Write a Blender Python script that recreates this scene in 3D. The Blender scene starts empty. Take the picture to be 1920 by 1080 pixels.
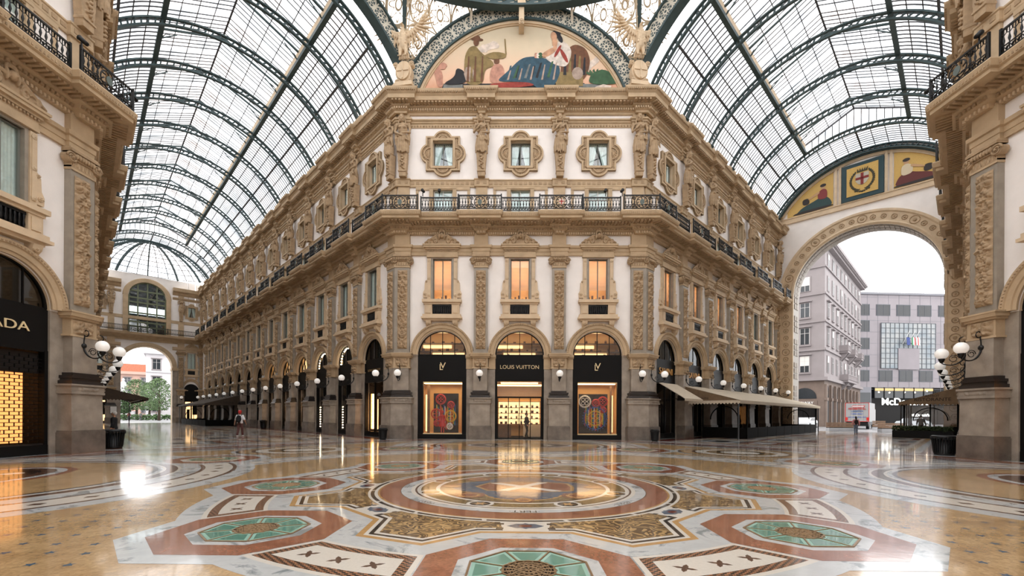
import bpy, bmesh, math, random
import numpy as np
from mathutils import Vector, Matrix
R=math.radians; PI=math.pi; S2=math.sqrt(.5)
rnd=random.Random(7)
sc=bpy.context.scene; COL=sc.collection

# ------------------------------------------------------------------ materials
def nt(name):
    m=bpy.data.materials.new(name); m.use_nodes=True
    n=m.node_tree.nodes; l=m.node_tree.links
    return m,n,l,n['Principled BSDF']
def tex_noise(n,l,scale,detail=4,rough=.55,dist=0,coord='Object'):
    tc=n.new('ShaderNodeTexCoord'); t=n.new('ShaderNodeTexNoise')
    t.inputs['Scale'].default_value=scale; t.inputs['Detail'].default_value=detail
    t.inputs['Roughness'].default_value=rough; t.inputs['Distortion'].default_value=dist
    l.new(tc.outputs[coord],t.inputs['Vector']); return t
def ramp(n,l,src,stops,interp='LINEAR'):
    r=n.new('ShaderNodeValToRGB'); e=r.color_ramp.elements; r.color_ramp.interpolation=interp
    while len(e)<len(stops): e.new(.5)
    for i,(p,c) in enumerate(stops): e[i].position=p; e[i].color=(*c,1)
    l.new(src,r.inputs['Fac']); return r
def mix(n,l,a,b,fac,mode='MIX'):
    x=n.new('ShaderNodeMix'); x.data_type='RGBA'; x.blend_type=mode
    for s,v in ((0,fac),(6,a),(7,b)):
        if isinstance(v,(int,float)): x.inputs[s].default_value=v
        elif isinstance(v,tuple): x.inputs[s].default_value=(*v,1)
        else: l.new(v,x.inputs[s])
    return x.outputs[2]
def M(name,c,rough=.6,var=.12,scale=3,bump=0,bscale=20,metal=0,spec=.5,coat=0,c2=None,emis=0,ecol=None):
    m,n,l,p=nt(name)
    if var or c2:
        t=tex_noise(n,l,scale,5)
        d=c2 or tuple(x*(1-var) for x in c); b=tuple(min(1,x*(1+var*.6)) for x in c) if not c2 else c
        r=ramp(n,l,t.outputs['Fac'],[(.3,d),(.7,b)]); l.new(r.outputs[0],p.inputs['Base Color'])
    else: p.inputs['Base Color'].default_value=(*c,1)
    p.inputs['Roughness'].default_value=rough; p.inputs['Metallic'].default_value=metal
    p.inputs['Specular IOR Level'].default_value=spec; p.inputs['Coat Weight'].default_value=coat
    if bump:
        t2=tex_noise(n,l,bscale,4); b=n.new('ShaderNodeBump'); b.inputs['Strength'].default_value=bump; b.inputs['Distance'].default_value=.03
        l.new(t2.outputs['Fac'],b.inputs['Height']); l.new(b.outputs[0],p.inputs['Normal'])
    if emis:
        p.inputs['Emission Color'].default_value=(*(ecol or c),1); p.inputs['Emission Strength'].default_value=emis
    return m
def rgb(r,g,b):
    f=lambda v:((v/255+.055)/1.055)**2.4 if v>10 else v/255/12.92
    return (f(r),f(g),f(b))
plaster=M('plaster',rgb(246,241,237),.8,.05,1.2,.1,30)
tan=M('tan_stone',rgb(192,168,136),.75,.16,1.5,.25,25)
tanl=M('pale_tan_stone',rgb(212,189,158),.7,.12,2,.2,25)
tand=M('carved_tan_stone',rgb(176,151,120),.8,.22,4,.3,30)
greyst=M('grey_brown_stone',rgb(158,147,134),.55,.3,1.7,.25,22)
greyd=M('weathered_plinth_stone',rgb(116,106,96),.5,.4,2.2,.25,22)
marbg=M('grey_marble',rgb(156,147,134),.45,.15,3)
darkb=M('dark_bronze_marble',rgb(44,38,36),.3,.2,5)
black=M('black_lacquer',rgb(12,11,11),.5,.0,spec=.2)
blackm=M('black_metal',rgb(20,21,22),.4,.0,metal=.3)
iron=M('green_iron',rgb(62,80,82),.5,.15,3,metal=.2)
ironl=M('thin_glazing_bar',rgb(70,70,74),.6,0)
cream=M('cream_ironwork',rgb(214,204,186),.6,.08,6)
gold=M('gold_letter',rgb(238,216,170),.4,.0,metal=.15)
goldf=M('gold_mosaic',rgb(206,168,92),.45,.25,30,metal=.1)
wood=M('oiled_wood',rgb(118,88,60),.5,.3,4)
curtain=M('white_curtain',rgb(236,242,240),.9,.1,8)
winframe=M('grey_window_frame',rgb(120,122,116),.5,.0)
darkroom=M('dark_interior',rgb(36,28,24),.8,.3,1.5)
warmwall=M('warm_interior_wall',rgb(216,178,120),.7,.1,2)
canvas=M('brown_awning_canvas',rgb(112,90,66),.85,.15,5)
canvasl=M('beige_awning_canvas',rgb(196,182,160),.8,.1,6)
canvasd=M('dark_awning_canvas',rgb(66,54,42),.85,.15,5)
red=M('red_lacquer',rgb(196,36,30),.4,0); whitep=M('white_paint',rgb(235,235,232),.5,0)
skin=M('skin',rgb(190,140,110),.6,.05); 
def simple(name,c,rough=.6,**k): return M(name,c,rough,0,**k)
def emit(name,c,s):
    m,n,l,p=nt(name); p.inputs['Base Color'].default_value=(*c,1); p.inputs['Emission Color'].default_value=(*c,1)
    p.inputs['Emission Strength'].default_value=s; return m
lampE=emit('warm_light_panel',(1,.7,.36),5); lampE2=emit('backlit_shelf_panel',(1,.7,.34),1.7); bulbE=emit('small_bulb',(1,.8,.55),25)
lampO=emit('orange_light_panel',(1,.42,.1),4.5)
fanE=emit('warm_window_light',(1,.6,.26),2.6)
blindM,_n,_l,_p=nt('sheer_warm_blind'); _t=_n.new('ShaderNodeBsdfTranslucent'); _t.inputs[0].default_value=(*rgb(250,226,196),1); _p.inputs['Base Color'].default_value=(*rgb(240,216,186),1)
_x=_n.new('ShaderNodeMixShader'); _x.inputs[0].default_value=.65; _l.new(_p.outputs[0],_x.inputs[1]); _l.new(_t.outputs[0],_x.inputs[2]); _l.new(_x.outputs[0],_n['Material Output'].inputs[0])
globeM,_n,_l,_p=nt('opal_globe_glass'); _p.inputs['Base Color'].default_value=(.92,.91,.88,1); _p.inputs['Roughness'].default_value=.15
_p.inputs['Emission Color'].default_value=(1,.95,.88,1); _p.inputs['Emission Strength'].default_value=.25
def glassmat(name,tint,refl=.08,rough=.02):
    m,n,l,p=nt(name); n.remove(p); out=n['Material Output']
    t=n.new('ShaderNodeBsdfTransparent'); t.inputs[0].default_value=(*tint,1)
    g=n.new('ShaderNodeBsdfGlossy'); g.inputs['Roughness'].default_value=rough
    f=n.new('ShaderNodeLayerWeight'); f.inputs[0].default_value=.5
    pw=n.new('ShaderNodeMath'); pw.operation='POWER'; pw.inputs[1].default_value=5; l.new(f.outputs['Facing'],pw.inputs[0])
    mth=n.new('ShaderNodeMapRange'); mth.inputs[3].default_value=refl*.5+.02; mth.inputs[4].default_value=.6; l.new(pw.outputs[0],mth.inputs[0])
    x=n.new('ShaderNodeMixShader'); l.new(mth.outputs[0],x.inputs[0]); l.new(t.outputs[0],x.inputs[1]); l.new(g.outputs[0],x.inputs[2])
    l.new(x.outputs[0],out.inputs[0]); return m
shopglass=glassmat('shop_glass',(.93,.93,.93),.05)
winglass=glassmat('window_glass',(.94,.99,.985),.2)
darkglass=glassmat('dark_glass',(.35,.36,.36),.12)
# roof glass: clear to milky, with dirt and tint that belongs to the panes
def roofglass():
    m,n,l,p=nt('roof_glass'); n.remove(p); out=n['Material Output']
    t=tex_noise(n,l,.3,3,.6,.4); r=ramp(n,l,t.outputs['Fac'],[(.3,(.24,.27,.29)),(.4,(.55,.58,.60)),(.5,(.88,.87,.87)),(.6,(.86,.82,.80)),(.72,(.42,.33,.29))])
    tr=n.new('ShaderNodeBsdfTransparent'); l.new(r.outputs[0],tr.inputs[0])
    tl=n.new('ShaderNodeBsdfTranslucent'); tl.inputs[0].default_value=(.9,.9,.92,1)
    x=n.new('ShaderNodeMixShader'); x.inputs[0].default_value=.14; l.new(tr.outputs[0],x.inputs[1]); l.new(tl.outputs[0],x.inputs[2])
    l.new(x.outputs[0],out.inputs[0]); return m
roofg=roofglass()
def lattice(name,line,scale,w,gl=True):
    m,n,l,p=nt(name); out=n['Material Output']
    tc=n.new('ShaderNodeTexCoord'); mp=n.new('ShaderNodeMapping'); l.new(tc.outputs['UV'],mp.inputs[0])
    mp.inputs['Scale'].default_value=(scale,scale,scale)
    fr=n.new('ShaderNodeVectorMath'); fr.operation='FRACTION'; l.new(mp.outputs[0],fr.inputs[0])
    sub=n.new('ShaderNodeVectorMath'); sub.operation='SUBTRACT'; sub.inputs[1].default_value=(.5,.5,0); l.new(fr.outputs[0],sub.inputs[0])
    sep=n.new('ShaderNodeSeparateXYZ'); l.new(sub.outputs[0],sep.inputs[0])
    def mt(op,a,b=None,c=None):
        k=n.new('ShaderNodeMath'); k.operation=op
        for i,v in enumerate((a,b,c)):
            if v is None: continue
            if isinstance(v,(int,float)): k.inputs[i].default_value=v
            else: l.new(v,k.inputs[i])
        return k.outputs[0]
    x,y=sep.outputs[0],sep.outputs[1]
    r=mt('SQRT',mt('ADD',mt('MULTIPLY',x,x),mt('MULTIPLY',y,y))); a=mt('ARCTAN2',y,x)
    pet=mt('ADD',.3,mt('MULTIPLY',.1,mt('COSINE',mt('MULTIPLY',a,8))))
    l1=mt('LESS_THAN',mt('ABSOLUTE',mt('SUBTRACT',r,pet)),w); l2=mt('LESS_THAN',mt('ABSOLUTE',mt('SUBTRACT',r,.47)),w)
    l3=mt('LESS_THAN',mt('ABSOLUTE',mt('SUBTRACT',r,.13)),w); l4=mt('GREATER_THAN',mt('MAXIMUM',mt('ABSOLUTE',x),mt('ABSOLUTE',y)),.5-w*.7)
    k=mt('MAXIMUM',mt('MAXIMUM',l1,l2),mt('MAXIMUM',l3,l4))
    p.inputs['Base Color'].default_value=(*line,1); p.inputs['Roughness'].default_value=.6
    tr=n.new('ShaderNodeBsdfTransparent'); tr.inputs[0].default_value=(.9,.88,.86,1) if gl else (1,1,1,1)
    if gl:
        mx=n.new('ShaderNodeMixShader'); l.new(k,mx.inputs[0]); l.new(tr.outputs[0],mx.inputs[1]); l.new(p.outputs[0],mx.inputs[2]); l.new(mx.outputs[0],out.inputs[0])
    else:
        o=mix(n,l,rgb(58,74,76),line,k); l.new(o,p.inputs['Base Color'])
    return m
latG=lattice('star_tracery_glass',rgb(196,178,150),1,.028)
latI=lattice('rosette_ironwork',rgb(206,200,184),1,.05,False)

# ------------------------------------------------------------------ mesh builder
class MB:
    def __init__(s,*mats): s.v=[];s.f=[];s.mi=[];s.sm=[];s.mats=list(mats) or [tan]; s.uv=None
    def add(s,v,f,mi=0,smooth=False):
        o=len(s.v); s.v+= [tuple(p) for p in v]
        for q in f: s.f.append(tuple(i+o for i in q)); s.mi.append(mi); s.sm.append(smooth)
        return s
    def box(s,x0,x1,y0,y1,z0,z1,mi=0):
        v=[(x0,y0,z0),(x1,y0,z0),(x1,y1,z0),(x0,y1,z0),(x0,y0,z1),(x1,y0,z1),(x1,y1,z1),(x0,y1,z1)]
        return s.add(v,[(0,3,2,1),(4,5,6,7),(0,1,5,4),(1,2,6,5),(2,3,7,6),(3,0,4,7)],mi)
    def prism(s,poly,a,b,axis='z',mi=0,smooth=False):
        n=len(poly)
        def P(p,t): return (p[0],p[1],t) if axis=='z' else ((p[0],t,p[1]) if axis=='y' else (t,p[0],p[1]))
        v=[P(p,a) for p in poly]+[P(p,b) for p in poly]
        s.add(v,[tuple(range(n))[::-1],tuple(range(n,2*n))],mi,False)
        return s.add(v,[(i,(i+1)%n,n+(i+1)%n,n+i) for i in range(n)],mi,smooth)
    def lathe(s,prof,cx=0,cy=0,n=16,mi=0,smooth=True,z0=0):
        v=[];f=[]
        for r,z in prof:
            for k in range(n):
                a=2*PI*k/n; v.append((cx+r*math.cos(a),cy+r*math.sin(a),z+z0))
        for j in range(len(prof)-1):
            for k in range(n):
                f.append((j*n+k,j*n+(k+1)%n,(j+1)*n+(k+1)%n,(j+1)*n+k))
        f.append(tuple(range(n))[::-1]); f.append(tuple(range((len(prof)-1)*n,len(prof)*n)))
        return s.add(v,f,mi,smooth)
    def ell(s,c,r,n=12,m=8,mi=0):
        v=[];f=[]
        for j in range(m+1):
            t=PI*j/m
            for k in range(n):
                a=2*PI*k/n; v.append((c[0]+r[0]*math.sin(t)*math.cos(a),c[1]+r[1]*math.sin(t)*math.sin(a),c[2]-r[2]*math.cos(t)))
        for j in range(m):
            for k in range(n): f.append((j*n+k,j*n+(k+1)%n,(j+1)*n+(k+1)%n,(j+1)*n+k))
        return s.add(v,f,mi,True)
    def tube(s,pts,r,n=6,mi=0,caps=True,smooth=True):
        pts=[Vector(p) for p in pts]; rr=r if isinstance(r,(list,tuple)) else [r]*len(pts)
        v=[];f=[]; up=Vector((0,0,1))
        for i,p in enumerate(pts):
            d=(pts[min(i+1,len(pts)-1)]-pts[max(i-1,0)])
            if d.length<1e-9: d=Vector((0,0,1))
            d.normalize(); a=d.cross(up)
            if a.length<.05: a=d.cross(Vector((0,1,0)))
            a.normalize(); b=d.cross(a)
            for k in range(n):
                t=2*PI*k/n; v.append(p+(a*math.cos(t)+b*math.sin(t))*rr[i])
        for i in range(len(pts)-1):
            for k in range(n): f.append((i*n+k,i*n+(k+1)%n,(i+1)*n+(k+1)%n,(i+1)*n+k))
        if caps: f.append(tuple(range(n))); f.append(tuple(range((len(pts)-1)*n,len(pts)*n))[::-1])
        return s.add(v,f,mi,smooth)
    def bar(s,a,b,w,h=None,mi=0):
        h=h or w; a=Vector(a);b=Vector(b); d=(b-a).normalized(); u=Vector((0,0,1))
        x=d.cross(u)
        if x.length<.05: x=d.cross(Vector((0,1,0)))
        x.normalize(); y=d.cross(x); v=[]
        for p in (a,b):
            for i,j in ((-1,-1),(1,-1),(1,1),(-1,1)): v.append(p+x*w/2*i+y*h/2*j)
        return s.add(v,[(0,1,2,3),(7,6,5,4),(0,4,5,1),(1,5,6,2),(2,6,7,3),(3,7,4,0)],mi)
    def arc(s,prof,cz,a0=0,a1=PI,n=28,cx=0,mi=0,smooth=False,axis='y'):
        # prof: closed list of (radius, y); swept about the y axis in the x-z plane
        m=len(prof); v=[];f=[]
        for i in range(n+1):
            a=a0+(a1-a0)*i/n
            for r,y in prof: v.append((cx+r*math.cos(a),y,cz+r*math.sin(a)))
        for i in range(n):
            for j in range(m): f.append((i*m+j,i*m+(j+1)%m,(i+1)*m+(j+1)%m,(i+1)*m+j))
        f.append(tuple(range(m))[::-1]); f.append(tuple(range(n*m,(n+1)*m)))
        return s.add(v,f,mi,smooth)
    def grid(s,X,Y,Z,mi=0,smooth=True):
        a,b=X.shape; v=[(float(X[i,j]),float(Y[i,j]),float(Z[i,j])) for i in range(a) for j in range(b)]
        return s.add(v,[(i*b+j,i*b+j+1,(i+1)*b+j+1,(i+1)*b+j) for i in range(a-1) for j in range(b-1)],mi,smooth)
    def move(s,dx=0,dy=0,dz=0,i0=0):
        for i in range(i0,len(s.v)): x,y,z=s.v[i]; s.v[i]=(x+dx,y+dy,z+dz)
        return s
    def xf(s,mat,i0=0):
        for i in range(i0,len(s.v)): s.v[i]=tuple(mat@Vector(s.v[i]))
        return s
    def mesh(s,name):
        me=bpy.data.meshes.new(name); me.from_pydata(s.v,[],s.f)
        for m in s.mats: me.materials.append(m)
        me.polygons.foreach_set('material_index',s.mi); me.polygons.foreach_set('use_smooth',s.sm)
        if s.uv:
            u=me.uv_layers.new(name='UVMap'); vi=np.zeros(len(me.loops),dtype=np.int32); me.loops.foreach_get('vertex_index',vi)
            u.data.foreach_set('uv',np.array(s.uv,dtype=np.float32)[vi].ravel())
        me.update(); return me
    def fixn(s,me):
        b=bmesh.new(); b.from_mesh(me); bmesh.ops.recalc_face_normals(b,faces=b.faces); b.to_mesh(me); b.free(); return me
    def build(s,name,parent=None,loc=(0,0,0),rot=0,fix=True):
        me=s.mesh(name)
        if fix: s.fixn(me)
        o=bpy.data.objects.new(name,me); COL.objects.link(o); o.location=loc; o.rotation_euler=(0,0,rot)
        if parent: o.parent=parent
        return o
def tag(o,label=None,cat=None,group=None,kind=None):
    if label: o['label']=label
    if cat: o['category']=cat
    if group: o['group']=group
    if kind: o['kind']=kind
    return o
def thing(name,label,cat,loc=(0,0,0),rot=0,group=None,kind=None):
    o=bpy.data.objects.new(name,None); COL.objects.link(o); o.location=loc; o.rotation_euler=(0,0,rot); o.empty_display_size=.2
    return tag(o,label,cat,group,kind)
def dup(root,loc,rot,label,group=None,name=None):
    r=root.copy(); COL.objects.link(r); r.location=loc; r.rotation_euler=(0,0,rot); r['label']=label
    if name: r.name=name
    if group: r['group']=group
    for ch in list(root.children):
        c=ch.copy(); COL.objects.link(c); c.parent=r
        for g in list(ch.children): d=g.copy(); COL.objects.link(d); d.parent=c
    return r
ORD=['','first','second','third','fourth','fifth','sixth','seventh','eighth','ninth','tenth','eleventh','twelfth','thirteenth','fourteenth','fifteenth','sixteenth']
# sculpted solid: rough parts fused into one continuous surface
def sculpt(name,mb,voxel,smooth=3,mat=None):
    me=mb.mesh(name+'_t'); mb.fixn(me); o=bpy.data.objects.new(name+'_t',me); COL.objects.link(o)
    r=o.modifiers.new('r','REMESH'); r.mode='VOXEL'; r.voxel_size=voxel; r.use_smooth_shade=True
    if smooth: k=o.modifiers.new('s','SMOOTH'); k.iterations=smooth; k.factor=.5
    dg=bpy.context.evaluated_depsgraph_get(); ev=o.evaluated_get(dg); out=bpy.data.meshes.new_from_object(ev); out.name=name
    bpy.data.objects.remove(o); out.materials.clear(); out.materials.append(mat or mb.mats[0])
    for p in out.polygons: p.use_smooth=True
    return out
def link(name,me,parent=None,loc=(0,0,0),rot=0):
    o=bpy.data.objects.new(name,me); COL.objects.link(o); o.location=loc; o.rotation_euler=(0,0,rot)
    if parent: o.parent=parent
    return o
def text(s,size,mat,depth=.02,name='lettering',parent=None,loc=(0,0,0),rot=(PI/2,0,0),align='CENTER',sx=1,bold=0,flat=False):
    cu=bpy.data.curves.new(name,'FONT'); cu.body=s; cu.size=size; cu.extrude=0 if flat else depth/2; cu.align_x=align; cu.align_y='CENTER'; cu.offset=bold
    o=bpy.data.objects.new(name+'_t',cu); COL.objects.link(o)
    dg=bpy.context.evaluated_depsgraph_get(); me=bpy.data.meshes.new_from_object(o.evaluated_get(dg)); bpy.data.objects.remove(o)
    me.materials.clear(); me.materials.append(mat); me.name=name
    for v in me.vertices: v.co.x*=sx
    q=bpy.data.objects.new(name,me); COL.objects.link(q); q.location=loc; q.rotation_euler=rot
    if parent: q.parent=parent
    return q

# ------------------------------------------------------------------ plan of the place
V1=(-7.8,18.5);V4=(7.8,18.5);V2=(-17.4,7.95);V3=(17.5,7.6); CC=.4   # CC: corner pilaster centre from the vertex
def pos(P,th,s,off=0):   # along the wall s, out of the wall off
    c,n=math.cos(th),math.sin(th); return (P[0]+c*s+n*off, P[1]+n*s-c*off, 0)
BF,BA=4.92,4.5
FR=dict(P=V1,th=0,nm='front',pil=[5.34,10.26],bays=[2.88,7.8,12.72],w=BF)
def armk(n,sgn,f=.93): return [sgn*(f+BA*k) for k in range(1,n+1)],[sgn*(f+BA*(k-.5)) for k in range(1,n+1)]
p_,b_=armk(13,-1); LB=dict(P=V1,th=R(-45),pil=p_,bays=b_,w=BA,nm='long arcade inner wall')
p_,b_=armk(6,1);  RB=dict(P=V4,th=R(45),pil=p_,bays=b_,w=BA,nm='street arcade inner wall')
WF=dict(P=V2,th=R(90),pil=[-5.32,-10.24],bays=[-2.86,-7.78],w=BF,nm='near left block')
p_,b_=armk(13,1,1.61); WC=dict(P=V2,th=R(135),pil=p_,bays=b_,w=BA,nm='long arcade outer wall')
EF=dict(P=V3,th=R(-90),pil=[5.32,10.24],bays=[2.86,7.78],w=BF,nm='near right block')
p_,b_=armk(6,-1,1.81); EC=dict(P=V3,th=R(225),pil=p_,bays=b_,w=BA,nm='street arcade outer wall')
LE=63.5; REn=28.4     # arm lengths

# sweeping slabs along a plan polyline; outward is to the right of travel
def offset_path(path,off):
    out=[];n=len(path)
    for i,p in enumerate(path):
        ds=[]
        for a,b in ((i-1,i),(i,i+1)):
            if a>=0 and b<n:
                d=Vector((path[b][0]-path[a][0],path[b][1]-path[a][1])).normalized(); ds.append(Vector((d.y,-d.x)))
        if len(ds)==1: m=ds[0]
        else:
            m=ds[0]+ds[1]; m=m/(max(.2,m.length_squared/2)) if m.length>1e-6 else ds[0]
        out.append((p[0]+m.x*off,p[1]+m.y*off))
    return out
def sweep(mb,path,prof,mi=0):
    # prof: list of (off,z) from bottom to top (open, both ends on/behind the wall)
    L=[offset_path(path,o) for o,z in prof]; n=len(path); m=len(prof); v=[];f=[]
    for i in range(n):
        for j in range(m): v.append((L[j][i][0],L[j][i][1],prof[j][1]))
    for i in range(n-1):
        for j in range(m-1): f.append((i*m+j,i*m+j+1,(i+1)*m+j+1,(i+1)*m+j))
    f.append(tuple(range(m))); f.append(tuple(range((n-1)*m,n*m))[::-1])
    return mb.add(v,f,mi)
def breaks(F,half,step,s0,s1):
    """plan points of one wall between s0 and s1 stepping forward at its pilasters"""
    pts=[]; up=s1>s0
    for s in sorted([s for s in F['pil'] if min(s0,s1)<s<max(s0,s1)],reverse=not up):
        for (ds,o) in ((-half,0),(-half,step),(half,step),(half,0)):
            q=pos(F['P'],F['th'],s+(ds if up else -ds),o); pts.append(q[:2])
    return pts
def full_path(kind,half,step,cl=1.4):
    o2=lambda F,s,o=0: pos(F['P'],F['th'],s,o)[:2]
    def corner(Fa,sa,V,Fb,sb):   # stepped corner from wall a to wall b
        mid=offset_path([o2(Fa,sa),V,o2(Fb,sb)],step)[1]
        return [o2(Fa,sa),o2(Fa,sa,step),mid,o2(Fb,sb,step),o2(Fb,sb)]
    c=CC+half*.9
    if kind=='main':
        a=[o2(LB,-LE)]+breaks(LB,half,step,-LE,-1.5)
        return a+corner(LB,-c,V1,FR,c)+breaks(FR,half,step,1.5,14.1)+corner(FR,15.6-c,V4,RB,c)+breaks(RB,half,step,1.5,REn)+[o2(RB,REn)]
    if kind=='west':
        return [o2(WF,-13)]+breaks(WF,half,step,-13,-1.5)+corner(WF,-c,V2,WC,c)+breaks(WC,half,step,1.5,LE)+[o2(WC,LE)]
    if kind=='east':
        return [o2(EC,-REn)]+breaks(EC,half,step,-REn,-1.5)+corner(EC,-c,V3,EF,c)+breaks(EF,half,step,1.5,13)+[o2(EF,13)]
def along(path,sp,skip=.0):
    """evenly spaced (point, heading) along a path"""
    out=[]
    for a,b in zip(path[:-1],path[1:]):
        d=Vector((b[0]-a[0],b[1]-a[1])); L=d.length
        if L<.5: continue
        th=math.atan2(d.y,d.x); n=max(1,int(L/sp))
        for i in range(n):
            t=(i+.5)/n; out.append((a[0]+d.x*t,a[1]+d.y*t,th))
    return out
def blocks(mb,pts,w,o0,o1,z0,z1,mi=0):
    for x,y,th in pts:
        c,n=math.cos(th),math.sin(th)
        P=lambda s,o:(x+c*s+n*o,y+n*s-c*o)
        mb.prism([P(-w/2,o0),P(-w/2,o1),P(w/2,o1),P(w/2,o0)],z0,z1,'z',mi)

# ------------------------------------------------------------------ walls with openings
def bay_wall(mb,F,s,w,r,holes=True,th=.4):
    i0=len(mb.v); h=w/2
    def rect(x0,x1,z0,z1,mi): mb.add([(x0,0,z0),(x1,0,z0),(x1,0,z1),(x0,0,z1)],[(0,1,2,3)],mi)
    for sg in (-1,1):
        a,b=(-h,-r) if sg<0 else (r,h)
        rect(a,b,0,5.3,1); rect(a,b,5.3,7.6,0); mb.add([(sg*r,0,0),(sg*r,th,0),(sg*r,th,5.3),(sg*r,0,5.3)],[(0,1,2,3)],1)
    n=24
    for i in range(n):
        a0,a1=PI*i/n,PI*(i+1)/n; p,q=(r*math.cos(a0),5.3+r*math.sin(a0)),(r*math.cos(a1),5.3+r*math.sin(a1))
        mb.add([(p[0],0,p[1]),(q[0],0,q[1]),(q[0],0,7.6),(p[0],0,7.6)],[(0,1,2,3)],0)
        mb.add([(p[0],0,p[1]),(q[0],0,q[1]),(q[0],th,q[1]),(p[0],th,p[1])],[(0,1,2,3)],2)
    z=7.6
    for (hw,z0,z1) in ((.66,8.8,11.4),(.62,13.9,15.85),(.62,17.25,18.85)):
        rect(-h,h,z,z0,0); rect(-h,-hw,z0,z1,0); rect(hw,h,z0,z1,0); z=z1
        for sg in (-1,1): mb.add([(sg*hw,0,z0),(sg*hw,.3,z0),(sg*hw,.3,z1),(sg*hw,0,z1)],[(0,1,2,3)],2)
        mb.add([(-hw,0,z0),(hw,0,z0),(hw,.3,z0),(-hw,.3,z0)],[(0,1,2,3)],2); mb.add([(-hw,0,z1),(hw,0,z1),(hw,.3,z1),(-hw,.3,z1)],[(0,1,2,3)],2)
    rect(-h,h,z,22.9,0)
    x,y,_=pos(F['P'],F['th'],s); mb.xf(Matrix.Translation((x,y,0))@Matrix.Rotation(F['th'],4,'Z'),i0)
def solid_wall(mb,F,s0,s1):
    a=pos(F['P'],F['th'],s0);b=pos(F['P'],F['th'],s1)
    mb.add([(a[0],a[1],0),(b[0],b[1],0),(b[0],b[1],5.3),(a[0],a[1],5.3)],[(0,1,2,3)],1)
    mb.add([(a[0],a[1],5.3),(b[0],b[1],5.3),(b[0],b[1],22.9),(a[0],a[1],22.9)],[(0,1,2,3)],0)
def facade_wall(name,F,ends,label):
    mb=MB(plaster,greyst,tanl); r=1.55 if F['w']==BF else 1.42
    for s in F['bays']: bay_wall(mb,F,s,F['w'],r)
    lo=min(F['bays'])-F['w']/2; hi=max(F['bays'])+F['w']/2
    solid_wall(mb,F,ends[0],lo); solid_wall(mb,F,hi,ends[1])
    return tag(mb.build(name),label,'wall',kind='structure')
facade_wall('wall_front',FR,(0,15.6),'cream plaster facade facing the camera between the two glass-roofed arcades')
facade_wall('wall_left_arcade',LB,(-LE,0),'cream plaster wall running back along the inner side of the long arcade')
facade_wall('wall_right_arcade',RB,(0,REn),'cream plaster wall running back along the inner side of the street arcade')
facade_wall('wall_near_left',WF,(-13,0),'cream plaster facade cut by the left edge of the picture')
facade_wall('wall_far_left',WC,(0,LE),'cream plaster wall seen edge-on at the left of the long arcade')
facade_wall('wall_near_right',EF,(0,13),'cream plaster facade cut by the right edge of the picture')
facade_wall('wall_far_right',EC,(-REn,0),'cream plaster wall seen edge-on at the right of the street arcade')

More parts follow.
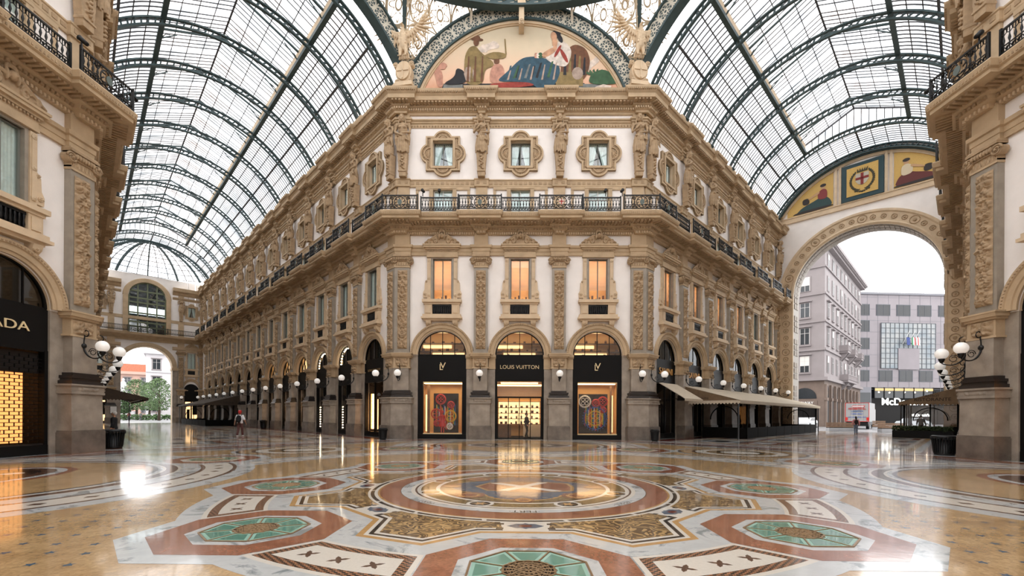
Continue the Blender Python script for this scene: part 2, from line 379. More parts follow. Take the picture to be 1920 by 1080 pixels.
# ------------------------------------------------------------------ continuous mouldings
def trim(name,kind,lbl):
    # balcony slab with soffit brackets
    mb=MB(tanl,tan,tand); p=full_path(kind,.15,.28)
    sweep(mb,p,[(-.05,12.9),(.12,12.9),(.16,13.05),(.3,13.12),(.34,13.25),(.5,13.3),(.5,13.42),(1.12,13.45),(1.12,13.58),(1.2,13.62),(1.26,13.82),(1.22,13.88),(-.05,13.9)],1)
    blocks(mb,along(offset_path(p,.5),.2),.1,0,.48,13.35,13.44,2); blocks(mb,along(offset_path(p,.12),.14),.07,0,.1,12.92,13.04,0); blocks(mb,along(offset_path(p,.3),.17),.1,0,.1,13.14,13.24,2); blocks(mb,along(offset_path(p,1.2),.12),.05,0,.04,13.66,13.76,2)
    tag(mb.build('trim_balcony_'+name),'tan stone balcony slab with carved brackets '+lbl,'balcony',kind='structure')
    mb=MB(tanl,tan,tand); p=full_path(kind,.42,.14)
    sweep(mb,p,[(-.05,11.62),(.1,11.62),(.12,11.82),(.15,11.84),(.17,12.02),(.24,12.06),(.27,12.2),(-.05,12.22)],1)
    tag(mb.build('trim_entablature_'+name),'moulded stone band above the tall windows '+lbl,'moulding',kind='structure')
    mb=MB(tanl,tan,tand); p=full_path(kind,.38,.14)
    sweep(mb,p,[(-.05,15.95),(.07,15.95),(.09,16.02),(.06,16.05),(.06,16.34),(.1,16.38),(.1,16.44),(-.05,16.46)],1)
    sweep(mb,p,[(-.05,19.72),(.05,19.72),(.05,19.95),(.12,20.0),(.12,20.08),(.2,20.12),(.2,20.2),(-.05,20.22)],1)
    blocks(mb,along(offset_path(p,.05),.18),.08,-.02,.06,19.78,19.87,2); blocks(mb,along(offset_path(p,.06),.3),.2,-.01,.022,16.12,16.28,2)
    tag(mb.build('trim_frieze_'+name),'tan stone string courses around the attic storey '+lbl,'moulding',kind='structure')
    mb=MB(tanl,tan,tand); p=full_path(kind,.12,.22)
    sweep(mb,p,[(-.05,20.5),(.1,20.5),(.12,20.62),(.2,20.66),(.2,20.8),(.34,20.86),(.36,20.98),(.74,21.02),(.74,21.26),(.82,21.34),(.92,21.5),(.94,21.6),(-.05,21.66)],1)
    blocks(mb,along(offset_path(p,.2),.14),.08,0,.11,20.68,20.8,0); blocks(mb,along(offset_path(p,.36),.22),.12,0,.34,20.92,21.01,2); blocks(mb,along(offset_path(p,.82),.12),.06,0,.12,21.38,21.48,2)
    pr_=[(-.4,21.6),(.12,21.6),(.12,21.75),(.02,21.8),(.02,22.5),(.12,22.6),(.12,22.75),(-.6,22.78)]
    o2=lambda F,s:pos(F['P'],F['th'],s)[:2]
    for F,a,b in {'main':((LB,-LE,-.05),(RB,.05,REn)),'west':((WF,-13,-.6),(WC,.05,LE)),'east':((EC,-REn,-.05),(EF,.6,13))}[kind]:
        sweep(mb,[o2(F,a)]+breaks(F,.62,.18,a,b)+[o2(F,b)],pr_,0)
    tag(mb.build('trim_cornice_'+name),'heavy tan stone cornice with dentils under the glass roof '+lbl,'cornice',kind='structure')
trim('centre','main','of the central block'); trim('left','west','of the near left block'); trim('right','east','of the near right block')

# ------------------------------------------------------------------ carved relief
def relief(w,h,depth=.06,nx=26,seed=1,per=.62):
    nz=int(nx*h/w); x=np.linspace(-1,1,nx); z=np.linspace(0,h,nz); X,Z=np.meshgrid(x,z); X=np.abs(X)
    H=np.exp(-(X/.12)**2)*.5; rg=np.random.RandomState(seed)
    k=0; zz=per*.4
    while zz<h:
        sc_=.8+rg.rand()*.5; cx=.42+.12*rg.rand(); dx=(X-cx)*w/2; dz=Z-zz; r=np.sqrt(dx**2+dz**2)+1e-4; a=np.arctan2(dz,dx)
        sp=np.cos(a*(1 if k%2 else -1)-r*38/sc_/(w/.55)); H=np.maximum(H,np.clip(sp*1.4,0,1)*np.exp(-(r/(w*.24))**4))
        r2=np.sqrt((X*w/2)**2+(Z-zz-per*.45)**2); H=np.maximum(H,np.clip(1.2-r2/(w*.16),0,1)**.5*(.75+.25*np.cos(6*np.arctan2(Z-zz-per*.45,X*w/2+1e-4))))
        zz+=per*(.8+.4*rg.rand()); k+=1
    H+=rg.rand(*H.shape)*.12
    for q in range(int(h*16)):
        qx,qz,qr=rg.rand()*.8,rg.rand()*h,.04+.05*rg.rand(); H=np.maximum(H,(.6+.4*rg.rand())*np.clip(1.3-np.sqrt(((X-qx)*w/2)**2+(Z-qz)**2)/qr*.9,0,1)**.6)
    edge=np.minimum(1,np.minimum((1-np.abs(np.linspace(-1,1,nx)))[None,:]*8,np.minimum(Z,h-Z)*20)); H*=np.clip(edge,0,1)
    return np.linspace(-1,1,nx)[None,:]*w/2+0*Z,-H*depth,Z
def relief_mb(w,h,z0,y0,depth=.06,nx=26,seed=1,mat=None,per=.62,cx=0):
    X,Y,Z=relief(w,h,depth,nx,seed,per); return MB(mat or tand).grid(X+cx,Y+y0,Z+z0)

# slabs: plan path (list of 2 or 3 points), extended along its ends by e
def slab(mb,path,e,off,z0,z1,mi=0,off2=None):
    a,b=Vector(path[0]),Vector(path[1]); d=(a-b).normalized()*e; c,c2=Vector(path[-1]),Vector(path[-2]); d2=(c-c2).normalized()*e
    q=[tuple(a+d)]+[tuple(p) for p in path[1:-1]]+[tuple(c+d2)]
    sweep(mb,q,[(-.02,z0),(off,z0),(off if off2 is None else off2,z1),(-.02,z1)],mi)
def volute(mb,x,y,z,r,sg,mi=0):
    pts=[]
    for i in range(26):
        t=i/25; a=t*4*PI; rr=r*(1-t*.85); pts.append((x+sg*rr*math.cos(a),y,z+rr*math.sin(a)))
    mb.tube(pts,[r*.2*(1-.4*i/25) for i in range(26)],5,mi); mb.lathe([(.001,-.05),(r*.22,-.05),(r*.22,.05),(.001,.05)],0,0,8,mi)
    for i in range(len(mb.v)-32,len(mb.v)): a,b,c=mb.v[i]; mb.v[i]=(x+a,y+c-.02,z+b)
    mb.prism([(x+r*.9*math.cos(k*PI/8),z+r*.9*math.sin(k*PI/8)) for k in range(16)],y+.01,y+.3,'y',mi)
def capital_mb(hw,off,cx=0,z=10.95):
    mb=MB(tand); mb.box(cx-hw-.12,cx+hw+.12,-off-.16,.02,z+.5,z+.6); 
    for sg in (-1,1): volute(mb,cx+sg*(hw+.06),-off-.12,z+.26,.2,sg)
    mb.box(cx-hw,cx+hw,-off-.1,.02,z+.22,z+.5)
    for i in range(7):
        x=cx-hw*.75+hw*1.5*i/6; mb.ell((x,-off-.14,z+.36),(.06,.07,.1),8,6)
    for i in range(6): x=cx-hw+.06+(2*hw-.12)*i/5; mb.ell((x,-off-.03,z+.08),(.05,.05,.13),6,5)
    mb.box(cx-hw-.02,cx+hw+.02,-off-.05,.02,z-.06,z); return mb
def pilaster_parts(t,path,frames):
    """path in local coordinates at the wall line, half width .43; frames: list of (cx,rotz,origin) faces carrying carving"""
    b=MB(greyd); slab(b,path,.27,.62,0,.8); slab(b,path,.24,.6,.8,.86); b.build('plinth',t)
    b=MB(greyst); slab(b,path,.2,.55,.86,2.28,0,.52); slab(b,path,.0,.36,3.0,4.45); b.build('pedestal',t)
    b=MB(greyst,tand); slab(b,path,.26,.6,2.25,2.33); slab(b,path,.24,.57,2.33,2.55); slab(b,path,.3,.64,2.55,2.62); pcap=b.build('pedestal_cap',t)
    b=MB(darkb); slab(b,path,.2,.56,2.62,2.75,0,.54); slab(b,path,.12,.46,2.75,2.85); slab(b,path,.16,.5,2.85,2.95); slab(b,path,.05,.42,2.95,3.06); b.build('base_moulding',t)
    b=MB(tan); slab(b,path,.1,.38,4.45,4.52); slab(b,path,.04,.34,4.52,5.12); slab(b,path,.14,.42,5.12,5.2); slab(b,path,.2,.5,5.2,5.34,0,.54); slab(b,path,.24,.56,5.34,5.4); imp=b.build('impost',t)
    b=MB(marbg); slab(b,path,.0,.26,5.4,10.8); slab(b,path,.05,.31,5.4,5.55); shaft=b.build('shaft',t)
    b=MB(tan); slab(b,path,.02,.3,10.8,11.62); slab(b,path,.1,.36,11.45,11.62); b.build('necking_block',t)
    b=MB(tan); slab(b,path,0,.24,12.2,12.95); b.build('frieze_block',t)
    for cx,rz,o in frames:
        m=Matrix.Translation((*o,0))@Matrix.Rotation(rz,4,'Z')
        r=relief_mb(.62,4.95,5.68,-.275,.13,32,3); r.xf(m); r.build('carved_panel',shaft)
        r=relief_mb(.8,.54,4.55,-.345,.11,36,8,per=.3); r.xf(m); r.build('carved_frieze',imp)
        c=capital_mb(.43,.26); c.xf(m); c.build('capital',t)
        r=relief_mb(1.1,.16,2.36,-.575,.04,40,5,per=.2,mat=greyst); r.xf(m); r.build('pedestal_frieze',pcap)
        u=MB(tan); u.box(-.36,.36,-.14,.02,13.9,16.0); u.xf(m); u.build('attic_pier',t); u=MB(tan); u.box(-.36,.36,-.14,.02,20.2,20.55); u.xf(m); u.build('attic_pier_top',t)
pilP=None
def pier_wings(a,b):   # flanking impost mouldings of the pier behind the pilaster
    mb=MB(tan)
    if 1:
        mb.box(a,b,-.05,.3,4.45,4.52);mb.box(a,b,-.03,.02,4.52,5.12);mb.box(a-.03,b+.03,-.14,.3,5.2,5.34);mb.box(a-.03,b+.03,-.08,.3,5.12,5.2)
    return mb
def place_pilasters():
    global pilP
    for F in (FR,LB,RB,WF,WC,EF,EC):
        for i,s in enumerate(F['pil']):
            x,y,_=pos(F['P'],F['th'],s)
            if F is FR: lb='carved tan pilaster on grey pedestal, '+('left' if i==0 else 'right')+' of the glowing central glass doors'
            elif F in (WF,EF): lb='carved tan pilaster %s beyond the picture edge of the %s'%(ORD[i+2],F['nm'])
            else: lb='carved pilaster on grey pedestal, %s from the corner, %s'%(ORD[i+1],F['nm'])
            if pilP is None:
                pilP=thing('pilaster',lb,'pilaster',(x,y,0),F['th'],'pilasters between the shop arches')
                pilaster_parts(pilP,[(-.43,0),(.43,0)],[(0,0,(0,0))]); pier_wings(-.93,-.5).build('pier_impost',pilP); pier_wings(.5,.93).build('pier_impost',pilP)
            else: dup(pilP,(x,y,0),F['th'],lb)
place_pilasters()
def corner_pil(V,Fa,sa,Fb,sb,lb):
    a=pos(Fa['P'],Fa['th'],sa); b=pos(Fb['P'],Fb['th'],sb)
    t=thing('corner_pilaster',lb,'pilaster',(V[0],V[1],0),0,'corner pilasters at the crossing')
    L=lambda p:(p[0]-V[0],p[1]-V[1])
    # path from the far end on wall a, through the vertex, to the far end on wall b
    pa=L(pos(Fa['P'],Fa['th'],sa-.43)); pb=L(pos(Fb['P'],Fb['th'],sb+.43))
    pilaster_parts(t,[pa,(0,0),pb],[(0,Fa['th'],L(a)),(0,Fb['th'],L(b))])
    return t
corner_pil(V1,LB,-CC,FR,CC,'wide two-faced corner pilaster left of the central facade')
corner_pil(V4,FR,15.6-CC,RB,CC,'wide two-faced corner pilaster right of the central facade')
corner_pil(V2,WF,-CC,WC,CC,'two-faced corner pilaster of the near left block beside the dark awning')
corner_pil(V3,EC,-CC,EF,CC,'two-faced corner pilaster of the near right block beside the litter bin')

# ------------------------------------------------------------------ stone arch rings, windows
def arch_ring(r):
    mb=MB(tan,tand); c=5.34
    mb.arc([(r,-.02),(r,-.1),(r+.1,-.12),(r+.12,-.17),(r+.3,-.19),(r+.32,-.24),(r+.44,-.26),(r+.46,-.02)],c,0,PI,36)
    for i in range(52):
        a=PI*(i+.5)/52; mb.ell(((r+.37)*math.cos(a),-.25,c+(r+.37)*math.sin(a)),(.04,.03,.04),6,4,1)
    return mb
orn=None
def scroll_ornament():
    mb=MB(tand)
    for sg in (-1,1):
        for (x,z,r) in ((.42,.16,.17),(.82,.1,.1)):
            mb.tube([(sg*(x+r*(1-t*.8)*math.cos(t*3.6*PI)),-.12,z+r*(1-t*.8)*math.sin(t*3.6*PI)) for t in np.linspace(0,1,22)],.035,6)
        mb.tube([(sg*.1,-.12,.3),(sg*.35,-.12,.36),(sg*.65,-.12,.22),(sg*1.1,-.12,.05)],[.06,.05,.05,.03],6)
    mb.ell((0,-.16,.34),(.12,.12,.12)); mb.ell((0,-.27,.32),(.025,.04,.03)); 
    for sg in (-1,1): mb.ell((sg*.17,-.14,.32),(.06,.08,.14))

    for k in range(7): a=PI*(.15+.7*k/6); mb.ell((.17*math.cos(a),-.12,.42+.15*math.sin(a)),(.055,.05,.08),6,5)
    mb.prism([(-1.12,0),(1.12,0),(.9,.1),(.5,.32),(0,.42),(-.5,.32),(-.9,.1)],-.1,.0,'y')
    return mb
_s=scroll_ornament(); _s.v=[(x,y*1.35,z*1.5) for x,y,z in _s.v]
ornM=sculpt('pediment_carving',_s,.018,1,tand)
def side_scroll(sg):
    mb=MB(tanl); P=[(.92,8.95),(1.2,8.95),(1.22,9.25),(1.12,9.45),(1.1,9.9),(1.0,10.05),(.92,10.1)]
    mb.prism([(sg*x,z) for x,z in P],-.14,.02,'y'); volute(mb,sg*1.08,-.16,9.15,.1,sg); volute(mb,sg*1.0,-.16,9.95,.07,sg); return mb
def tall_window(name,label,cat,kindv,loc,rot):
    t=thing(name,label,cat,loc,rot,kind='structure')
    b=MB(tanl); 
    for sg in (-1,1):
        b.box(*sorted((sg*.72,sg*.95)),-.16,.02,8.8,11.42); b.box(*sorted((sg*.76,sg*.9)),-.19,-.15,9.0,11.2)
        for z in (9.1,10.15,11.25):
            i0=len(b.v); b.lathe([(.001,0),(.09,0),(.09,.02),(.06,.03),(.05,.02),(.03,.05),(.001,.06)],0,0,12); 
            b.xf(Matrix.Translation((sg*.83,-.18,z))@Matrix.Rotation(PI/2,4,'X'),i0)
    b.build('jamb',t)
    for sg in (-1,1): side_scroll(sg).build('side_scroll',t)
    b=MB(marbg); b.box(-.72,-.6,-.1,.1,8.8,11.42); b.box(.6,.72,-.1,.1,8.8,11.42); b.box(-.72,.72,-.1,.1,11.4,11.5); b.build('inner_frame',t)
    b=MB(tan,tand); b.box(-1.0,1.0,-.2,.02,11.48,11.62); b.box(-.97,.97,-.18,.02,11.62,11.95); b.box(-1.05,1.05,-.28,.02,11.95,12.05); b.box(-1.15,1.15,-.38,.02,12.05,12.17); b.box(-1.2,1.2,-.42,.02,12.17,12.26)
    for i in range(17): x=-.92+i*.115; b.box(x-.03,x+.03,-.25,-.15,11.86,11.94,1)
    b.build('entablature',t)
    link('pediment_carving',ornM,t,(0,-.16,12.26))
    b=MB(tanl); b.box(-1.24,1.24,-.36,.02,8.62,8.8); b.box(-1.15,1.15,-.26,.02,8.5,8.62)
    for sg in (-1,1): b.box(*sorted((sg*.62,sg*1.1)),-.22,.02,7.85,8.5); b.box(*sorted((sg*.7,sg*1.02)),-.26,.02,7.95,8.4)
    b.box(-.66,.66,-.06,.02,7.85,8.5); b.box(-1.2,1.2,-.36,.02,7.7,7.86); b.box(-1.28,1.28,-.44,.02,7.58,7.7); b.box(-1.1,1.1,-.3,.02,7.46,7.58)
    for sg in (-1,1): b.prism([(-.36,7.46),(0,7.46),(0,7.05),(-.12,7.1),(-.3,7.28)],*sorted((sg*.68,sg*1.0)),'x'); volute(b,sg*.84,-.3,7.3,.12,sg)
    apr=b.build('sill_apron',t)
    b=MB(blackm); b.box(-.6,.6,-.1,-.04,7.9,8.48)
    for i in range(9): x=-.54+i*.135; b.lathe([(.02,7.92),(.045,8.05),(.02,8.2),(.045,8.32),(.02,8.46)],x,-.14,6)
    b.box(-.6,.6,-.17,-.11,8.4,8.5); b.build('grille',apr)
    b=MB(winframe); 
    for x in (-.6,-.03,.54): b.box(x,x+.06,.06,.14,8.8,11.4)
    for z in (8.8,11.34): b.box(-.6,.6,.06,.14,z,z+.06)
    sash=b.build('sash',t)
    MB(winglass if kindv!='warm' else shopglass).box(-.6,.6,.1,.11,8.8,11.4).build('pane',sash)
    if kindv=='warm':
        b=MB(warmwall,wood,lampE); b.box(-.9,.9,1.9,2.0,8.5,11.6); b.box(-.9,.9,.2,2.0,8.45,8.5,1); b.box(-.9,.9,.2,2.0,11.6,11.65); b.box(-.95,-.9,.2,2,8.5,11.6); b.box(.9,.95,.2,2,8.5,11.6)
        b.box(-.8,.8,1.3,1.6,11.5,11.55,2); b.box(-.7,.7,1.55,1.9,9.2,9.25,1); b.box(-.7,.7,1.7,1.88,9.3,9.34,2)
        for i in range(6): x=-.6+i*.24; b.box(x,x+.12,1.6,1.8,9.25,9.25+.1+.1*((i*7)%3),1)
        b.build('lit_room',t)
        b=MB(blindM); X,Z=np.meshgrid(np.linspace(-.6,.6,5),np.linspace(9.5,11.4,24)); b.grid(X,.2+.015*np.sin(Z*18),Z); b.build('blind',t,fix=False)
    else:
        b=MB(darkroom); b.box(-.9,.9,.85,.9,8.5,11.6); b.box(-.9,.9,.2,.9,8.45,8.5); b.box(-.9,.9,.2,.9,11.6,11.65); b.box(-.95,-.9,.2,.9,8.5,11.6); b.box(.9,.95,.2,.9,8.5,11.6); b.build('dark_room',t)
        b=MB(curtain); X,Z=np.meshgrid(np.linspace(-.6,.6,40),np.linspace(8.82,11.4,3)); b.grid(X,.17+.02*np.sin(X*60),Z); b.build('curtain',t)
    return t
def mezz_window(name,label,loc,rot):
    t=thing(name,label,'window',loc,rot,kind='structure')
    b=MB(tan)
    for sg in (-1,1): b.box(*sorted((sg*.62,sg*.86)),-.1,.02,13.9,15.95); b.box(*sorted((sg*1.55,sg*1.72)),-.06,.02,13.9,15.95)
    b.box(-1.72,1.72,-.08,.02,15.78,15.96); b.box(-.86,.86,-.12,.02,15.84,15.96); b.build('jamb',t)
    b=MB(whitep); 
    for x in (-.6,-.03,.54): b.box(x,x+.05,.12,.18,13.9,15.85)
    b.box(-.6,.6,.12,.18,15.2,15.25); b.box(-.6,.6,.12,.18,15.79,15.85); sash=b.build('sash',t)
    MB(winglass).box(-.6,.6,.15,.16,13.9,15.85).build('pane',sash)
    b=MB(curtain,darkroom); X,Z=np.meshgrid(np.linspace(-.6,.6,30),np.linspace(13.9,15.85,3)); b.grid(X,.2+.015*np.sin(X*70),Z); b.box(-.8,.8,.6,.65,13.7,16,1); b.build('curtain',t)
    return t
def lobed(k,hs=1.08,lr=.62,d=.82):
    """outline of the square with four round lobes, grown by k"""
    pts=[]; hs=hs+k; lr=lr+k
    for q in range(4):
        a0=q*PI/2; c=(d,0); 
        # corner then lobe, in the frame turned by a0
        hh=math.sqrt(max(.01,lr*lr-(hs-d)**2)); a=math.atan2(hh,hs-d)
        loc=[(hs,-hs)]+[(d+lr*math.cos(t),lr*math.sin(t)) for t in np.linspace(-a,a,13)]
        for x,y in loc: pts.append((x*math.cos(a0)-y*math.sin(a0),x*math.sin(a0)+y*math.cos(a0)))
    return pts
def band_between(mb,A,B,y0,y1,cz,mi=0):
    n=len(A); v=[(x,y0,cz+z) for x,z in A]+[(x,y0,cz+z) for x,z in B]+[(x,y1,cz+z) for x,z in A]+[(x,y1,cz+z) for x,z in B]
    f=[]
    for i in range(n):
        j=(i+1)%n; f+=[(i,j,n+j,n+i),(2*n+i,2*n+j,3*n+j,3*n+i),(i,j,2*n+j,2*n+i),(n+i,n+j,3*n+j,3*n+i)]
    mb.add(v,f,mi)
def quatrefoil(name,label,loc,rot,variant=0):
    t=thing(name,label,'window',loc,rot,kind='structure'); cz=18.05
    sq=[]
    A=lobed(0);
    for x,z in A:   # square inner outline sampled in step with the lobed one
        m=max(abs(x),abs(z)); sq.append((x/m*.68,z/m*.86))
    b=MB(tan,tand); band_between(b,A,sq,-.1,.02,cz); band_between(b,A,lobed(-.1),-.18,-.05,cz); band_between(b,lobed(-.22),lobed(-.3),-.16,-.05,cz,1)
    s2=[(x*1.14,z*1.1) for x,z in sq]; band_between(b,s2,[(x*.93,z*.94) for x,z in sq],-.2,.05,cz)
    L=lobed(-.16); 
    for i in range(0,len(L)):
        x0,z0=L[i];x1,z1=L[(i+1)%len(L)]; d=math.hypot(x1-x0,z1-z0)
        for k in range(max(1,int(d/.11))): f=k/max(1,int(d/.11)); b.ell((x0+(x1-x0)*f,-.13,cz+z0+(z1-z0)*f),(.03,.03,.03),5,4,1)
    sur=b.build('stone_surround',t)
    for q in range(4):
        c=MB(tand); a0=q*PI/2+(0); 
        for k in range(7):
            a=-PI*.42+PI*.84*k/6; i0=len(c.v); c.ell((.14,0,0),(.17,.05,.045),8,6); c.xf(Matrix.Rotation(-a,4,'Y'),i0)
        c.xf(Matrix.Translation((.86*math.cos(a0)*.96,-.1,cz+.98*math.sin(a0)))@Matrix.Rotation(-a0,4,'Y'))
        c.build('shell_carving',sur)
    b=MB(winframe); 
    for x in (-.6,-.025,.55): b.box(x,x+.05,.16,.22,17.25,18.85)
    for z in (17.25,18.8): b.box(-.6,.6,.16,.22,z,z+.06)
    sash=b.build('sash',t)
    MB(winglass).box(-.6,.6,.18,.19,17.25,18.85).build('pane',sash)
    b=MB(curtain,darkroom); b.box(-.8,.8,.7,.75,17,19.1,1); b.box(-.8,.8,.3,.7,17,17.05,1); b.box(-.8,.8,.3,.7,19.05,19.1,1)
    for sg in (-1,1):
        n=14; U,V=np.meshgrid(np.linspace(0,1,n),np.linspace(0,1,8)); wd=.55-(.32*(1-V)**1.5 if variant!=2 else .15*(1-V)); X=sg*(.6-U*wd); b.grid(X,.3+.03*np.sin(U*25),17.27+V*1.56)
    b.build('curtain',t); return t

# ------------------------------------------------------------------ figure carvings
def caryatid(seed):
    g=random.Random(seed); mb=MB(tand); tube=mb.tube; sw=g.choice((-1,1))
    mb.prism([(-.2,0),(.2,0),(.3,1.5),(-.3,1.5)],-.34,-.02,'y'); mb.box(-.24,.24,-.38,-.02,.28,.36)
    for k in range(17):      # skirt folds, fanning to the hem
        a=PI*(k/16); x=math.cos(a); y=math.sin(a); dpt=.05*(k%2)
        tube([(x*.19,-.2-y*.17,2.62),(x*.29,-.2-y*(.26+dpt),2.3),(x*.34,-.2-y*(.27+dpt),1.85),(x*.33,-.2-y*(.25+dpt),1.32+g.random()*.14+.12*abs(x))],[.05,.045,.045,.04],6)
    mb.ell((0,-.27,2.25),(.29,.26,.3)); mb.ell((0,-.24,2.0),(.3,.24,.66)); mb.ell((0,-.26,2.62),(.21,.16,.2)); mb.ell((0,-.27,2.95),(.28,.18,.34))
    for k in range(6): tube([(-.3+.12*k,-.4,2.45-.05*math.sin(k)),(-.2+.1*k,-.5,2.4),(-.1+.1*k,-.47,2.3-.04*k)],.035,5)
    for sg in (-1,1): mb.ell((sg*.13,-.43,3.0),(.1,.08,.1))
    mb.ell((0,-.27,3.2),(.36,.15,.12)); tube([(0,-.28,3.22),(0,-.32,3.45)],[.1,.08],8)
    hx=sw*.03; mb.ell((hx,-.38,3.58),(.125,.16,.18)); mb.tube([(hx,-.51,3.65),(hx,-.555,3.56),(hx,-.53,3.54)],[.02,.028,.02],6)
    mb.ell((hx,-.49,3.46),(.06,.05,.05)); mb.ell((hx,-.5,3.5),(.07,.035,.05)); mb.ell((hx,-.38,3.42),(.12,.12,.1))
    for sg in (-1,1):
        mb.ell((hx+sg*.05,-.505,3.655),(.05,.025,.016)); mb.ell((hx+sg*.055,-.475,3.56),(.06,.055,.09))
        for k in range(6): mb.ell((hx+sg*(.05+.022*k),-.42+.03*k,3.76-.045*k),(.06,.07,.05))
        tube([(hx+sg*.15,-.3,3.55),(hx+sg*.2,-.3,3.35),(hx+sg*.17,-.36,3.18)],[.06,.05,.03],6)
    mb.ell((hx,-.3,3.7),(.17,.16,.13))
    for sg in (-1,1):
        up=(sg==sw and seed%2==0); hz=3.0 if up else (2.48+.06*sg); ex=.42
        P=[Vector((sg*.34,-.27,3.2)),Vector((sg*ex,-.26,2.98)),Vector((sg*(ex+.01),-.33,2.72)),Vector((sg*.24,-.5,(2.72+hz)/2-.03)),Vector((sg*.07,-.56,hz))]
        tube(P,[.1,.085,.075,.06,.045],8); mb.ell((sg*.03,-.57,hz),(.06,.035,.045))
        for f in range(4): tube([(sg*.02,-.58,hz+.035-.024*f),(-sg*.08,-.59,hz+.025-.03*f)],[.017,.013],5)
        if not up and seed%3: 
            for k in range(4): tube([(sg*(.4-.03*k),-.3,2.75),(sg*(.42-.04*k),-.3-.03*k,2.3),(sg*(.4-.03*k),-.28,1.95+.06*k)],[.04,.045,.03],5)
    if seed%2==0:
        for k in range(3): tube([(-sw*(.3-.04*k),-.4,3.16),(-sw*.02+.03*k,-.46,2.95),(sw*(.2+.03*k),-.43,2.7)],.028,5)
    for k in range(5): mb.ell((0,-.4,1.22-.17*k),(.1-.014*k,.07,.07)); mb.ell((.09*(-1)**k,-.37,1.14-.17*k),(.05,.05,.05))
    return sculpt('figure',mb,.02,1,tand)
figM=[caryatid(s) for s in (1,2,4,5)]

FD=['with both hands at the waist','with a hand raised to the chest','with a hand lifted and a sash','with folded hands']
def statue(F,s,i,lb):
    x,y,_=pos(F['P'],F['th'],s,.1); o=link('caryatid_statue',figM[i%4],None,(x,y,16.45),F['th']); o.scale=(1.08,1.15,1.0)
    return tag(o,lb,'statue','caryatids of the attic storey')
for F in (FR,LB,RB,WF,WC,EF,EC):
    for i,s in enumerate(F['pil']):
        if F is FR: lb='stone woman %s, %s inner statue of the central facade'%(FD[i%4],('left','right')[i])
        elif F in (WF,EF): continue
        else: lb='stone woman statue under the cornice, %s from the corner, %s'%(ORD[i+1],F['nm'])
        statue(F,s,i+1,lb)
statue(FR,CC,0,'muscular stone figure facing front on the left corner of the central block')
statue(LB,-CC,2,'stone figure facing the long arcade on the corner of the central block')
statue(FR,15.6-CC,1,'stone woman facing front on the right corner of the central block')
statue(RB,CC,3,'stone woman facing the street arcade on the corner of the central block')
statue(WF,-CC,0,'stone figure on the corner of the near left block facing the crossing')
statue(WC,CC,2,'stone figure on the corner of the near left block facing the long arcade')
statue(EC,-CC,1,'stone figure on the corner of the near right block facing the street arcade')
statue(EF,CC,3,'stone figure on the corner of the near right block facing the crossing')

# ------------------------------------------------------------------ windows of every bay
wn=0; TW=TWw=QW=MW=AR=ARa=None
def names(F,i):
    if F is FR: return ['left','middle','right'][i]+' bay of the central facade'
    return '%s bay from the corner, %s'%(ORD[i+1],F['nm'])
for F in (FR,LB,RB,WF,EF,WC,EC):
    for i,s in enumerate(F['bays']):
        x,y,_=pos(F['P'],F['th'],s); L=(x,y,0); th=F['th']; nm=names(F,i)
        warm=(F is FR) or (F is RB and i<4)
        wn+=1
        lb=('tall window glowing with shop light, ' if warm else 'tall dark window with carved pediment, ')+nm
        if warm:
            if TWw is None: TWw=tall_window('window_%d'%wn,lb,'window','warm',L,th); TWw['category']='window'
            else: dup(TWw,L,th,lb,name='window_%d'%wn)
        else:
            if TW is None: TW=tall_window('window_%d'%wn,lb,'window','dark',L,th); TW['category']='window'
            else: dup(TW,L,th,lb,name='window_%d'%wn)
        wn+=1; lb='curtained window in lobed stone frame, '+nm
        if QW is None: QW=quatrefoil('window_%d'%wn,lb,L,th)
        else: dup(QW,L,th,lb,name='window_%d'%wn)
        wn+=1; lb='low white window behind the balcony railing, '+nm
        if MW is None: MW=mezz_window('window_%d'%wn,lb,L,th)
        else: dup(MW,L,th,lb,name='window_%d'%wn)
        lb='moulded round stone arch over the shopfront, '+nm
        if F['w']==BF:
            if AR is None: AR=tag(arch_ring(1.55).build('arch_moulding',None,L,th),lb,'arch','arch mouldings over the shopfronts')
            else: dup(AR,L,th,lb)
        else:
            if ARa is None: ARa=tag(arch_ring(1.42).build('arch_moulding',None,L,th),lb,'arch','arch mouldings over the shopfronts')
            else: dup(ARa,L,th,lb)

# ------------------------------------------------------------------ shopfronts
def fanlight(t,r,mat,bars=4,c=5.34,paneM=None):
    b=MB(black); b.arc([(r,.1),(r-.08,.1),(r-.08,.22),(r,.22)],c,0,PI,28)
    for k in range(1,bars):
        x=-r+2*r*k/bars; b.box(x-.02,x+.02,.12,.2,c-.05,c+math.sqrt(max(0,r*r-x*x))-.02)
    b.box(-r,r,.12,.2,c-.06,c+.04); ff=b.build('fanlight_frame',t)
    g=MB(paneM or shopglass); g.prism([(r*.97*math.cos(PI*k/20),c+r*.97*math.sin(PI*k/20)) for k in range(21)],.15,.16,'y'); g.build('fanlight_pane',ff)
def room(mb,w,y1,z0,z1,mi=0):
    mb.box(-w,w,y1,y1+.05,z0,z1,mi); mb.box(-w-.05,-w,.25,y1,z0,z1,mi); mb.box(w,w+.05,.25,y1,z0,z1,mi); mb.box(-w,w,.25,y1,z1-.05,z1,mi); mb.box(-w,w,.25,y1,z0,z0+.02,mi)
def shop_base(lb,L,th,r):
    return thing('shopfront',lb,'shop front',L,th,'shopfronts under the arches')
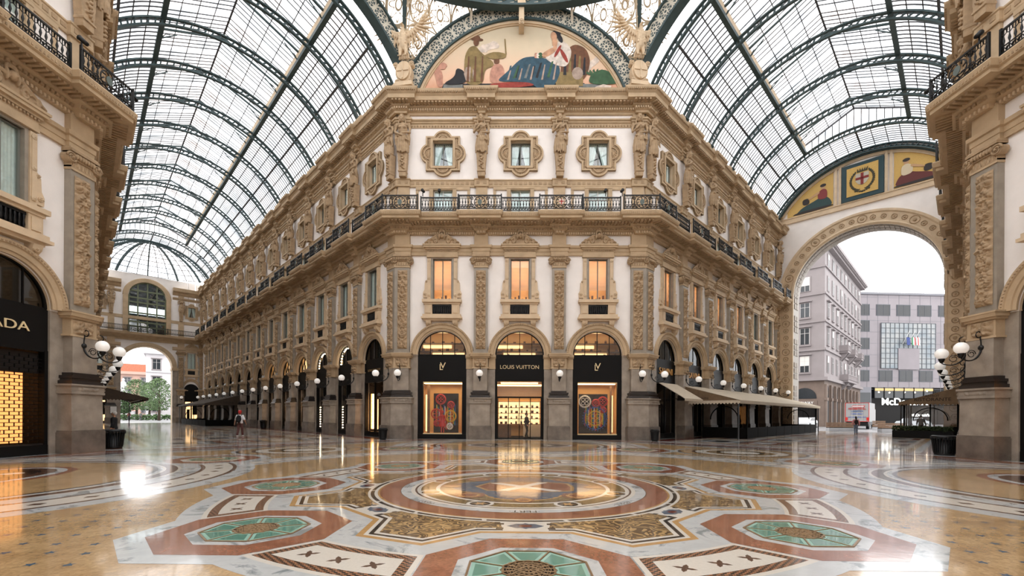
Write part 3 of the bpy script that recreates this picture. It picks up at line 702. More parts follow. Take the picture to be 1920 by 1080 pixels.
def goods(b,x0,x1,y,z,n,mi,seed):
    g=random.Random(seed)
    for i in range(n):
        x=x0+(x1-x0)*(i+.5)/n+g.uniform(-.03,.03); w=g.uniform(.05,.11); h=g.uniform(.07,.2)
        b.box(x-w,x+w,y-.08,y+.08,z,z+h,mi)
        if g.random()<.6: b.tube([(x-w*.6,y,z+h),(x-w*.4,y,z+h+.09),(x+w*.4,y,z+h+.09),(x+w*.6,y,z+h)],.01,4,mi)
leather=M('leather_goods',rgb(84,50,34),.5,.3,9)
def upper_room(t,w,seed,em=lampE2):
    b=MB(warmwall,wood,em,leather,lampE2); room(b,w,2.6,5.2,7.3); b.box(-w,w,.4,2.6,5.2,5.22,1)
    b.box(-w*.8,w*.8,1.2,1.35,7.15,7.2,2); b.box(-w*.8,w*.8,2.2,2.3,7.15,7.2,2)
    b.box(-w*.95,w*.95,2.1,2.55,5.85,5.9,1); b.box(-w*.95,w*.95,2.1,2.55,6.4,6.44,1)
    b.box(-w*.5,w*.5,2.54,2.58,5.66,5.82,4); b.box(-w*.8,w*.1,2.54,2.58,6.14,6.36,4)
    goods(b,-w*.9,w*.9,2.3,5.9,7,3,seed); goods(b,-w*.9,w*.9,2.3,6.44,6,3,seed+1); goods(b,-w*.8,w*.8,1.2,5.35,5,3,seed+3)
    b.build('upper_room',t)
def monogram(t,z,s=.54,y=.04):
    a=text('L',s,gold,.03,'monogram_letter',t,(-.07,y,z-.05),sx=.9); b=text('V',s,gold,.03,'monogram_letter',t,(.045,y-.01,z+.05),sx=1.1)
# centre doors
r=1.55
x,y,_=pos(V1,0,7.8)
t=shop_base('black shopfront with gold LOUIS VUITTON lettering over bright glass doors',(x,y,0),0,r)
b=MB(black); b.box(-r,r,.08,.2,3.75,5.3); b.box(-r,-r+.14,.06,.3,0,3.8); b.box(r-.14,r,.06,.3,0,3.8); b.box(-r,r,.04,.3,3.68,3.78); b.build('sign_board',t)
text('LOUIS VUITTON',.34,gold,.02,'lettering',t,(0,.06,4.58),sx=1.0,bold=-.002)
fanlight(t,r,shopglass); upper_room(t,2.2,5)
b=MB(black); b.box(-1.42,1.42,.14,.2,2.62,2.72); b.box(-1.42,1.42,.14,.2,0,.06)
for xx in (-1.4,-.72,-.02,.68,1.36): b.box(xx-.0,xx+.05,.12,.2,0,2.7)
for xx in (-.08,.12): b.tube([(xx,.06,.9),(xx,.06,1.6)],.015,6)
b.build('door_frame',t)
MB(shopglass).box(-1.4,1.4,.16,.17,0,3.7).build('door_glass',t)
b=MB(warmwall,wood,lampE,leather,lampE2,cream); room(b,2.4,4.5,0,3.72,0); b.box(-2.4,2.4,.25,4.5,0,.02,1)
b.box(-1.2,1.2,.5,.9,3.58,3.64,2); b.box(-1.9,1.9,2.5,3.2,3.58,3.64,2)
b.box(-1.5,1.5,4.42,4.46,.9,2.55,4)
for z in (.85,1.25,1.65,2.05,2.5): b.box(-1.6,1.6,4.1,4.45,z,z+.04,1)
for k,z in enumerate((.89,1.29,1.69,2.09)): goods(b,-1.5,1.5,4.25,z,8,3,20+k)
b.box(-1.7,-.55,2.0,2.8,0,.9,1); b.box(.3,1.5,3.2,3.8,0,.85,5)
for i in range(22): z=2.75+i*.045; b.box(-1.4,1.4,.5,.51,z,z+.018,5)
b.build('shop_interior',t)
# display windows either side
def display(side,x0):
    x,y,_=pos(V1,0,x0)
    t=shop_base('black shopfront with gold monogram and colourful wheel display, %s of the central doors'%side,(x,y,0),0,r)
    b=MB(black); b.box(-r,r,.08,.2,3.7,5.3); b.box(-r,-1.22,.06,.3,0,3.75); b.box(1.28,r,.06,.3,0,3.75); b.box(-r,r,.04,.3,3.66,3.76); b.box(-r,r,.02,.3,0,.3); b.build('sign_board',t)
    monogram(t,4.6); fanlight(t,r,shopglass); upper_room(t,2.2,11 if side=='left' else 17)
    b=MB(gold); b.box(-1.24,1.3,.1,.14,.3,.36); b.box(-1.24,1.3,.1,.14,3.58,3.64); b.build('brass_sill',t)
    MB(shopglass).box(-1.22,1.28,.16,.17,.3,3.66).build('display_glass',t)
    b=MB(warmwall,wood,lampE,black,lampE2); room(b,1.7,3.0,.3,3.68,0); b.box(-1.7,1.7,.25,3,.28,.3,1); b.box(-1.3,1.3,.7,1.2,3.56,3.6,2)
    b.box(-.75 if side=='left' else -1.0,.9,1.2,1.26,.35,2.95,3)
    b.box(-1.45,-1.3,2.0,2.05,.4,2.9,4); b.box(1.3,1.42,2.0,2.05,.4,2.9,4); b.box(-1.2,-1.05,1.3,1.5,.3,3.5,1); b.box(1.1,1.2,1.3,1.5,.3,3.5,1); b.build('display_box',t)
    cols=[red,simple('yellow_ribbon',rgb(240,190,40)),simple('green_ribbon',rgb(40,140,80)),simple('blue_ribbon',rgb(40,90,170)),whitep,simple('orange_ribbon',rgb(230,110,40))] if side=='left' else COLS
    globals()['COLS']=cols
    rb=MB(*cols); n=22
    for i in range(n):
        xx=-.62+1.34*i/n; zb=.5+.55*abs(xx-.05)+.08*((i*5)%3); zt=1.9+.3*((i*7)%4)/3
        rb.box(xx,xx+.05,1.12,1.14,zb,zt,i%6)
    rb.build('hanging_ribbons',t)
    whs=[(-.25,2.55,.33,0),(.42,2.2,.22,0),(-.55,1.6,.33,0),(.4,1.45,.38,1),(-.5,.98,.2,0),(.35,.78,.2,4)] if side=='left' else [(-.62,2.45,.4,4),(.55,2.45,.32,0),(.1,2.35,.25,0),(.6,1.9,.18,0),(.05,1.35,.52,1),(.05,1.35,.82,3)]
    for k,(a,z,rr,ci) in enumerate(whs):
        w=MB(cols[ci],black,cols[1]); i0=0
        for m_ in range(28):
            a0=2*PI*m_/28; w.ell((a+rr*math.cos(a0),1.04-.01*k,z+rr*math.sin(a0)),(.035,.02,.035),5,4,0)
        w.tube([(a+rr*.88*math.cos(2*PI*m_/24),1.03-.01*k,z+rr*.88*math.sin(2*PI*m_/24)) for m_ in range(25)],.03,5,0)
        if rr<.6:
            for m_ in range(4): a0=PI/4+PI/2*m_; w.tube([(a+(.42*rr)*math.cos(a0)+.26*rr*math.cos(t_),1.02-.01*k,z+.42*rr*math.sin(a0)+.26*rr*math.sin(t_)) for t_ in np.linspace(0,2*PI,13)],.018,4,2 if ci==1 else 0)
        w.build('wheel_ornament',t)
    return t
display('left',2.88); display('right',12.72)
def mannequin():
    mb=MB(red); mb.ell((0,0,1.42),(.085,.1,.12)); mb.tube([(0,0,1.3),(0,0,1.2)],.04,8)
    mb.tube([(0,0,1.22),(0,0,1.0),(0,0,.86),(0,0,.45)],[.15,.12,.14,.24],12)
    for s in (-1,1): mb.tube([(s*.15,0,1.17),(s*.2,-.03,.95),(s*.16,-.1,.78)],[.045,.035,.028],8); mb.tube([(s*.07,0,.5),(s*.08,0,.05)],[.06,.04],8)
    return sculpt('mannequin',mb,.025,2,red)
x,y,_=pos(V1,0,2.88)
o=link('mannequin',mannequin(),None,(x-.1,y+.85,.3)); o.scale=(1,1,1.0); tag(o,'red display mannequin among the wheels in the left shop window','mannequin')
# arcade shopfronts
savg=simple('amber_gold_letter',rgb(206,150,70),.5); obulb=emit('orange_bulb',(1,.5,.16),14); orangeP=emit('orange_backlit_panel',(1,.42,.12),1.25)
bricklight=lampO
def arcade_shop(F,i,kind):
    s=F['bays'][i]; x,y,_=pos(F['P'],F['th'],s); r=1.55 if F['w']==BF else 1.42
    D=dict(dark='dark shopfront',warm='shopfront with a warm lit fanlight',bulb='dark shopfront edged with small white bulbs',lamp='black shopfront with glowing orange lamps',savini='dark shopfront with gold SAVINI sign',prada='black shopfront with gold sign and orange window',brick='black shopfront with orange brick-patterned grille')
    t=shop_base(D[kind]+', '+names(F,i),(x,y,0),F['th'],r)
    b=MB(black); b.box(-r,r,.08,.2,3.75,5.3); b.box(-r,-r+.12,.06,.3,0,3.8); b.box(r-.12,r,.06,.3,0,3.8); b.box(-r,r,.05,.3,0,.35); 
    if kind not in ('prada','brick'): b.box(-.04,.04,.1,.2,.35,3.75)
    b.build('shop_frame',t)
    lit=kind=='warm'
    fanlight(t,r,None,4,5.34,shopglass if lit or kind=='bulb' else darkglass)
    if kind not in ('prada','brick'): MB(darkglass if kind=='dark' else shopglass).box(-r,r,.15,.16,.35,3.75).build('display_glass',t)
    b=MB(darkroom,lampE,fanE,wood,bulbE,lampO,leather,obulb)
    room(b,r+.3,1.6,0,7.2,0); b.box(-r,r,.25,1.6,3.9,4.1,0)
    if lit:
        b.prism([(-r*.97,5.36)]+[(-r*.97*math.cos(PI*q/16),5.36+r*.97*math.sin(PI*q/16)) for q in range(1,16)]+[(r*.97,5.36)],.5,.52,'y',2)
        for k in range(5): b.box(-r+k*r/2-.03,-r+k*r/2+.03,.44,.5,4.1,5.6+.9*(1-abs(k-2)/2),3)
        b.box(.25,r*.9,.5,.52,.4,3.5,2)
    if kind=='lamp':
        for (a,z) in ((-.8,2.6),(-.8,2.35),(-.8,1.6),(-.8,1.35),(-.8,.9),(-.8,.65)): b.ell((a-.1,.42,z),(.06,.06,.06),8,6,7)
        b.box(-.35,-.3,.5,.55,.5,2.6,2); b.box(-1.3,-1.27,.5,.6,.5,3.0,5); b.box(-1.1,-1.05,.5,.6,.5,3.0,1); b.box(-.2,.9,.5,.6,.5,.55,1)
    if kind=='bulb':
        for k in range(9): b.ell((-r+.55,.2,.5+k*.2),(.04,.04,.04),6,4,4)
        for k in range(9): a=PI*(.98-.06*k); b.ell(((r-.2)*math.cos(a),.2,5.35+(r-.2)*math.sin(a)),(.045,.045,.045),6,4,4)
    b.build('shop_interior',t)
    if kind=='savini': text('SAVINI',.62,savg,.03,'lettering',t,(0,.04,4.55),sx=1.05)
    if kind=='lamp': text('LOUIS VUITTON',.24,M('dull_gold_letter',rgb(120,96,64),.5,0),.03,'lettering',t,(0,.05,4.58))
    if kind=='prada': text('PRADA',.46,gold,.03,'lettering',t,(-.0,.05,4.55),sx=1.25)
    if kind in ('prada','brick'):
        b=MB(black,darkb)   # security grille in brick bond
        for k in range(25):
            z=.4+k*.128; b.box(-r+.12,r-.12,.16,.19,z,z+.022)
            for j in range(10):
                xx=-r+.15+j*.3+(.15 if k%2 else 0)
                if xx<r-.14: b.box(xx,xx+.018,.16,.19,z,z+.128)
        b.box(-r,r,.1,.24,0,.4,1); b.build('security_grille',t)
        b=MB(warmwall,orangeP,leather,darkroom); b.box(-r,r,2.0,2.05,.3,3.7,3); b.box(-1.25,1.1,.5,.54,.45,2.95,1); b.box(-r,r,.3,.34,2.95,3.7,3); b.build('lit_display',t)
        b=MB(simple('dark_dress',rgb(26,22,24))); b.lathe([(.2,.5),(.3,.55),(.34,.9),(.2,1.35),(.24,1.6),(.12,1.8),(.05,1.95)],-.1,.38,12)
        b.build('dress_form',t)
    return t
LBK=['lamp','bulb','bulb','warm','warm','warm','dark','dark','dark','dark','dark','dark','dark']
for i in range(13): arcade_shop(LB,i,LBK[i])
for i in range(6): arcade_shop(RB,i,'savini' if i<2 else 'dark')
arcade_shop(WF,0,'prada'); arcade_shop(EF,0,'brick')
for i in range(13): arcade_shop(WC,i,'dark')
for i in range(6): arcade_shop(EC,i,'dark')

# ------------------------------------------------------------------ globe lamps
def lamp(lb,x,y,th,reach=.45,z=4.1,rg=.215,grp='globe lamps on the pilasters'):
    t=thing('globe_lamp',lb,'lamp',(x,y,0),th,grp)
    MBg=MB(globeM).ell((0,-reach,z),(rg,rg,rg),20,14); MBg.build('globe',t)
    b=MB(blackm); b.lathe([(.001,z-rg-.16),(.05,z-rg-.14),(.1,z-rg-.03),(.11,z-rg+.04),(.06,z-rg+.05)],0,-reach,12)
    i0=len(b.v); b.lathe([(.001,0),(.1,.0),(.09,.04),(.04,.06),(.001,.08)],0,0,12); b.xf(Matrix.Translation((0,-.36,z+.02))@Matrix.Rotation(PI/2,4,'X'),i0)
    q=reach-.36; b.tube([(0,-.36-q*(1-math.cos(u*PI/2))**.9,z+.02-.56*math.sin(u*PI*.62)+.12*u*u) for u in np.linspace(0,1,12)],[.032]*6+[.024]*6,6)
    b.tube([(0,-.36,z),(0,-.37,z+.22),(0,-.4,z+.42)]+[(0,-.46-.1*math.cos(u),z+.5+.12*math.sin(u)) for u in np.linspace(PI*.1+PI,-.6*PI,12)],.02,5)
    b.tube([(0,-.5-q*.3+(.16*(1-u*.6))*math.cos(u*9),z-.22+(.16*(1-u*.6))*math.sin(u*9)) for u in np.linspace(0,1,18)],.014,5)
    b.build('bracket',t); return t
LP={}
def put_lamp(F,s,lb,reach,z=4.1,rg=.215):
    x,y,_=pos(F['P'],F['th'],s); k=(reach,z,rg)
    if k not in LP: LP[k]=lamp(lb,x,y,F['th'],reach,z,rg)
    else: dup(LP[k],(x,y,0),F['th'],lb)
for F in (FR,LB,RB,WF,WC,EF,EC):
    for i,s in enumerate(F['pil']):
        if F is FR: lb='white globe lamp on the pilaster %s of the central glass doors'%(('left','right')[i])
        elif F in (WF,EF): continue
        else: lb='white globe lamp, %s from the corner, %s'%(ORD[i+1],F['nm'])
        put_lamp(F,s,lb,.95 if F is FR else 1.25)
put_lamp(FR,.3,'white globe lamp facing front on the left corner pilaster',.95)
put_lamp(LB,-CC,'white globe lamp facing the long arcade on the left corner pilaster',1.25)
put_lamp(FR,15.3,'white globe lamp facing front on the right corner pilaster',.95)
put_lamp(RB,CC,'white globe lamp facing the street arcade beside the gold restaurant sign',1.25)
put_lamp(WF,-CC,'white globe lamp on the near left block facing the crossing',1.1,4.12,.22)
put_lamp(WC,CC,'larger white globe lamp on the near left block corner facing the long arcade',1.05,4.1,.22)
put_lamp(EC,-CC,'white globe lamp on the near right block corner facing the street arcade',1.05,4.1,.22)
put_lamp(EF,CC,'white globe lamp on the near right block facing the crossing',1.1,4.12,.22)

# ------------------------------------------------------------------ balcony railings
enam=simple('red_enamel_shield',rgb(180,60,50)); enamw=simple('white_enamel_shield',rgb(214,206,196)); enamo=simple('grey_green_plaque',rgb(92,104,100))
def rail_panel(Lp,medal,mirror=False):
    t=thing('balcony_railing','x','railing',(0,0,0),0,'wrought-iron balcony railings')
    b=MB(blackm); b.box(-Lp/2,Lp/2,-.03,.03,.86,.92); b.box(-Lp/2,Lp/2,-.02,.02,.08,.12); b.box(-Lp/2,Lp/2,-.02,.02,.3,.33); b.build('rail_bars',t)
    for sg in (-1,1): MB(blackm).box(sg*Lp/2-.035,sg*Lp/2+.035,-.035,.035,0,.98).build('post',t)
    b=MB(blackm); n=int(Lp/.17)
    for i in range(n):
        x=-Lp/2+Lp*(i+.5)/n
        if medal and abs(x)<.38: continue
        b.lathe([(.016,.12),(.016,.36),(.045,.48),(.016,.62),(.016,.86)],x,0,5)
        b.tube([(x-.07,0,.84),(x-.085,0,.72),(x,0,.66),(x+.085,0,.72),(x+.07,0,.84)],.017,4)
        b.tube([(x-.09,0,.14),(x,0,.28),(x+.09,0,.14)],.022,4); b.ell((x+.1,0,.22),(.04,.02,.05),6,4)
    if medal:
        b.tube([(.33*math.cos(a),0,.49+.33*math.sin(a)) for a in np.linspace(0,2*PI,21)],.025,5)
        for k in range(8): a=PI*k/4; b.tube([(.2*math.cos(a),-.01,.49+.2*math.sin(a)),(.33*math.cos(a+.3),-.01,.49+.33*math.sin(a+.3))],.025,5)
        for sg in (-1,1):
            for (cx,cz,rr) in ((.48,.7,.12),(.48,.3,.12),(.3,.14,.08),(.3,.84,.08)):
                b.tube([(sg*(cx+rr*(1-q*.7)*math.cos(q*9)),0,cz+rr*(1-q*.7)*math.sin(q*9)) for q in np.linspace(0,1,12)],.022,4)
    b.build('ironwork',t)
    if medal:
        if medal==2:
            s=MB(enamw,enam); s.prism([(-.15,.64),(.15,.64),(.15,.46),(0,.3),(-.15,.46)],-.05,-.02,'y'); s.box(-.03,.03,-.06,-.05,.33,.64,1); s.box(-.14,.14,-.06,-.05,.48,.54,1); s.build('shield',t)
        else:
            s=MB(enamo); s.prism([(.13*math.cos(q),.49+.17*math.sin(q)) for q in np.linspace(0,2*PI,17)[:-1]],-.05,-.02,'y'); s.build('oval_plaque',t)
    return t
RP={}
def put_rail(F,s,Lp,medal,off,lb):
    x,y,_=pos(F['P'],F['th'],s,off); k=(round(Lp,2),medal)
    if k not in RP:
        RP[k]=rail_panel(Lp,medal); q=RP[k]; q.location=(x,y,13.89); q.rotation_euler=(0,0,F['th']); q['label']=lb
    else: dup(RP[k],(x,y,13.89),F['th'],lb)
for F in (FR,LB,RB,WF,WC,EF,EC):
    st='central facade' if F is FR else F['nm']
    for i,s in enumerate(F['bays']):
        if F is FR and i!=1: L_=F['w']-2.62-.0; 
        put_rail(F,s,F['w']-2.6,False,1.1,'black iron railing between bowed panels, '+names(F,i))
    for i,s in enumerate(F['pil']):
        put_rail(F,s,2.6,2 if (F is FR and i==1) else True,1.38,'bowed black iron railing panel with a plaque, %s over the %s'%((('left','right')[i] if F is FR else ORD[i+1]+' pilaster'),st))
for V,Fa,sa,Fb,sb,nm in ((V1,LB,-1,FR,1,'left corner of the central block'),(V4,FR,15.6-1,RB,1,'right corner of the central block'),(V2,WF,-1,WC,1,'corner of the near left block'),(V3,EC,-1,EF,1,'corner of the near right block')):
    put_rail(Fa,sa+.5,2.15,2 if V is V3 else True,1.38,'bowed black iron railing, first face, '+nm)
    put_rail(Fb,sb-.5,2.15,True,1.38,'bowed black iron railing, second face, '+nm)
def spot(F,s,lb,yaw=0):
    x,y,_=pos(F['P'],F['th'],s,1.42); t=thing('floodlight',lb,'floodlight',(x,y,14.85),F['th']+yaw,'floodlights on the balcony')
    i0=0; b=MB(blackm); b.lathe([(.001,-.15),(.075,-.15),(.085,.13),(.1,.16),(.001,.16)],0,0,10); b.xf(Matrix.Translation((0,-.05,.16))@Matrix.Rotation(R(-50),4,'X')); b.build('housing',t)
    MB(blackm).box(-.02,.02,-.02,.02,-.15,.12).build('mount',t)
spot(FR,1.9,'tilted black floodlight on the railing at the left corner',.6); spot(FR,2.9,'small black floodlight beside the left corner floodlight',.2)
spot(FR,12.9,'small black floodlight left of the right corner floodlight',-.4); spot(FR,13.9,'tilted black floodlight on the railing at the right corner',-.6)
spot(WF,-1.6,'black floodlight on the near left balcony',.3); spot(WC,.3,'second black floodlight at the near left balcony corner',.3)
spot(EF,1.3,'black floodlight on the near right balcony',.3); spot(EC,-.4,'black floodlight at the near right balcony corner',.3)

# ------------------------------------------------------------------ glass vaults
HW=7.35; CR=8.5; CZ=22.9-math.sqrt(CR**2-HW**2)
AS=math.asin(HW/CR)      # half opening angle from the vertical
def VP(a,rad=0): return ((CR+rad)*math.sin(a),CZ+(CR+rad)*math.cos(a))
AN=math.asin(3.6/CR)
def rib_mb():
    mb=MB(iron); n=40
    for r0 in (0,-.38):
        pr=[VP(-AS+2*AS*i/n,r0) for i in range(n+1)]
        for a,b in zip(pr[:-1],pr[1:]): mb.bar((a[0],0,a[1]),(b[0],0,b[1]),.2,.1)
    m_=44
    for i in range(m_):
        a=-AS+2*AS*i/m_; b=a+2*AS/m_*.6; p=VP(a,-.38);q=VP(b,0); mb.bar((p[0],0,p[1]),(q[0],0,q[1]),.09,.09)
    return mb
def rib_foot(sg):
    mb=MB(iron); x,z=VP(sg*AS,-.2); mb.box(x-.2,x+.2,-.16,.16,z-.75,z-.1); mb.box(x-.28,x+.28,-.22,.22,z-.12,z); mb.prism([(x-.18,z-.75),(x+.18,z-.75),(x,z-1.1)],-.12,.12,'y'); return mb
def barrel_mb(b):
    g=MB(roofg); k=MB(ironl); r=.12; n=34; P=[VP(-AS+2*AS*i/n,r) for i in range(n+1)]
    for p,q in zip(P[:-1],P[1:]): g.add([(p[0],0,p[1]),(q[0],0,q[1]),(q[0],b,q[1]),(p[0],b,p[1])],[(0,1,2,3)])
    for j in range(1,18): p=VP(-AS+2*AS*j/18,r-.03); w=.13 if j in(3,9,15) else .055; k.box(p[0]-w/2,p[0]+w/2,0,b,p[1]-.03,p[1]+.03)
    for j in range(1,11):
        yy=b*j/11; Q=[VP(-AS+2*AS*i/24,r-.02) for i in range(25)]
        for p,q in zip(Q[:-1],Q[1:]): k.bar((p[0],yy,p[1]),(q[0],yy,q[1]),.05,.06)
    return g,k
def gable_mb():
    xe,ze=VP(AN,.12); zr=28.9; g=MB(roofg); P=[(-xe,ze),(-xe,ze+.75),(0,zr),(xe,ze+.75),(xe,ze)]+[VP(AN-2*AN*i/8,.12) for i in range(1,8)]
    g.add([(x,0,z) for x,z in P],[tuple(range(len(P)))]); k=MB(ironl)
    for i in range(-6,7): x=xe*i/7; zt=zr-(zr-ze-.75)*abs(x)/xe; k.box(x-.03,x+.03,-.03,.03,CZ+math.sqrt((CR+.12)**2-x*x),zt)
    for sg in (-1,1): k.bar((sg*xe,0,ze+.75),(0,0,zr),.12,.14)
    return g,k
def glazing_mb(b):
    g=MB(roofg); r=.12; n=14
    for a0,a1 in ((-AS,-AN),(AN,AS)):
        P=[VP(a0+(a1-a0)*i/n,r) for i in range(n+1)]
        for p,q in zip(P[:-1],P[1:]): g.add([(p[0],0,p[1]),(q[0],0,q[1]),(q[0],b,q[1]),(p[0],b,p[1])],[(0,1,2,3)])
    xe,ze=VP(AN,r); ze+=.75; zr=28.9
    for sg in (-1,1): g.add([(sg*xe,0,ze),(0,0,zr),(0,b,zr),(sg*xe,b,ze)],[(0,1,2,3)])
    k=MB(ironl)
    for a0,a1 in ((-AS,-AN),(AN,AS)):
        for j in range(1,6):
            p=VP(a0+(a1-a0)*j/6,r-.03); w=.14 if j==3 else .055; k.box(p[0]-w/2,p[0]+w/2,0,b,p[1]-.03,p[1]+.03)
        for j in range(1,11):
            yy=b*j/11; P=[VP(a0+(a1-a0)*i/8,r-.02) for i in range(9)]
            for p,q in zip(P[:-1],P[1:]): k.bar((p[0],yy,p[1]),(q[0],yy,q[1]),.05,.06)
    for sg in (-1,1):
        for j in range(1,4): f=j/4; k.box(sg*xe*(1-f)-.02,sg*xe*(1-f)+.02,0,b,ze+(zr-ze)*f-.05,ze+(zr-ze)*f)
        for j in range(1,11): yy=b*j/11; k.bar((sg*xe,yy,ze-.03),(0,yy,zr-.03),.04,.05)
    k.box(-.05,.05,0,b,zr-.1,zr-.02)
    w=MB(tanl,iron)
    for sg in (-1,1): w.box(sg*xe-.03,sg*xe+.03,0,b,ze-.72,ze); w.box(sg*xe-.14,sg*xe+.14,0,b,ze-.95,ze-.68,1); 
    t=MB(iron)  # light truss under the lantern
    for sg in (-1,1):
        t.bar((sg*xe,b/2,ze-.12),(0,b/2,zr-.3),.09,.12); t.bar((sg*xe,b/2,ze-.8),(sg*(xe-.95),b/2,ze+.0),.06,.06)
        t.tube([(sg*(xe-.1),b/2,ze-.7),(sg*(xe-.35),b/2,ze-.3),(sg*(xe-.6),b/2,ze-.2)],.025,4)
    t.ell((0,b/2,zr-.35),(.16,.06,.12))
    return g,k,w,t
ribM=None; PR={}
def vault(P,th,n,side,first=1.27):
    global ribM
    lbn='long arcade' if side=='left' else 'street arcade'
    # local frame: x across, y along the arm
    rot=th-PI/2; c,s=math.cos(th),math.sin(th); at=lambda d:(P[0]+c*d,P[1]+s*d,0)
    for k in range(0,n+1):
        lb='green iron roof rib, %s from the crossing over the %s'%(ORD[k+1],lbn)
        if 'rib' not in PR:
            t=thing('roof_rib',lb,'roof rib',at(first+BA*k),rot,'iron ribs of the glass vaults'); rib_mb().build('rib_arch',t); 
            for sg in (-1,1): rib_foot(sg).build('rib_foot',t)
            PR['rib']=t
        else: dup(PR['rib'],at(first+BA*k),rot,lb)
    for k in range(n):
        lb='panel of roof glazing with thin bars, %s from the crossing over the %s'%(ORD[k+1],lbn)
        if k==n-1:
            if 'ba' not in PR:
                t=thing('roof_glazing','plain barrel panel of roof glazing, last over the '+lbn,'glass roof',at(first+BA*k),rot,'roof glazing between the ribs'); g,kk=barrel_mb(BA); g.build('glass',t,fix=False); kk.build('glazing_bars',t); PR['ba']=t
                t=thing('lantern_gable','glazed gable closing the raised lantern of the '+lbn,'glass gable',at(first+BA*k),rot,'lantern gables'); g,kk=gable_mb(); g.build('glass',t,fix=False); kk.build('glazing_bars',t); PR['ga']=t
            else: dup(PR['ba'],at(first+BA*k),rot,'plain barrel panel of roof glazing, last over the '+lbn); dup(PR['ga'],at(first+BA*k),rot,'glazed gable closing the raised lantern of the '+lbn)
            if n==6: q=dup(PR['ba'],at(first+BA*n),rot,'narrow strip of roof glazing against the street arcade end wall'); q.scale=(1,.11,1)
        elif 'gl' not in PR:
            t=thing('roof_glazing',lb,'glass roof',at(first+BA*k),rot,'roof glazing between the ribs'); g,kk,w,tr=glazing_mb(BA)
            g.build('glass',t,fix=False); kk.build('glazing_bars',t); w.build('lantern_curb',t); tr.build('lantern_truss',t); PR['gl']=t
        else: dup(PR['gl'],at(first+BA*k),rot,lb)
PL=((V1[0]+V2[0])/2,(V1[1]+V2[1])/2); PRt=((V4[0]+V3[0])/2,(V4[1]+V3[1])/2)
vault(PL,R(135),13,'left'); vault(PRt,R(45),6,'right',1.37)
# hipped glass end of the left vault
def apse(P,th):
    rot=th-PI/2; c,s=math.cos(th),math.sin(th); d0=1.27+BA*13; t=thing('roof_apse','rounded glass end of the roof over the far end of the long arcade','glass roof',(P[0]+c*d0,P[1]+s*d0,0),rot)
    nphi,nr=18,10; g=MB(roofg); pts=np.zeros((nphi+1,nr+1,3))
    for i in range(nphi+1):
        ph=PI*i/nphi
        for j in range(nr+1):
            f=j/nr; a=AS*f; x,z=VP(a,.12); pts[i,j]=(x*math.cos(ph),x*math.sin(ph)*.58,z)
    g.grid(pts[:,:,0],pts[:,:,1],pts[:,:,2]); g.build('glass',t,fix=False)
    b=MB(iron)
    for i in (0,3,6,9,12,15,18):
        for j in range(nr): b.bar(pts[i,j]-np.array((0,0,.15)),pts[i,j+1]-np.array((0,0,.15)),.14,.3)
    b.build('ribs',t); k=MB(ironl)
    for i in range(nphi+1):
        for j in range(2,nr): k.bar(pts[i,j],pts[i,j+1],.07)
    for j in range(2,nr+1,1):
        for i in range(nphi): k.bar(pts[i,j],pts[i+1,j],.07)
    k.build('glazing_bars',t)
apse(PL,R(135))

# ------------------------------------------------------------------ crossing: lattice arches, ring, tracery, dome
def lattice_ring(name,cz,r0,r1,a0,a1,y0,y1,lb,loc,rot,key=True,scale=1.0):
    t=thing(name,lb,'arch',loc,rot,'rosette iron arches of the crossing')
    n=72; b=MB(latI); uv=[]; L=(a1-a0)*(r0+r1)/2; w=r1-r0; rep=max(1,round(L/w))
    for i in range(n+1):
        a=a0+(a1-a0)*i/n
        for r,vv in ((r0,0.),(r1,1.)): b.v.append((r*math.cos(a),y0,cz+r*math.sin(a))); uv.append((rep*i/n,vv))
    for i in range(n): b.f.append((2*i,2*i+1,2*i+3,2*i+2)); b.mi.append(0); b.sm.append(False)
    b.uv=uv; b.build('rosette_band',t,fix=False)
    e=MB(iron,cream); e.arc([(r0-.1,y0-.12),(r0-.1,y1),(r0+.03,y1),(r0+.03,y0-.12)],cz,a0,a1,60); e.arc([(r1-.03,y0-.12),(r1-.03,y1),(r1+.09,y1),(r1+.09,y0-.12)],cz,a0,a1,60); e.arc([(r0,y0+.02),(r0,y1),(r1,y1),(r1,y0+.02)],cz,a0,a1,48); e.build('arch_flange',t)
    return t
LR,LC=7.0,19.45
a_=math.asin((22.0-LC)/(LR+.5))
lattice_ring('iron_arch',LC,LR,LR+.92,a_,PI-a_,-.25,.3,'cream and green rosette iron arch framing the painted lunette',(0,18.5,0),0)
lattice_ring('iron_arch',CZ,CR-.1,CR+.85,PI/2-AS,PI/2+AS,-.25,.3,'rosette iron arch over the mouth of the long arcade',(PL[0],PL[1],0),R(135)-PI/2)
lattice_ring('iron_arch',CZ,CR-.1,CR+.85,PI/2-AS,PI/2+AS,-.25,.3,'rosette iron arch over the mouth of the street arcade',(PRt[0],PRt[1],0),R(45)-PI/2)
key=MB(tanl); key.box(-.16,.16,-.75,.0,25.6,26.9); key.box(-.24,.24,-.85,0,26.8,27.0); volute(key,0,-.78,25.75,.16,1); tag(key.build('keystone_bracket',None,(0,18.4,0)),'tan scrolled bracket at the top of the painted lunette','bracket')
RR=17.7; RZ0,RZ1=26.75,27.7
t=thing('dome_ring','green iron ring with cream wave scrolls above the painted lunette','iron ring',(0,0,0))
b=MB(iron); n=96
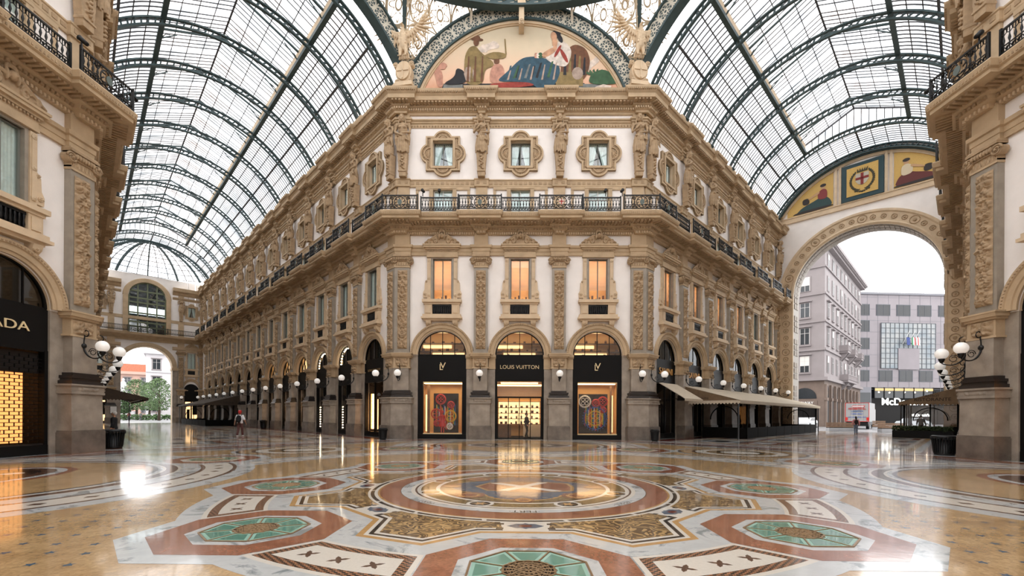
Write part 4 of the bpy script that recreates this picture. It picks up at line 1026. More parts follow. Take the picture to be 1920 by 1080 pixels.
for (r0,r1,z0,z1) in ((RR-.02,RR+.3,RZ0,RZ1),(RR-.25,RR+.3,RZ1,RZ1+.12),(RR-.2,RR+.3,RZ0-.12,RZ0)):
    P=[(r0,z0),(r1,z0),(r1,z1),(r0,z1)]
    v=[(r*math.cos(2*PI*i/n),r*math.sin(2*PI*i/n),z) for i in range(n) for r,z in P]
    b.add(v,[(i*4+j,i*4+(j+1)%4,((i+1)%n)*4+(j+1)%4,((i+1)%n)*4+j) for i in range(n) for j in range(4)])
b.build('ring_beam',t)
b=MB(cream)
for i in range(150):
    th=2*PI*i/150; i0=len(b.v); b.tube([((.27*(1-q*.75))*math.cos(q*3.2*PI+1)+(.0),0,(.27*(1-q*.75))*math.sin(q*3.2*PI+1)) for q in np.linspace(0,1,12)],.03,4,caps=False)
    b.tube([(.1,0,-.3),(.35,0,-.34)],.03,4,caps=False); b.xf(Matrix.Translation((RR*math.cos(th)*.997,RR*math.sin(th)*.997,27.22))@Matrix.Rotation(th-PI/2+PI,4,'Z'),i0)
b.build('wave_scrolls',t)
# tracery panels between arches and ring
def tracery(P,th,cz,r1,amax,lb):
    """ruled surface from the arch back (local x across, wall-like frame at P, heading th) up to the ring"""
    t=thing('tracery_panel',lb,'tracery window',(0,0,0),0,'star tracery panels under the dome')
    n=40; b=MB(latG); uv=[]; m=6
    for i in range(n+1):
        a=PI/2+amax-2*amax*i/n; u,z=r1*math.cos(a),cz+r1*math.sin(a)
        x=P[0]+math.cos(th)*u; y=P[1]+math.sin(th)*u; az=math.atan2(y,x); tx,ty=RR*1.005*math.cos(az),RR*1.005*math.sin(az)
        z=min(z,RZ0+.3)
        for j in range(m+1): f=j/m; b.v.append((x+(tx-x)*f,y+(ty-y)*f,z+(RZ0+.3-z)*f)); uv.append((u/1.5,(z+(RZ0+.3-z)*f)/1.5))
    for i in range(n):
        for j in range(m): q=i*(m+1)+j; b.f.append((q,q+1,q+m+2,q+m+1)); b.mi.append(0); b.sm.append(True)
    b.uv=uv; b.build('tracery_glass',t,fix=False)
tracery((0,18.5),0,LC,LR+.95,math.acos((21.9-LC)/(LR+.95)),'star-patterned tracery glass above the painted lunette')
tracery(PL,R(45),CZ,CR+.88,math.acos((22.0-CZ)/(CR+.88)),'star-patterned tracery glass above the mouth of the long arcade')
tracery(PRt,R(-45),CZ,CR+.88,math.acos((22.0-CZ)/(CR+.88)),'star-patterned tracery glass above the mouth of the street arcade')
for (V,lb,w) in ((V1,'green iron post rising behind the left eagle',.26),(V4,'green iron post rising behind the right eagle',.26)):
    az=math.atan2(V[1],V[0]); b=MB(iron); b.bar((V[0]*.95,V[1]*1.004,24.0),(RR*math.cos(az),RR*math.sin(az),26.9),w,.2)
    tag(b.build('iron_post'),lb,'post')
for sx,nm in ((-3.2,'left'),(3.2,'right')):
    az=math.atan2(18.5,sx); b=MB(cream); b.bar((sx,18.4,26.1),(RR*math.cos(az),RR*math.sin(az)-.05,27.5),.14,.14); tag(b.build('iron_post'),'slim cream post above the lunette arch, %s of the keystone'%nm,'post')
b=MB(cream); b.bar((0,17.75,26.6),(0,17.4,27.9),.28,.14); tag(b.build('iron_post'),'broad cream post above the keystone of the lunette','post')
t=thing('dome','great glass dome over the crossing','dome',(0,0,0)); g=MB(roofg); k=MB(iron,ironl); n=16
def DP(i,j,N=10): a=2*PI*i/32; f=PI/2*j/N*.93; return (RR*math.cos(f)*math.cos(a),RR*math.cos(f)*math.sin(a),RZ1+.1+13*math.sin(f))
for i in range(32):
    for j in range(10):
        g.add([DP(i,j),DP(i+1,j),DP(i+1,j+1),DP(i,j+1)],[(0,1,2,3)]); k.bar(DP(i,j),DP(i,j+1),.3 if i%2==0 else .08,.2,0)
        k.bar(DP(i,j),DP(i+1,j),.1,.1,1)
g.build('glass',t,fix=False); k.build('dome_ribs',t)
# solid surround behind the camera so the crossing is closed on that side too
b=MB(plaster,tanl); 
for (xa,ya,xb,yb) in ((-18,-5,-8,-17.5),(8,-17.5,18,-5),(-8,-17.5,8,-17.5)): 
    b.add([(xa,ya,0 if (xa,xb)!=(-8,8) else 0),(xb,yb,0),(xb,yb,23),(xa,ya,23)],[(0,1,2,3)])
tag(b.build('wall_behind'),'cream walls closing the crossing behind the viewer','wall',kind='structure')

# ------------------------------------------------------------------ painted lunette (plain stand-in picture)
t=thing('painted_lunette','half-round painted mural with a reclining figure in blue and a standing figure in ochre','mural',(0,18.42,0))
c=LC; rI=LR-.22
def polyxz(mb,pts,y,mi):
    pts=list(pts)
    if 5<=len(pts)<=13:     # round the corners off
        for _ in range(2): pts=[q for i in range(len(pts)) for q in ((pts[i][0]*.78+pts[(i+1)%len(pts)][0]*.22,pts[i][1]*.78+pts[(i+1)%len(pts)][1]*.22),(pts[i][0]*.22+pts[(i+1)%len(pts)][0]*.78,pts[i][1]*.22+pts[(i+1)%len(pts)][1]*.78))]
    mb.add([(x,y,z) for x,z in pts],[tuple(range(len(pts)))],mi)
_bo=[0]
def blob(mb,cx,cz,rx,rz,y,mi,n=18,rot=0,wob=0,seed=0):
    _bo[0]+=1; y-=.0002*(_bo[0]%9)
    g=random.Random(seed); P=[]
    for i in range(n):
        a=2*PI*i/n; k=1+wob*g.uniform(-1,1); x=rx*math.cos(a)*k; z=rz*math.sin(a)*k
        P.append((cx+x*math.cos(rot)-z*math.sin(rot),cz+x*math.sin(rot)+z*math.cos(rot)))
    polyxz(mb,P,y,mi)
skyp,n_,l_,p_=nt('mural_sky'); tc=n_.new('ShaderNodeTexCoord'); sp=n_.new('ShaderNodeSeparateXYZ'); l_.new(tc.outputs['Object'],sp.inputs[0])
mr=n_.new('ShaderNodeMapRange'); mr.inputs[1].default_value=22; mr.inputs[2].default_value=26.4; l_.new(sp.outputs[2],mr.inputs[0]); nz=tex_noise(n_,l_,1.2,5)
ad=n_.new('ShaderNodeMath'); ad.operation='MULTIPLY_ADD'; ad.inputs[1].default_value=.35; l_.new(nz.outputs[0],ad.inputs[0]); l_.new(mr.outputs[0],ad.inputs[2])
rp=ramp(n_,l_,ad.outputs[0],[(.15,rgb(206,150,120)),(.4,rgb(228,188,160)),(.8,rgb(214,196,168)),(1,rgb(200,186,160))]); l_.new(rp.outputs[0],p_.inputs[0]); p_.inputs['Roughness'].default_value=.8
mm=[skyp]+[M('mural_%d'%i,rgb(*q),.8,.35,3) for i,q in enumerate([(52,82,98),(214,202,190),(198,152,120),(136,116,74),(40,40,44),(110,74,52),(60,92,64),(170,150,136),(150,60,50),(120,124,122),(216,200,186),(190,140,120)])]
BLU,WHT,SKN,OCH,DRK,BRN,GRN,MAU,CRM,STN,SMK,ROS=range(1,13)
b=MB(mm[0]); a0=math.asin((21.7-c)/rI); polyxz(b,[(rI*math.cos(a0+(PI-2*a0)*i/40),c+rI*math.sin(a0+(PI-2*a0)*i/40)) for i in range(41)],0,0); b.build('mural_sky',t,fix=False)
b=MB(*mm); y=-.01
for k in range(7): blob(b,3.9+.22*k,23.2+.2*k,.4,.18,y-.0006*k,SMK,14,.6,.2,k)
for k in range(3): blob(b,-1.8-.3*k,24.9-.1*k,.35,.25,y-.0006*k,SMK,12,0,.25,20+k)
polyxz(b,[(-4.9,22.5),(4.0,22.5),(4.0,21.8),(-5.2,21.8)],y,DRK); polyxz(b,[(2.3,22.45),(5.4,22.45),(5.6,21.85),(2.3,21.85)],y-.004,STN); polyxz(b,[(-4.9,22.45),(-3.7,22.45),(-3.7,21.85),(-5.0,21.85)],y-.004,STN)
b.build('mural_ground',t,fix=False)
b=MB(*mm); y=-.03   # reclining figure
polyxz(b,[(2.4,22.5),(4.0,22.6),(4.4,23.8),(4.1,24.7),(3.3,25.0),(2.6,24.3)],y,BRN)
polyxz(b,[(2.2,22.3),(3.9,22.3),(3.9,23.2),(2.2,23.2)],y-.003,OCH)
polyxz(b,[(-1.6,22.6),(-.9,23.2),(.0,24.1),(.9,24.2),(1.7,24.0),(2.3,23.8),(2.5,23.2),(2.1,22.3),(1.3,22.0),(.6,22.5),(-.4,22.6)],y-.006,BLU)
polyxz(b,[(-2.0,22.5),(.3,22.6),(1.0,22.35),(-.6,22.2),(-1.9,22.25)],y-.009,CRM)
polyxz(b,[(1.4,24.1),(1.9,24.8),(2.5,25.2),(3.0,24.9),(3.2,24.4),(2.9,23.5),(2.2,23.6)],y-.009,WHT)
polyxz(b,[(1.2,24.2),(1.5,24.5),(2.3,24.9),(2.2,24.5),(1.6,24.1)],y-.012,SKN)
blob(b,2.05,25.45,.19,.28,y-.012,SKN,14,.3); blob(b,2.2,25.58,.3,.26,y-.01,DRK,14,.1,.1,4); blob(b,2.45,25.3,.14,.3,y-.01,DRK,12,.4); blob(b,2.05,25.25,.12,.22,y-.011,SKN); blob(b,2.12,25.02,.17,.3,y-.0115,SKN); blob(b,2.7,24.2,.12,.5,y-.02,CRM,12,.5); blob(b,2.3,24.5,.1,.45,y-.021,CRM,12,-.5)
for k in range(6): blob(b,.95+.13*(k%3),24.15+.16*(k//3),.12,.1,y-.015,(ROS,WHT,GRN)[k%3],10,0,.2,k)
for k in range(5): polyxz(b,[(-.9+k*.5,22.9),(-.7+k*.5,23.6),(-.6+k*.5,23.6),(-.8+k*.5,22.8)],y-.012,DRK if k%2 else BLU)
for k in range(9): xx=-.9+k*.36; polyxz(b,[(xx,22.75+.02*k),(xx+.3,23.5+.05*k),(xx+.42,23.6+.04*k),(xx+.16,22.8)],y-.013-.0005*k,(STN,GRN,DRK)[k%3]) if k%2 else polyxz(b,[(xx,22.7),(xx+.2,23.3+.06*k),(xx+.27,23.3+.06*k),(xx+.12,22.7)],y-.014-.0005*k,MAU)
for k in range(5): polyxz(b,[(2.65+.3*k,23.0),(2.75+.3*k,24.5-.1*k),(2.85+.3*k,24.5-.1*k),(2.85+.3*k,23.0)],y-.004-.0004*k,(DRK,OCH)[k%2])
b.build('reclining_figure',t,fix=False)
b=MB(*mm); y=-.03
polyxz(b,[(-3.6,22.4),(-2.4,22.4),(-2.3,23.4),(-1.7,23.6),(-1.8,23.9),(-2.5,24.4),(-2.9,24.9),(-3.3,24.8),(-3.6,24.2)],y,OCH); blob(b,-2.85,25.1,.18,.24,y-.004,BRN); blob(b,-2.8,25.28,.4,.1,y-.008,BRN,14,-.1); blob(b,-2.8,25.38,.2,.14,y-.009,BRN)
b.build('standing_figure',t,fix=False); b=MB(*mm)
polyxz(b,[(-2.0,22.5),(-1.0,22.5),(-1.1,23.6),(-1.6,23.8),(-1.95,23.4)],y-.002,ROS); blob(b,-1.55,23.9,.18,.2,y-.005,BRN); blob(b,-1.6,24.25,.7,.22,y-.008,OCH,14,0,.1,3); polyxz(b,[(-1.0,24.3),(-.92,24.3),(-1.0,25.3),(-1.08,25.3)],y-.006,OCH)
b.build('attendant_figure',t,fix=False); b=MB(*mm)
polyxz(b,[(-5.0,22.45),(-4.2,22.9),(-4.1,23.5),(-3.6,23.3),(-3.4,22.6),(-4.0,22.4)],y-.01,DRK); blob(b,-3.3,23.1,.3,.5,y-.012,MAU,14,0,.15,6)
b.build('dark_still_life',t,fix=False); b=MB(*mm)
blob(b,3.55,23.1,.35,.4,y-.01,MAU,14); polyxz(b,[(4.2,22.4),(4.4,23.1),(5.2,23.4),(6.0,22.9),(6.2,22.4)],y-.012,GRN)
for k in range(9): a=k*.3; polyxz(b,[(4.8,22.8),(4.8+.9*math.cos(a),22.8+.5*math.sin(a)+.1),(4.8+.85*math.cos(a+.15),22.8+.5*math.sin(a+.15))],y-.015,GRN)
b.build('fern',t,fix=False); b=MB(*mm)
blob(b,5.2,22.2,.5,.2,y-.018,SMK,12,0,.2,8)
for k in range(5): polyxz(b,[(-3.45+.22*k,22.6),(-3.35+.22*k,24.2),(-3.28+.22*k,24.2),(-3.3+.22*k,22.6)],y-.02-.0005*k,(BRN,OCH)[k%2])
blob(b,-5.2,22.9,.25,.6,y-.004,ROS,12,.2,.2,5); blob(b,-5.0,23.6,.3,.2,y-.005,ROS,12,0,.2,5); b.build('fern_and_urn',t,fix=False)
b=MB(tanl,tan); b.arc([(rI,-.12),(rI,.1),(rI+.24,.1),(rI+.24,-.2)],c,a0,PI-a0,50); b.arc([(rI-.1,-.06),(rI-.1,.05),(rI,.05),(rI,-.06)],c,a0,PI-a0,50,mi=1); b.build('mural_border',t)
pts=[((rI+.6)*math.cos(PI*i/40),c+(rI+.6)*math.sin(PI*i/40)) for i in range(41)]
b=MB(tanl); b.prism([p for p in pts if p[1]>21.5],.1,.3,'y'); b.build('mural_backing',t)

# ------------------------------------------------------------------ eagles over corner shields
def eagle_mb():
    mb=MB(tanl); mb.ell((0,-.1,2.0),(.36,.34,.75)); mb.ell((0,-.15,2.35),(.33,.32,.4)); mb.ell((0,-.2,2.85),(.18,.2,.35)); mb.ell((0,-.26,3.22),(.14,.19,.16)); mb.tube([(0,-.4,3.24),(0,-.55,3.2),(0,-.58,3.08)],[.08,.05,.015],7)
    for k in range(5):
        for j in range(5): mb.ell(((j-2)*.13,-.4-.02*(k%2)+.03*abs(j-2),2.6-.2*k+(.1 if j%2 else 0)),(.07,.05,.11),6,5)
    for sg in (-1,1):
        mb.tube([(sg*.17,-.1,1.6),(sg*.24,-.15,1.1),(sg*.2,-.2,.75)],[.22,.14,.07],8)
        arm=[Vector((sg*.25,-.05,2.6)),Vector((sg*.7,-.1,2.75)),Vector((sg*1.15,-.12,3.15)),Vector((sg*1.45,-.1,3.75))]
        mb.tube(arm,[.24,.2,.15,.07],8)
        def ap(f): q=f*3; i=min(2,int(q)); return arm[i].lerp(arm[i+1],q-i)
        for k in range(12):      # long flight feathers fanning from the arm
            f=k/11; b0=ap(.12+.88*f); a=-1.75+2.75*f**1.3; L=.75+.55*math.sin(PI*(.2+.65*f))
            d=Vector((sg*math.cos(a),.05,math.sin(a))); mb.tube([b0,b0+d*L*.55,b0+d*L],[.085,.1,.03],6)
        for k in range(10):
            f=k/9; b0=ap(.08+.85*f)+Vector((0,-.12,0)); a=-1.7+2.4*f**1.3; d=Vector((sg*math.cos(a),0,math.sin(a))); mb.tube([b0,b0+d*.28,b0+d*.46],[.075,.085,.03],6)
        for f in range(3): mb.tube([(sg*.2+(f-1)*.07,-.2,.8),(sg*.2+(f-1)*.12,-.36,.7),(sg*.2+(f-1)*.12,-.38,.58)],[.05,.045,.015],5)
    for k in range(5): mb.tube([((k-2)*.1,.1,1.5),((k-2)*.2,.1,.7)],[.1,.08],6)
    return sculpt('eagle',mb,.026,1,tanl)
def shield_mb():
    mb=MB(tanl); P=[(.42*math.cos(2*PI*k/24),.0+.55*math.sin(2*PI*k/24)) for k in range(24)]
    mb.prism([(x*1.25,z*1.18) for x,z in P],-.3,.1,'y'); mb.prism(P,-.42,-.2,'y'); mb.box(-.04,.04,-.47,-.4,-.5,.5); mb.box(-.38,.38,-.47,-.4,-.04,.04)
    for sg in (-1,1): volute(mb,sg*.5,-.3,.45,.16,sg); volute(mb,sg*.42,-.3,-.55,.12,sg)
    mb.box(-.55,.55,-.35,.2,-.85,-.6); return mb
eM=eagle_mb()
for (x,y,az,nm) in ((-7.2,17.85,R(-8),'left'),(7.2,17.85,R(8),'right')):
    t=thing('eagle_statue','tan stone eagle with raised wings over a shield, %s end of the painted lunette'%nm,'statue',(x,y,21.75),az,'eagles at the lunette')
    o=link('eagle_body',eM,t,(0,-.25,1.2)); o.scale=(.8,.8,.72); shield_mb().move(0,0,.86).build('shield',t)
# ------------------------------------------------------------------ end wall of the street arcade
def strips(mb,us,bot,top,th,mi=0):
    """wall in the local x-z plane between bottom and top functions, with soffits"""
    for a,b in zip(us[:-1],us[1:]):
        for (lo,hi) in zip(bot,top):
            za,zb,ta,tb=lo(a+1e-6),lo(b-1e-6),hi(a+1e-6),hi(b-1e-6)
            if ta-za<1e-3 and tb-zb<1e-3: continue
            mb.add([(a,0,za),(b,0,zb),(b,0,tb),(a,0,ta)],[(0,1,2,3)],mi)
            if za>.01: mb.add([(a,0,za),(b,0,zb),(b,th,zb),(a,th,za)],[(0,1,2,3)],1)
            if ta<roofz(a)-.02: mb.add([(a,0,ta),(b,0,tb),(b,th,tb),(a,th,ta)],[(0,1,2,3)],1)
def roofz(u): return CZ+math.sqrt(max(0,CR**2-min(abs(u),CR)**2))+.1 if abs(u)<HW else 23.0
Re=pos(PRt,R(45),REn+.45); RO=5.7; SPR=14.2
def archz(u,r,c): return c+math.sqrt(max(0,r*r-u*u)) if abs(u)<r else 0
us=sorted(set([round(x,4) for x in np.linspace(-7.6,7.6,60)]+[-RO,RO]))
b=MB(plaster,marbg); strips(b,us,[lambda u:archz(u,RO,SPR)],[roofz],2.2)
for sg in (-1,1): b.add([(sg*RO,0,0),(sg*RO,2.2,0),(sg*RO,2.2,SPR),(sg*RO,0,SPR)],[(0,1,2,3)],1)
tag(b.build('wall_right_end',None,Re,R(-45)),'cream end wall pierced by the great open arch of the street arcade','wall',kind='structure')
t=thing('great_arch','carved stone archivolt framing the open end of the street arcade','arch',Re,R(-45))
b=MB(tanl,tand,marbg)
b.arc([(RO+.0,-.02),(RO,-.2),(RO+.15,-.28),(RO+.3,-.2),(RO+1.05,-.2),(RO+1.15,-.3),(RO+1.35,-.3),(RO+1.35,-.02)],SPR,0,PI,60)
for sg in (-1,1): b.box(*sorted((sg*RO,sg*(RO+.15))),-.24,.0,0,SPR); b.box(*sorted((sg*(RO+.15),sg*(RO+1.15))),-.18,.0,0,SPR); b.box(*sorted((sg*(RO+1.15),sg*(RO+1.35))),-.28,.0,0,SPR)
b.build('archivolt',t)
for i in range(25):
    a=PI*(i+.5)/25; big=(i%5==2); cx,cz=(RO+.68)*math.cos(a),SPR+(RO+.68)*math.sin(a); rr=.36 if big else .2
    b=MB(tand); b.tube([(cx+rr*math.cos(q),-.22,cz+rr*math.sin(q)) for q in np.linspace(0,2*PI,15)],.04,5); b.ell((cx,-.22,cz),(rr*.45,.06,rr*.45)); b.build('rosette',t)
for sg in (-1,1):
    for k in range(18):
        z=.9+k*.75; big=k%4==2; rr=.34 if big else .22; cx=sg*(RO+.65)
        b=MB(tand); b.tube([(cx+rr*math.cos(q),-.2,z+rr*math.sin(q)) for q in np.linspace(0,2*PI,13)],.035,5); b.ell((cx,-.2,z),(rr*.4,.05,rr*.5)); b.build('rosette',t)
cof=[]   # coffered reveal
for i in range(44):
    a=PI*(i+.5)/44
    for yy in (.25,1.0): cof.append((yy,Matrix.Translation((RO*math.cos(a),0,SPR+RO*math.sin(a)))@Matrix.Rotation(PI/2-a,4,'Y')))
rest=MB(greyst)
for yy,mx in cof: b=MB(greyst); b.box(-.17,.17,yy,yy+.62,-.06,0); b.xf(mx); b.build('coffer',t)
for sg in (-1,1):
    for k in range(22):
        z=.6+k*.62
        if k%4<3:
            for yy in (.25,1.0): rest.box(*sorted((sg*RO,sg*(RO-.06))),yy,yy+.62,z,z+.5)
q=rest.build('jamb_coffers',t); q['kind']='stuff'

# bands and pictures over the arch
t=thing('end_wall_frieze','pale stone frame holding three gold pictures over the great arch','frieze',Re,R(-45))
b=MB(tanl); b.box(-7.2,7.2,-.16,0,22.0,22.25); b.box(-7.2,7.2,-.1,0,22.25,22.5); b.box(-7.2,7.2,-.16,0,22.5,22.6)
Rf=CR-.15
b.arc([(Rf-.5,-.02),(Rf-.5,-.14),(Rf,-.14),(Rf,-.02)],CZ-.1,PI/2-AS,PI/2+AS,50)
for x in (-2.1,-1.75,1.75,2.1): b.box(x-.1,x+.1,-.17,0,22.6,CZ-.3+math.sqrt(Rf*Rf-x*x))
b.build('frame',t)
t=thing('coat_of_arms_panel','square gold panel with a red cross shield, crown and laurel in a dark teal frame','coat of arms',Re,R(-45))
teal=M('teal_mosaic',rgb(30,60,66),.5,.2,20); mred=simple('red_mosaic',rgb(126,34,30)); mwh=simple('silver_mosaic',rgb(186,178,162)); mgr=M('laurel_mosaic',rgb(56,52,30),.6,.2,20)
b=MB(teal); b.box(-1.6,1.6,-.24,-.01,22.62,26.1); b.build('teal_frame',t); b=MB(goldf); b.box(-1.2,1.2,-.28,-.2,23.0,25.75); b.build('gold_field',t)
b=MB(mwh,mred,mgr); y=-.3
sh=[(-.5,25.0),(.5,25.0),(.5,24.3),(.3,24.0),(0,23.85),(-.3,24.0),(-.5,24.3)]; b.prism(sh,-.31,-.28,'y',0)
b.box(-.11,.11,-.33,-.31,23.9,25.0,1); b.box(-.5,.5,-.33,-.31,24.4,24.62,1)
b.box(-.4,.4,-.31,-.28,25.12,25.22,2)
for k in range(5): b.prism([(-.4+.16*k,25.22),(-.24+.16*k,25.22),(-.34+.2*k-.02,25.5)],-.31,-.28,'y',2)
for sg in (-1,1):
    for k in range(12):
        a=-PI/2+sg*PI*.12+sg*k*.19; cx,cz=.88*math.cos(a),24.35+.98*math.sin(a)
        i0=len(b.v); b.ell((0,0,0),(.07,.02,.17),8,5,2); b.xf(Matrix.Translation((cx,-.3,cz))@Matrix.Rotation(-a*1.0+sg*.6,4,'Y'),i0)
for k in range(7): b.ell((-.5+.17*k,-.3,23.3+.08*math.cos(k)),(.09,.02,.1),8,5,2)
b.build('emblem',t)
def gold_picture(sg,nm):
    t=thing('gold_mosaic_picture','gold picture of a seated robed figure, '+nm,'mosaic',Re,R(-45),'gold pictures over the great arch')
    x0,x1=2.3,6.3; tp=lambda x:CZ-.65+math.sqrt(Rf*Rf-x*x)
    xs=[x for x in np.linspace(x0,x1,12) if tp(x)>22.66]; P=[(sg*x0,22.66)]+[(sg*xs[-1],22.66)]+[(sg*x,tp(x)) for x in xs[::-1]]
    b=MB(goldf); b.prism(P,-.06,-.01,'y'); b.build('gold_field',t)
    C_=[simple('mosaic_robe_%s'%nm[:4],rgb(*((96,40,36) if sg>0 else (40,66,66)))),simple('mosaic_skin_'+nm[:4],rgb(190,150,110)),simple('mosaic_dark_'+nm[:4],rgb(44,36,32)),simple('mosaic_cloth_'+nm[:4],rgb(*((206,190,160) if sg>0 else (130,50,50))))]
    b=MB(*C_)
    def P2(pts,yy,mi):
        for _ in range(2): pts=[q for i in range(len(pts)) for q in ((pts[i][0]*.78+pts[(i+1)%len(pts)][0]*.22,pts[i][1]*.78+pts[(i+1)%len(pts)][1]*.22),(pts[i][0]*.22+pts[(i+1)%len(pts)][0]*.78,pts[i][1]*.22+pts[(i+1)%len(pts)][1]*.78))]
        b.prism([(sg*(x),z) for x,z in pts],yy-.01,yy,'y',mi)
    P2([(2.3,22.7),(5.6,22.7),(5.0,23.3),(3.8,23.7),(3.2,24.0),(2.6,23.6)],-.065,0); P2([(2.3,22.68),(6.0,22.68),(5.4,22.95),(2.3,22.9)],-.075,2)
    P2([(2.8,23.6),(3.6,23.7),(3.6,24.4),(3.2,24.7),(2.8,24.5)],-.08,3); P2([(3.4,24.3),(4.4,23.9),(4.4,24.05),(3.5,24.55)],-.09,1)
    blob(b,sg*3.15,24.85,.2,.26,-.085,1); blob(b,sg*3.15,25.02,.26,.16,-.09,2); P2([(4.3,23.5),(4.9,23.5),(4.95,24.1),(4.35,24.15)],-.085,2)
    b.build('seated_figure',t)
gold_picture(-1,'left of the coat of arms'); gold_picture(1,'right of the coat of arms')
b=MB(iron); 
pr=[VP(-AS+2*AS*i/40,-.3) for i in range(41)]
for p,q in zip(pr[:-1],pr[1:]): b.bar((p[0],-.12,p[1]),(q[0],-.12,q[1]),.3,.35)
tag(b.build('edge_beam',None,Re,R(-45)),'green iron edge beam where the right vault meets its end wall','beam')

# ------------------------------------------------------------------ end wall of the long arcade
Le=pos(PL,R(135),LE+.4); r1,c1=3.1,8.8; r2,c2=2.3,19.5
us=sorted(set([round(x,4) for x in np.linspace(-7.6,7.6,70)]+[-r1,r1,-r2,r2,-6.3,-5.1,5.1,6.3]))
b=MB(plaster,tan)
low=lambda u:archz(u,r1,c1)
side=lambda u:abs(abs(u)-5.7)<.55
def lo1(u): return low(u)
def hi1(u): return 8.7 if side(u) else 13.9
strips(b,us,[lo1],[hi1],1.5)
strips(b,us,[lambda u:11.3 if side(u) else 13.9],[lambda u:13.9],.4)
strips(b,us,[lambda u:archz(u,r2,c2) if abs(u)<r2 else 13.9],[lambda u:(17.25 if side(u) else 22.9)],.5)
strips(b,us,[lambda u:18.85 if side(u) else 99],[lambda u:22.9 if side(u) else 99],.4)
for sg in (-1,1): b.add([(sg*r1,0,0),(sg*r1,1.5,0),(sg*r1,1.5,c1),(sg*r1,0,c1)],[(0,1,2,3)],1); b.add([(sg*r2,0,13.9),(sg*r2,.5,13.9),(sg*r2,.5,c2),(sg*r2,0,c2)],[(0,1,2,3)],1)
tag(b.build('wall_left_end',None,Le,R(45)),'cream end wall of the long arcade with an open arch below a big window','wall',kind='structure')
t=thing('end_arch','tan stone arch around the open passage at the end of the long arcade','arch',Le,R(45))
b=MB(tan,tanl,greyst); b.arc([(r1,-.02),(r1,-.25),(r1+.2,-.3),(r1+.6,-.25),(r1+.6,-.02)],c1,0,PI,36)
for sg in (-1,1): b.box(*sorted((sg*r1,sg*(r1+.65))),-.25,0,0,8.4,2); b.box(*sorted((sg*(r1-.1),sg*(r1+.75))),-.35,1.5,8.4,8.8)
b.box(-3.9,3.9,-.12,0,12.7,12.9); b.build('archivolt',t)
t=thing('arched_window','tall arched window with green frames above the far passage of the long arcade','window',Le,R(45))
b=MB(tan); b.arc([(r2,-.02),(r2,-.2),(r2+.55,-.2),(r2+.65,-.02)],c2,0,PI,30)
for sg in (-1,1): b.box(*sorted((sg*r2,sg*(r2+.6))),-.2,0,13.9,c2)
b.build('surround',t)
gf=M('green_window_frame',rgb(110,118,92),.6,.05); b=MB(gf)
for x in (-r2+.08,-1.15,0,1.15,r2-.08): zt=c2+math.sqrt(max(0,r2*r2-x*x)); b.box(x-.09,x+.09,.1,.3,13.9,zt)
for z in (14.9,15.6,17.0,c2-.9,c2-.2,c2+.9): w=r2 if z<c2 else math.sqrt(r2*r2-(z-c2)**2); b.box(-w,w,.08,.3,z-.11,z+.11)
b.arc([(r2,.08),(r2-.16,.08),(r2-.16,.3),(r2,.3)],c2,0,PI,28); b.build('window_frame',t)
g=MB(winglass); g.prism([(-r2,13.9),(r2,13.9)]+[(r2*math.cos(PI*k/20),c2+r2*math.sin(PI*k/20)) for k in range(21)],.2,.22,'y'); g.build('pane',t)
b=MB(darkroom); b.box(-3,3,3,3.1,13.7,17.3); b.box(-3,3,3,3.1,18.5,22.4); b.box(-3,3,.5,3,13.6,13.7); b.box(-3,3,.5,3.1,22.3,22.4); b.box(-3.1,-3,.5,3.1,13.6,22.4); b.box(3,3.1,.5,3.1,13.6,22.4); b.build('dark_room',t)
for sg,nm in ((-1,'left'),(1,'right')):
    for u,w in ((4.2,'inner'),(7.0,'outer')):
        x,y,_=pos(Le,R(45),sg*u); dup(pilP,(x,y,0),R(45),'carved pilaster on the long arcade end wall, %s one %s of the passage'%(w,nm))
        o=link('caryatid_statue',figM[0 if sg<0 else 1],None,(x,y,16.45),R(45)); tag(o,'stone statue on the long arcade end wall, %s one %s of the window'%(w,nm),'statue','caryatids of the attic storey')
    x,y,_=pos(Le,R(45),sg*5.6)
    q=dup(TW,(x,y,0),R(45),'tall dark window on the end wall, %s of the open passage'%nm,name='window_%d'%(90+sg)); q.scale=(.8,.8,1)
    q=dup(QW,(x,y,0),R(45),'square lobed window on the end wall, %s of the big arched window'%nm,name='window_%d'%(94+sg)); q.scale=(.8,.8,1)
    q=dup(ARa,(x,y,0),R(45),'narrow round stone arch on the end wall, %s of the open passage'%nm); q.scale=(.7,.8,1)
    t=thing('shopfront','narrow shopfront with lit door on the end wall, %s of the open passage'%nm,'shop front',(x,y,0),R(45),'shopfronts under the arches')
    b=MB(black,fanE); b.box(-1,1,-.12,-.04,0,5.3); b.prism([(1.0*math.cos(PI*k/16),5.3+1.05*math.sin(PI*k/16)) for k in range(17)],-.12,-.04,'y'); b.build('front',t)
    b=MB(fanE,black); b.box(-.8,-.1,-.15,-.12,.3,3.4); b.box(.1,.8,-.15,-.12,.4,3.4,0); b.box(-.6,-.2,-.17,-.15,.5,2.2,1); b.box(.15,.8,-.17,-.15,1.3,3.2,1); b.build('lit_door',t)
    put_lamp(dict(P=Le,th=R(45)),sg*4.2,'small white globe lamp on the end wall, %s of the open passage'%nm,.95)
mb=MB(tanl,tan,tand); q=pos(Le,R(45),-7.3); q2=pos(Le,R(45),7.3); p=[q[:2],q2[:2]]
sweep(mb,p,[(-.05,12.9),(.12,12.9),(.3,13.15),(.5,13.4),(1.0,13.5),(1.1,13.82),(-.05,13.9)],1)
sweep(mb,p,[(-.05,15.95),(.09,16.0),(.09,16.44),(-.05,16.46)],1)
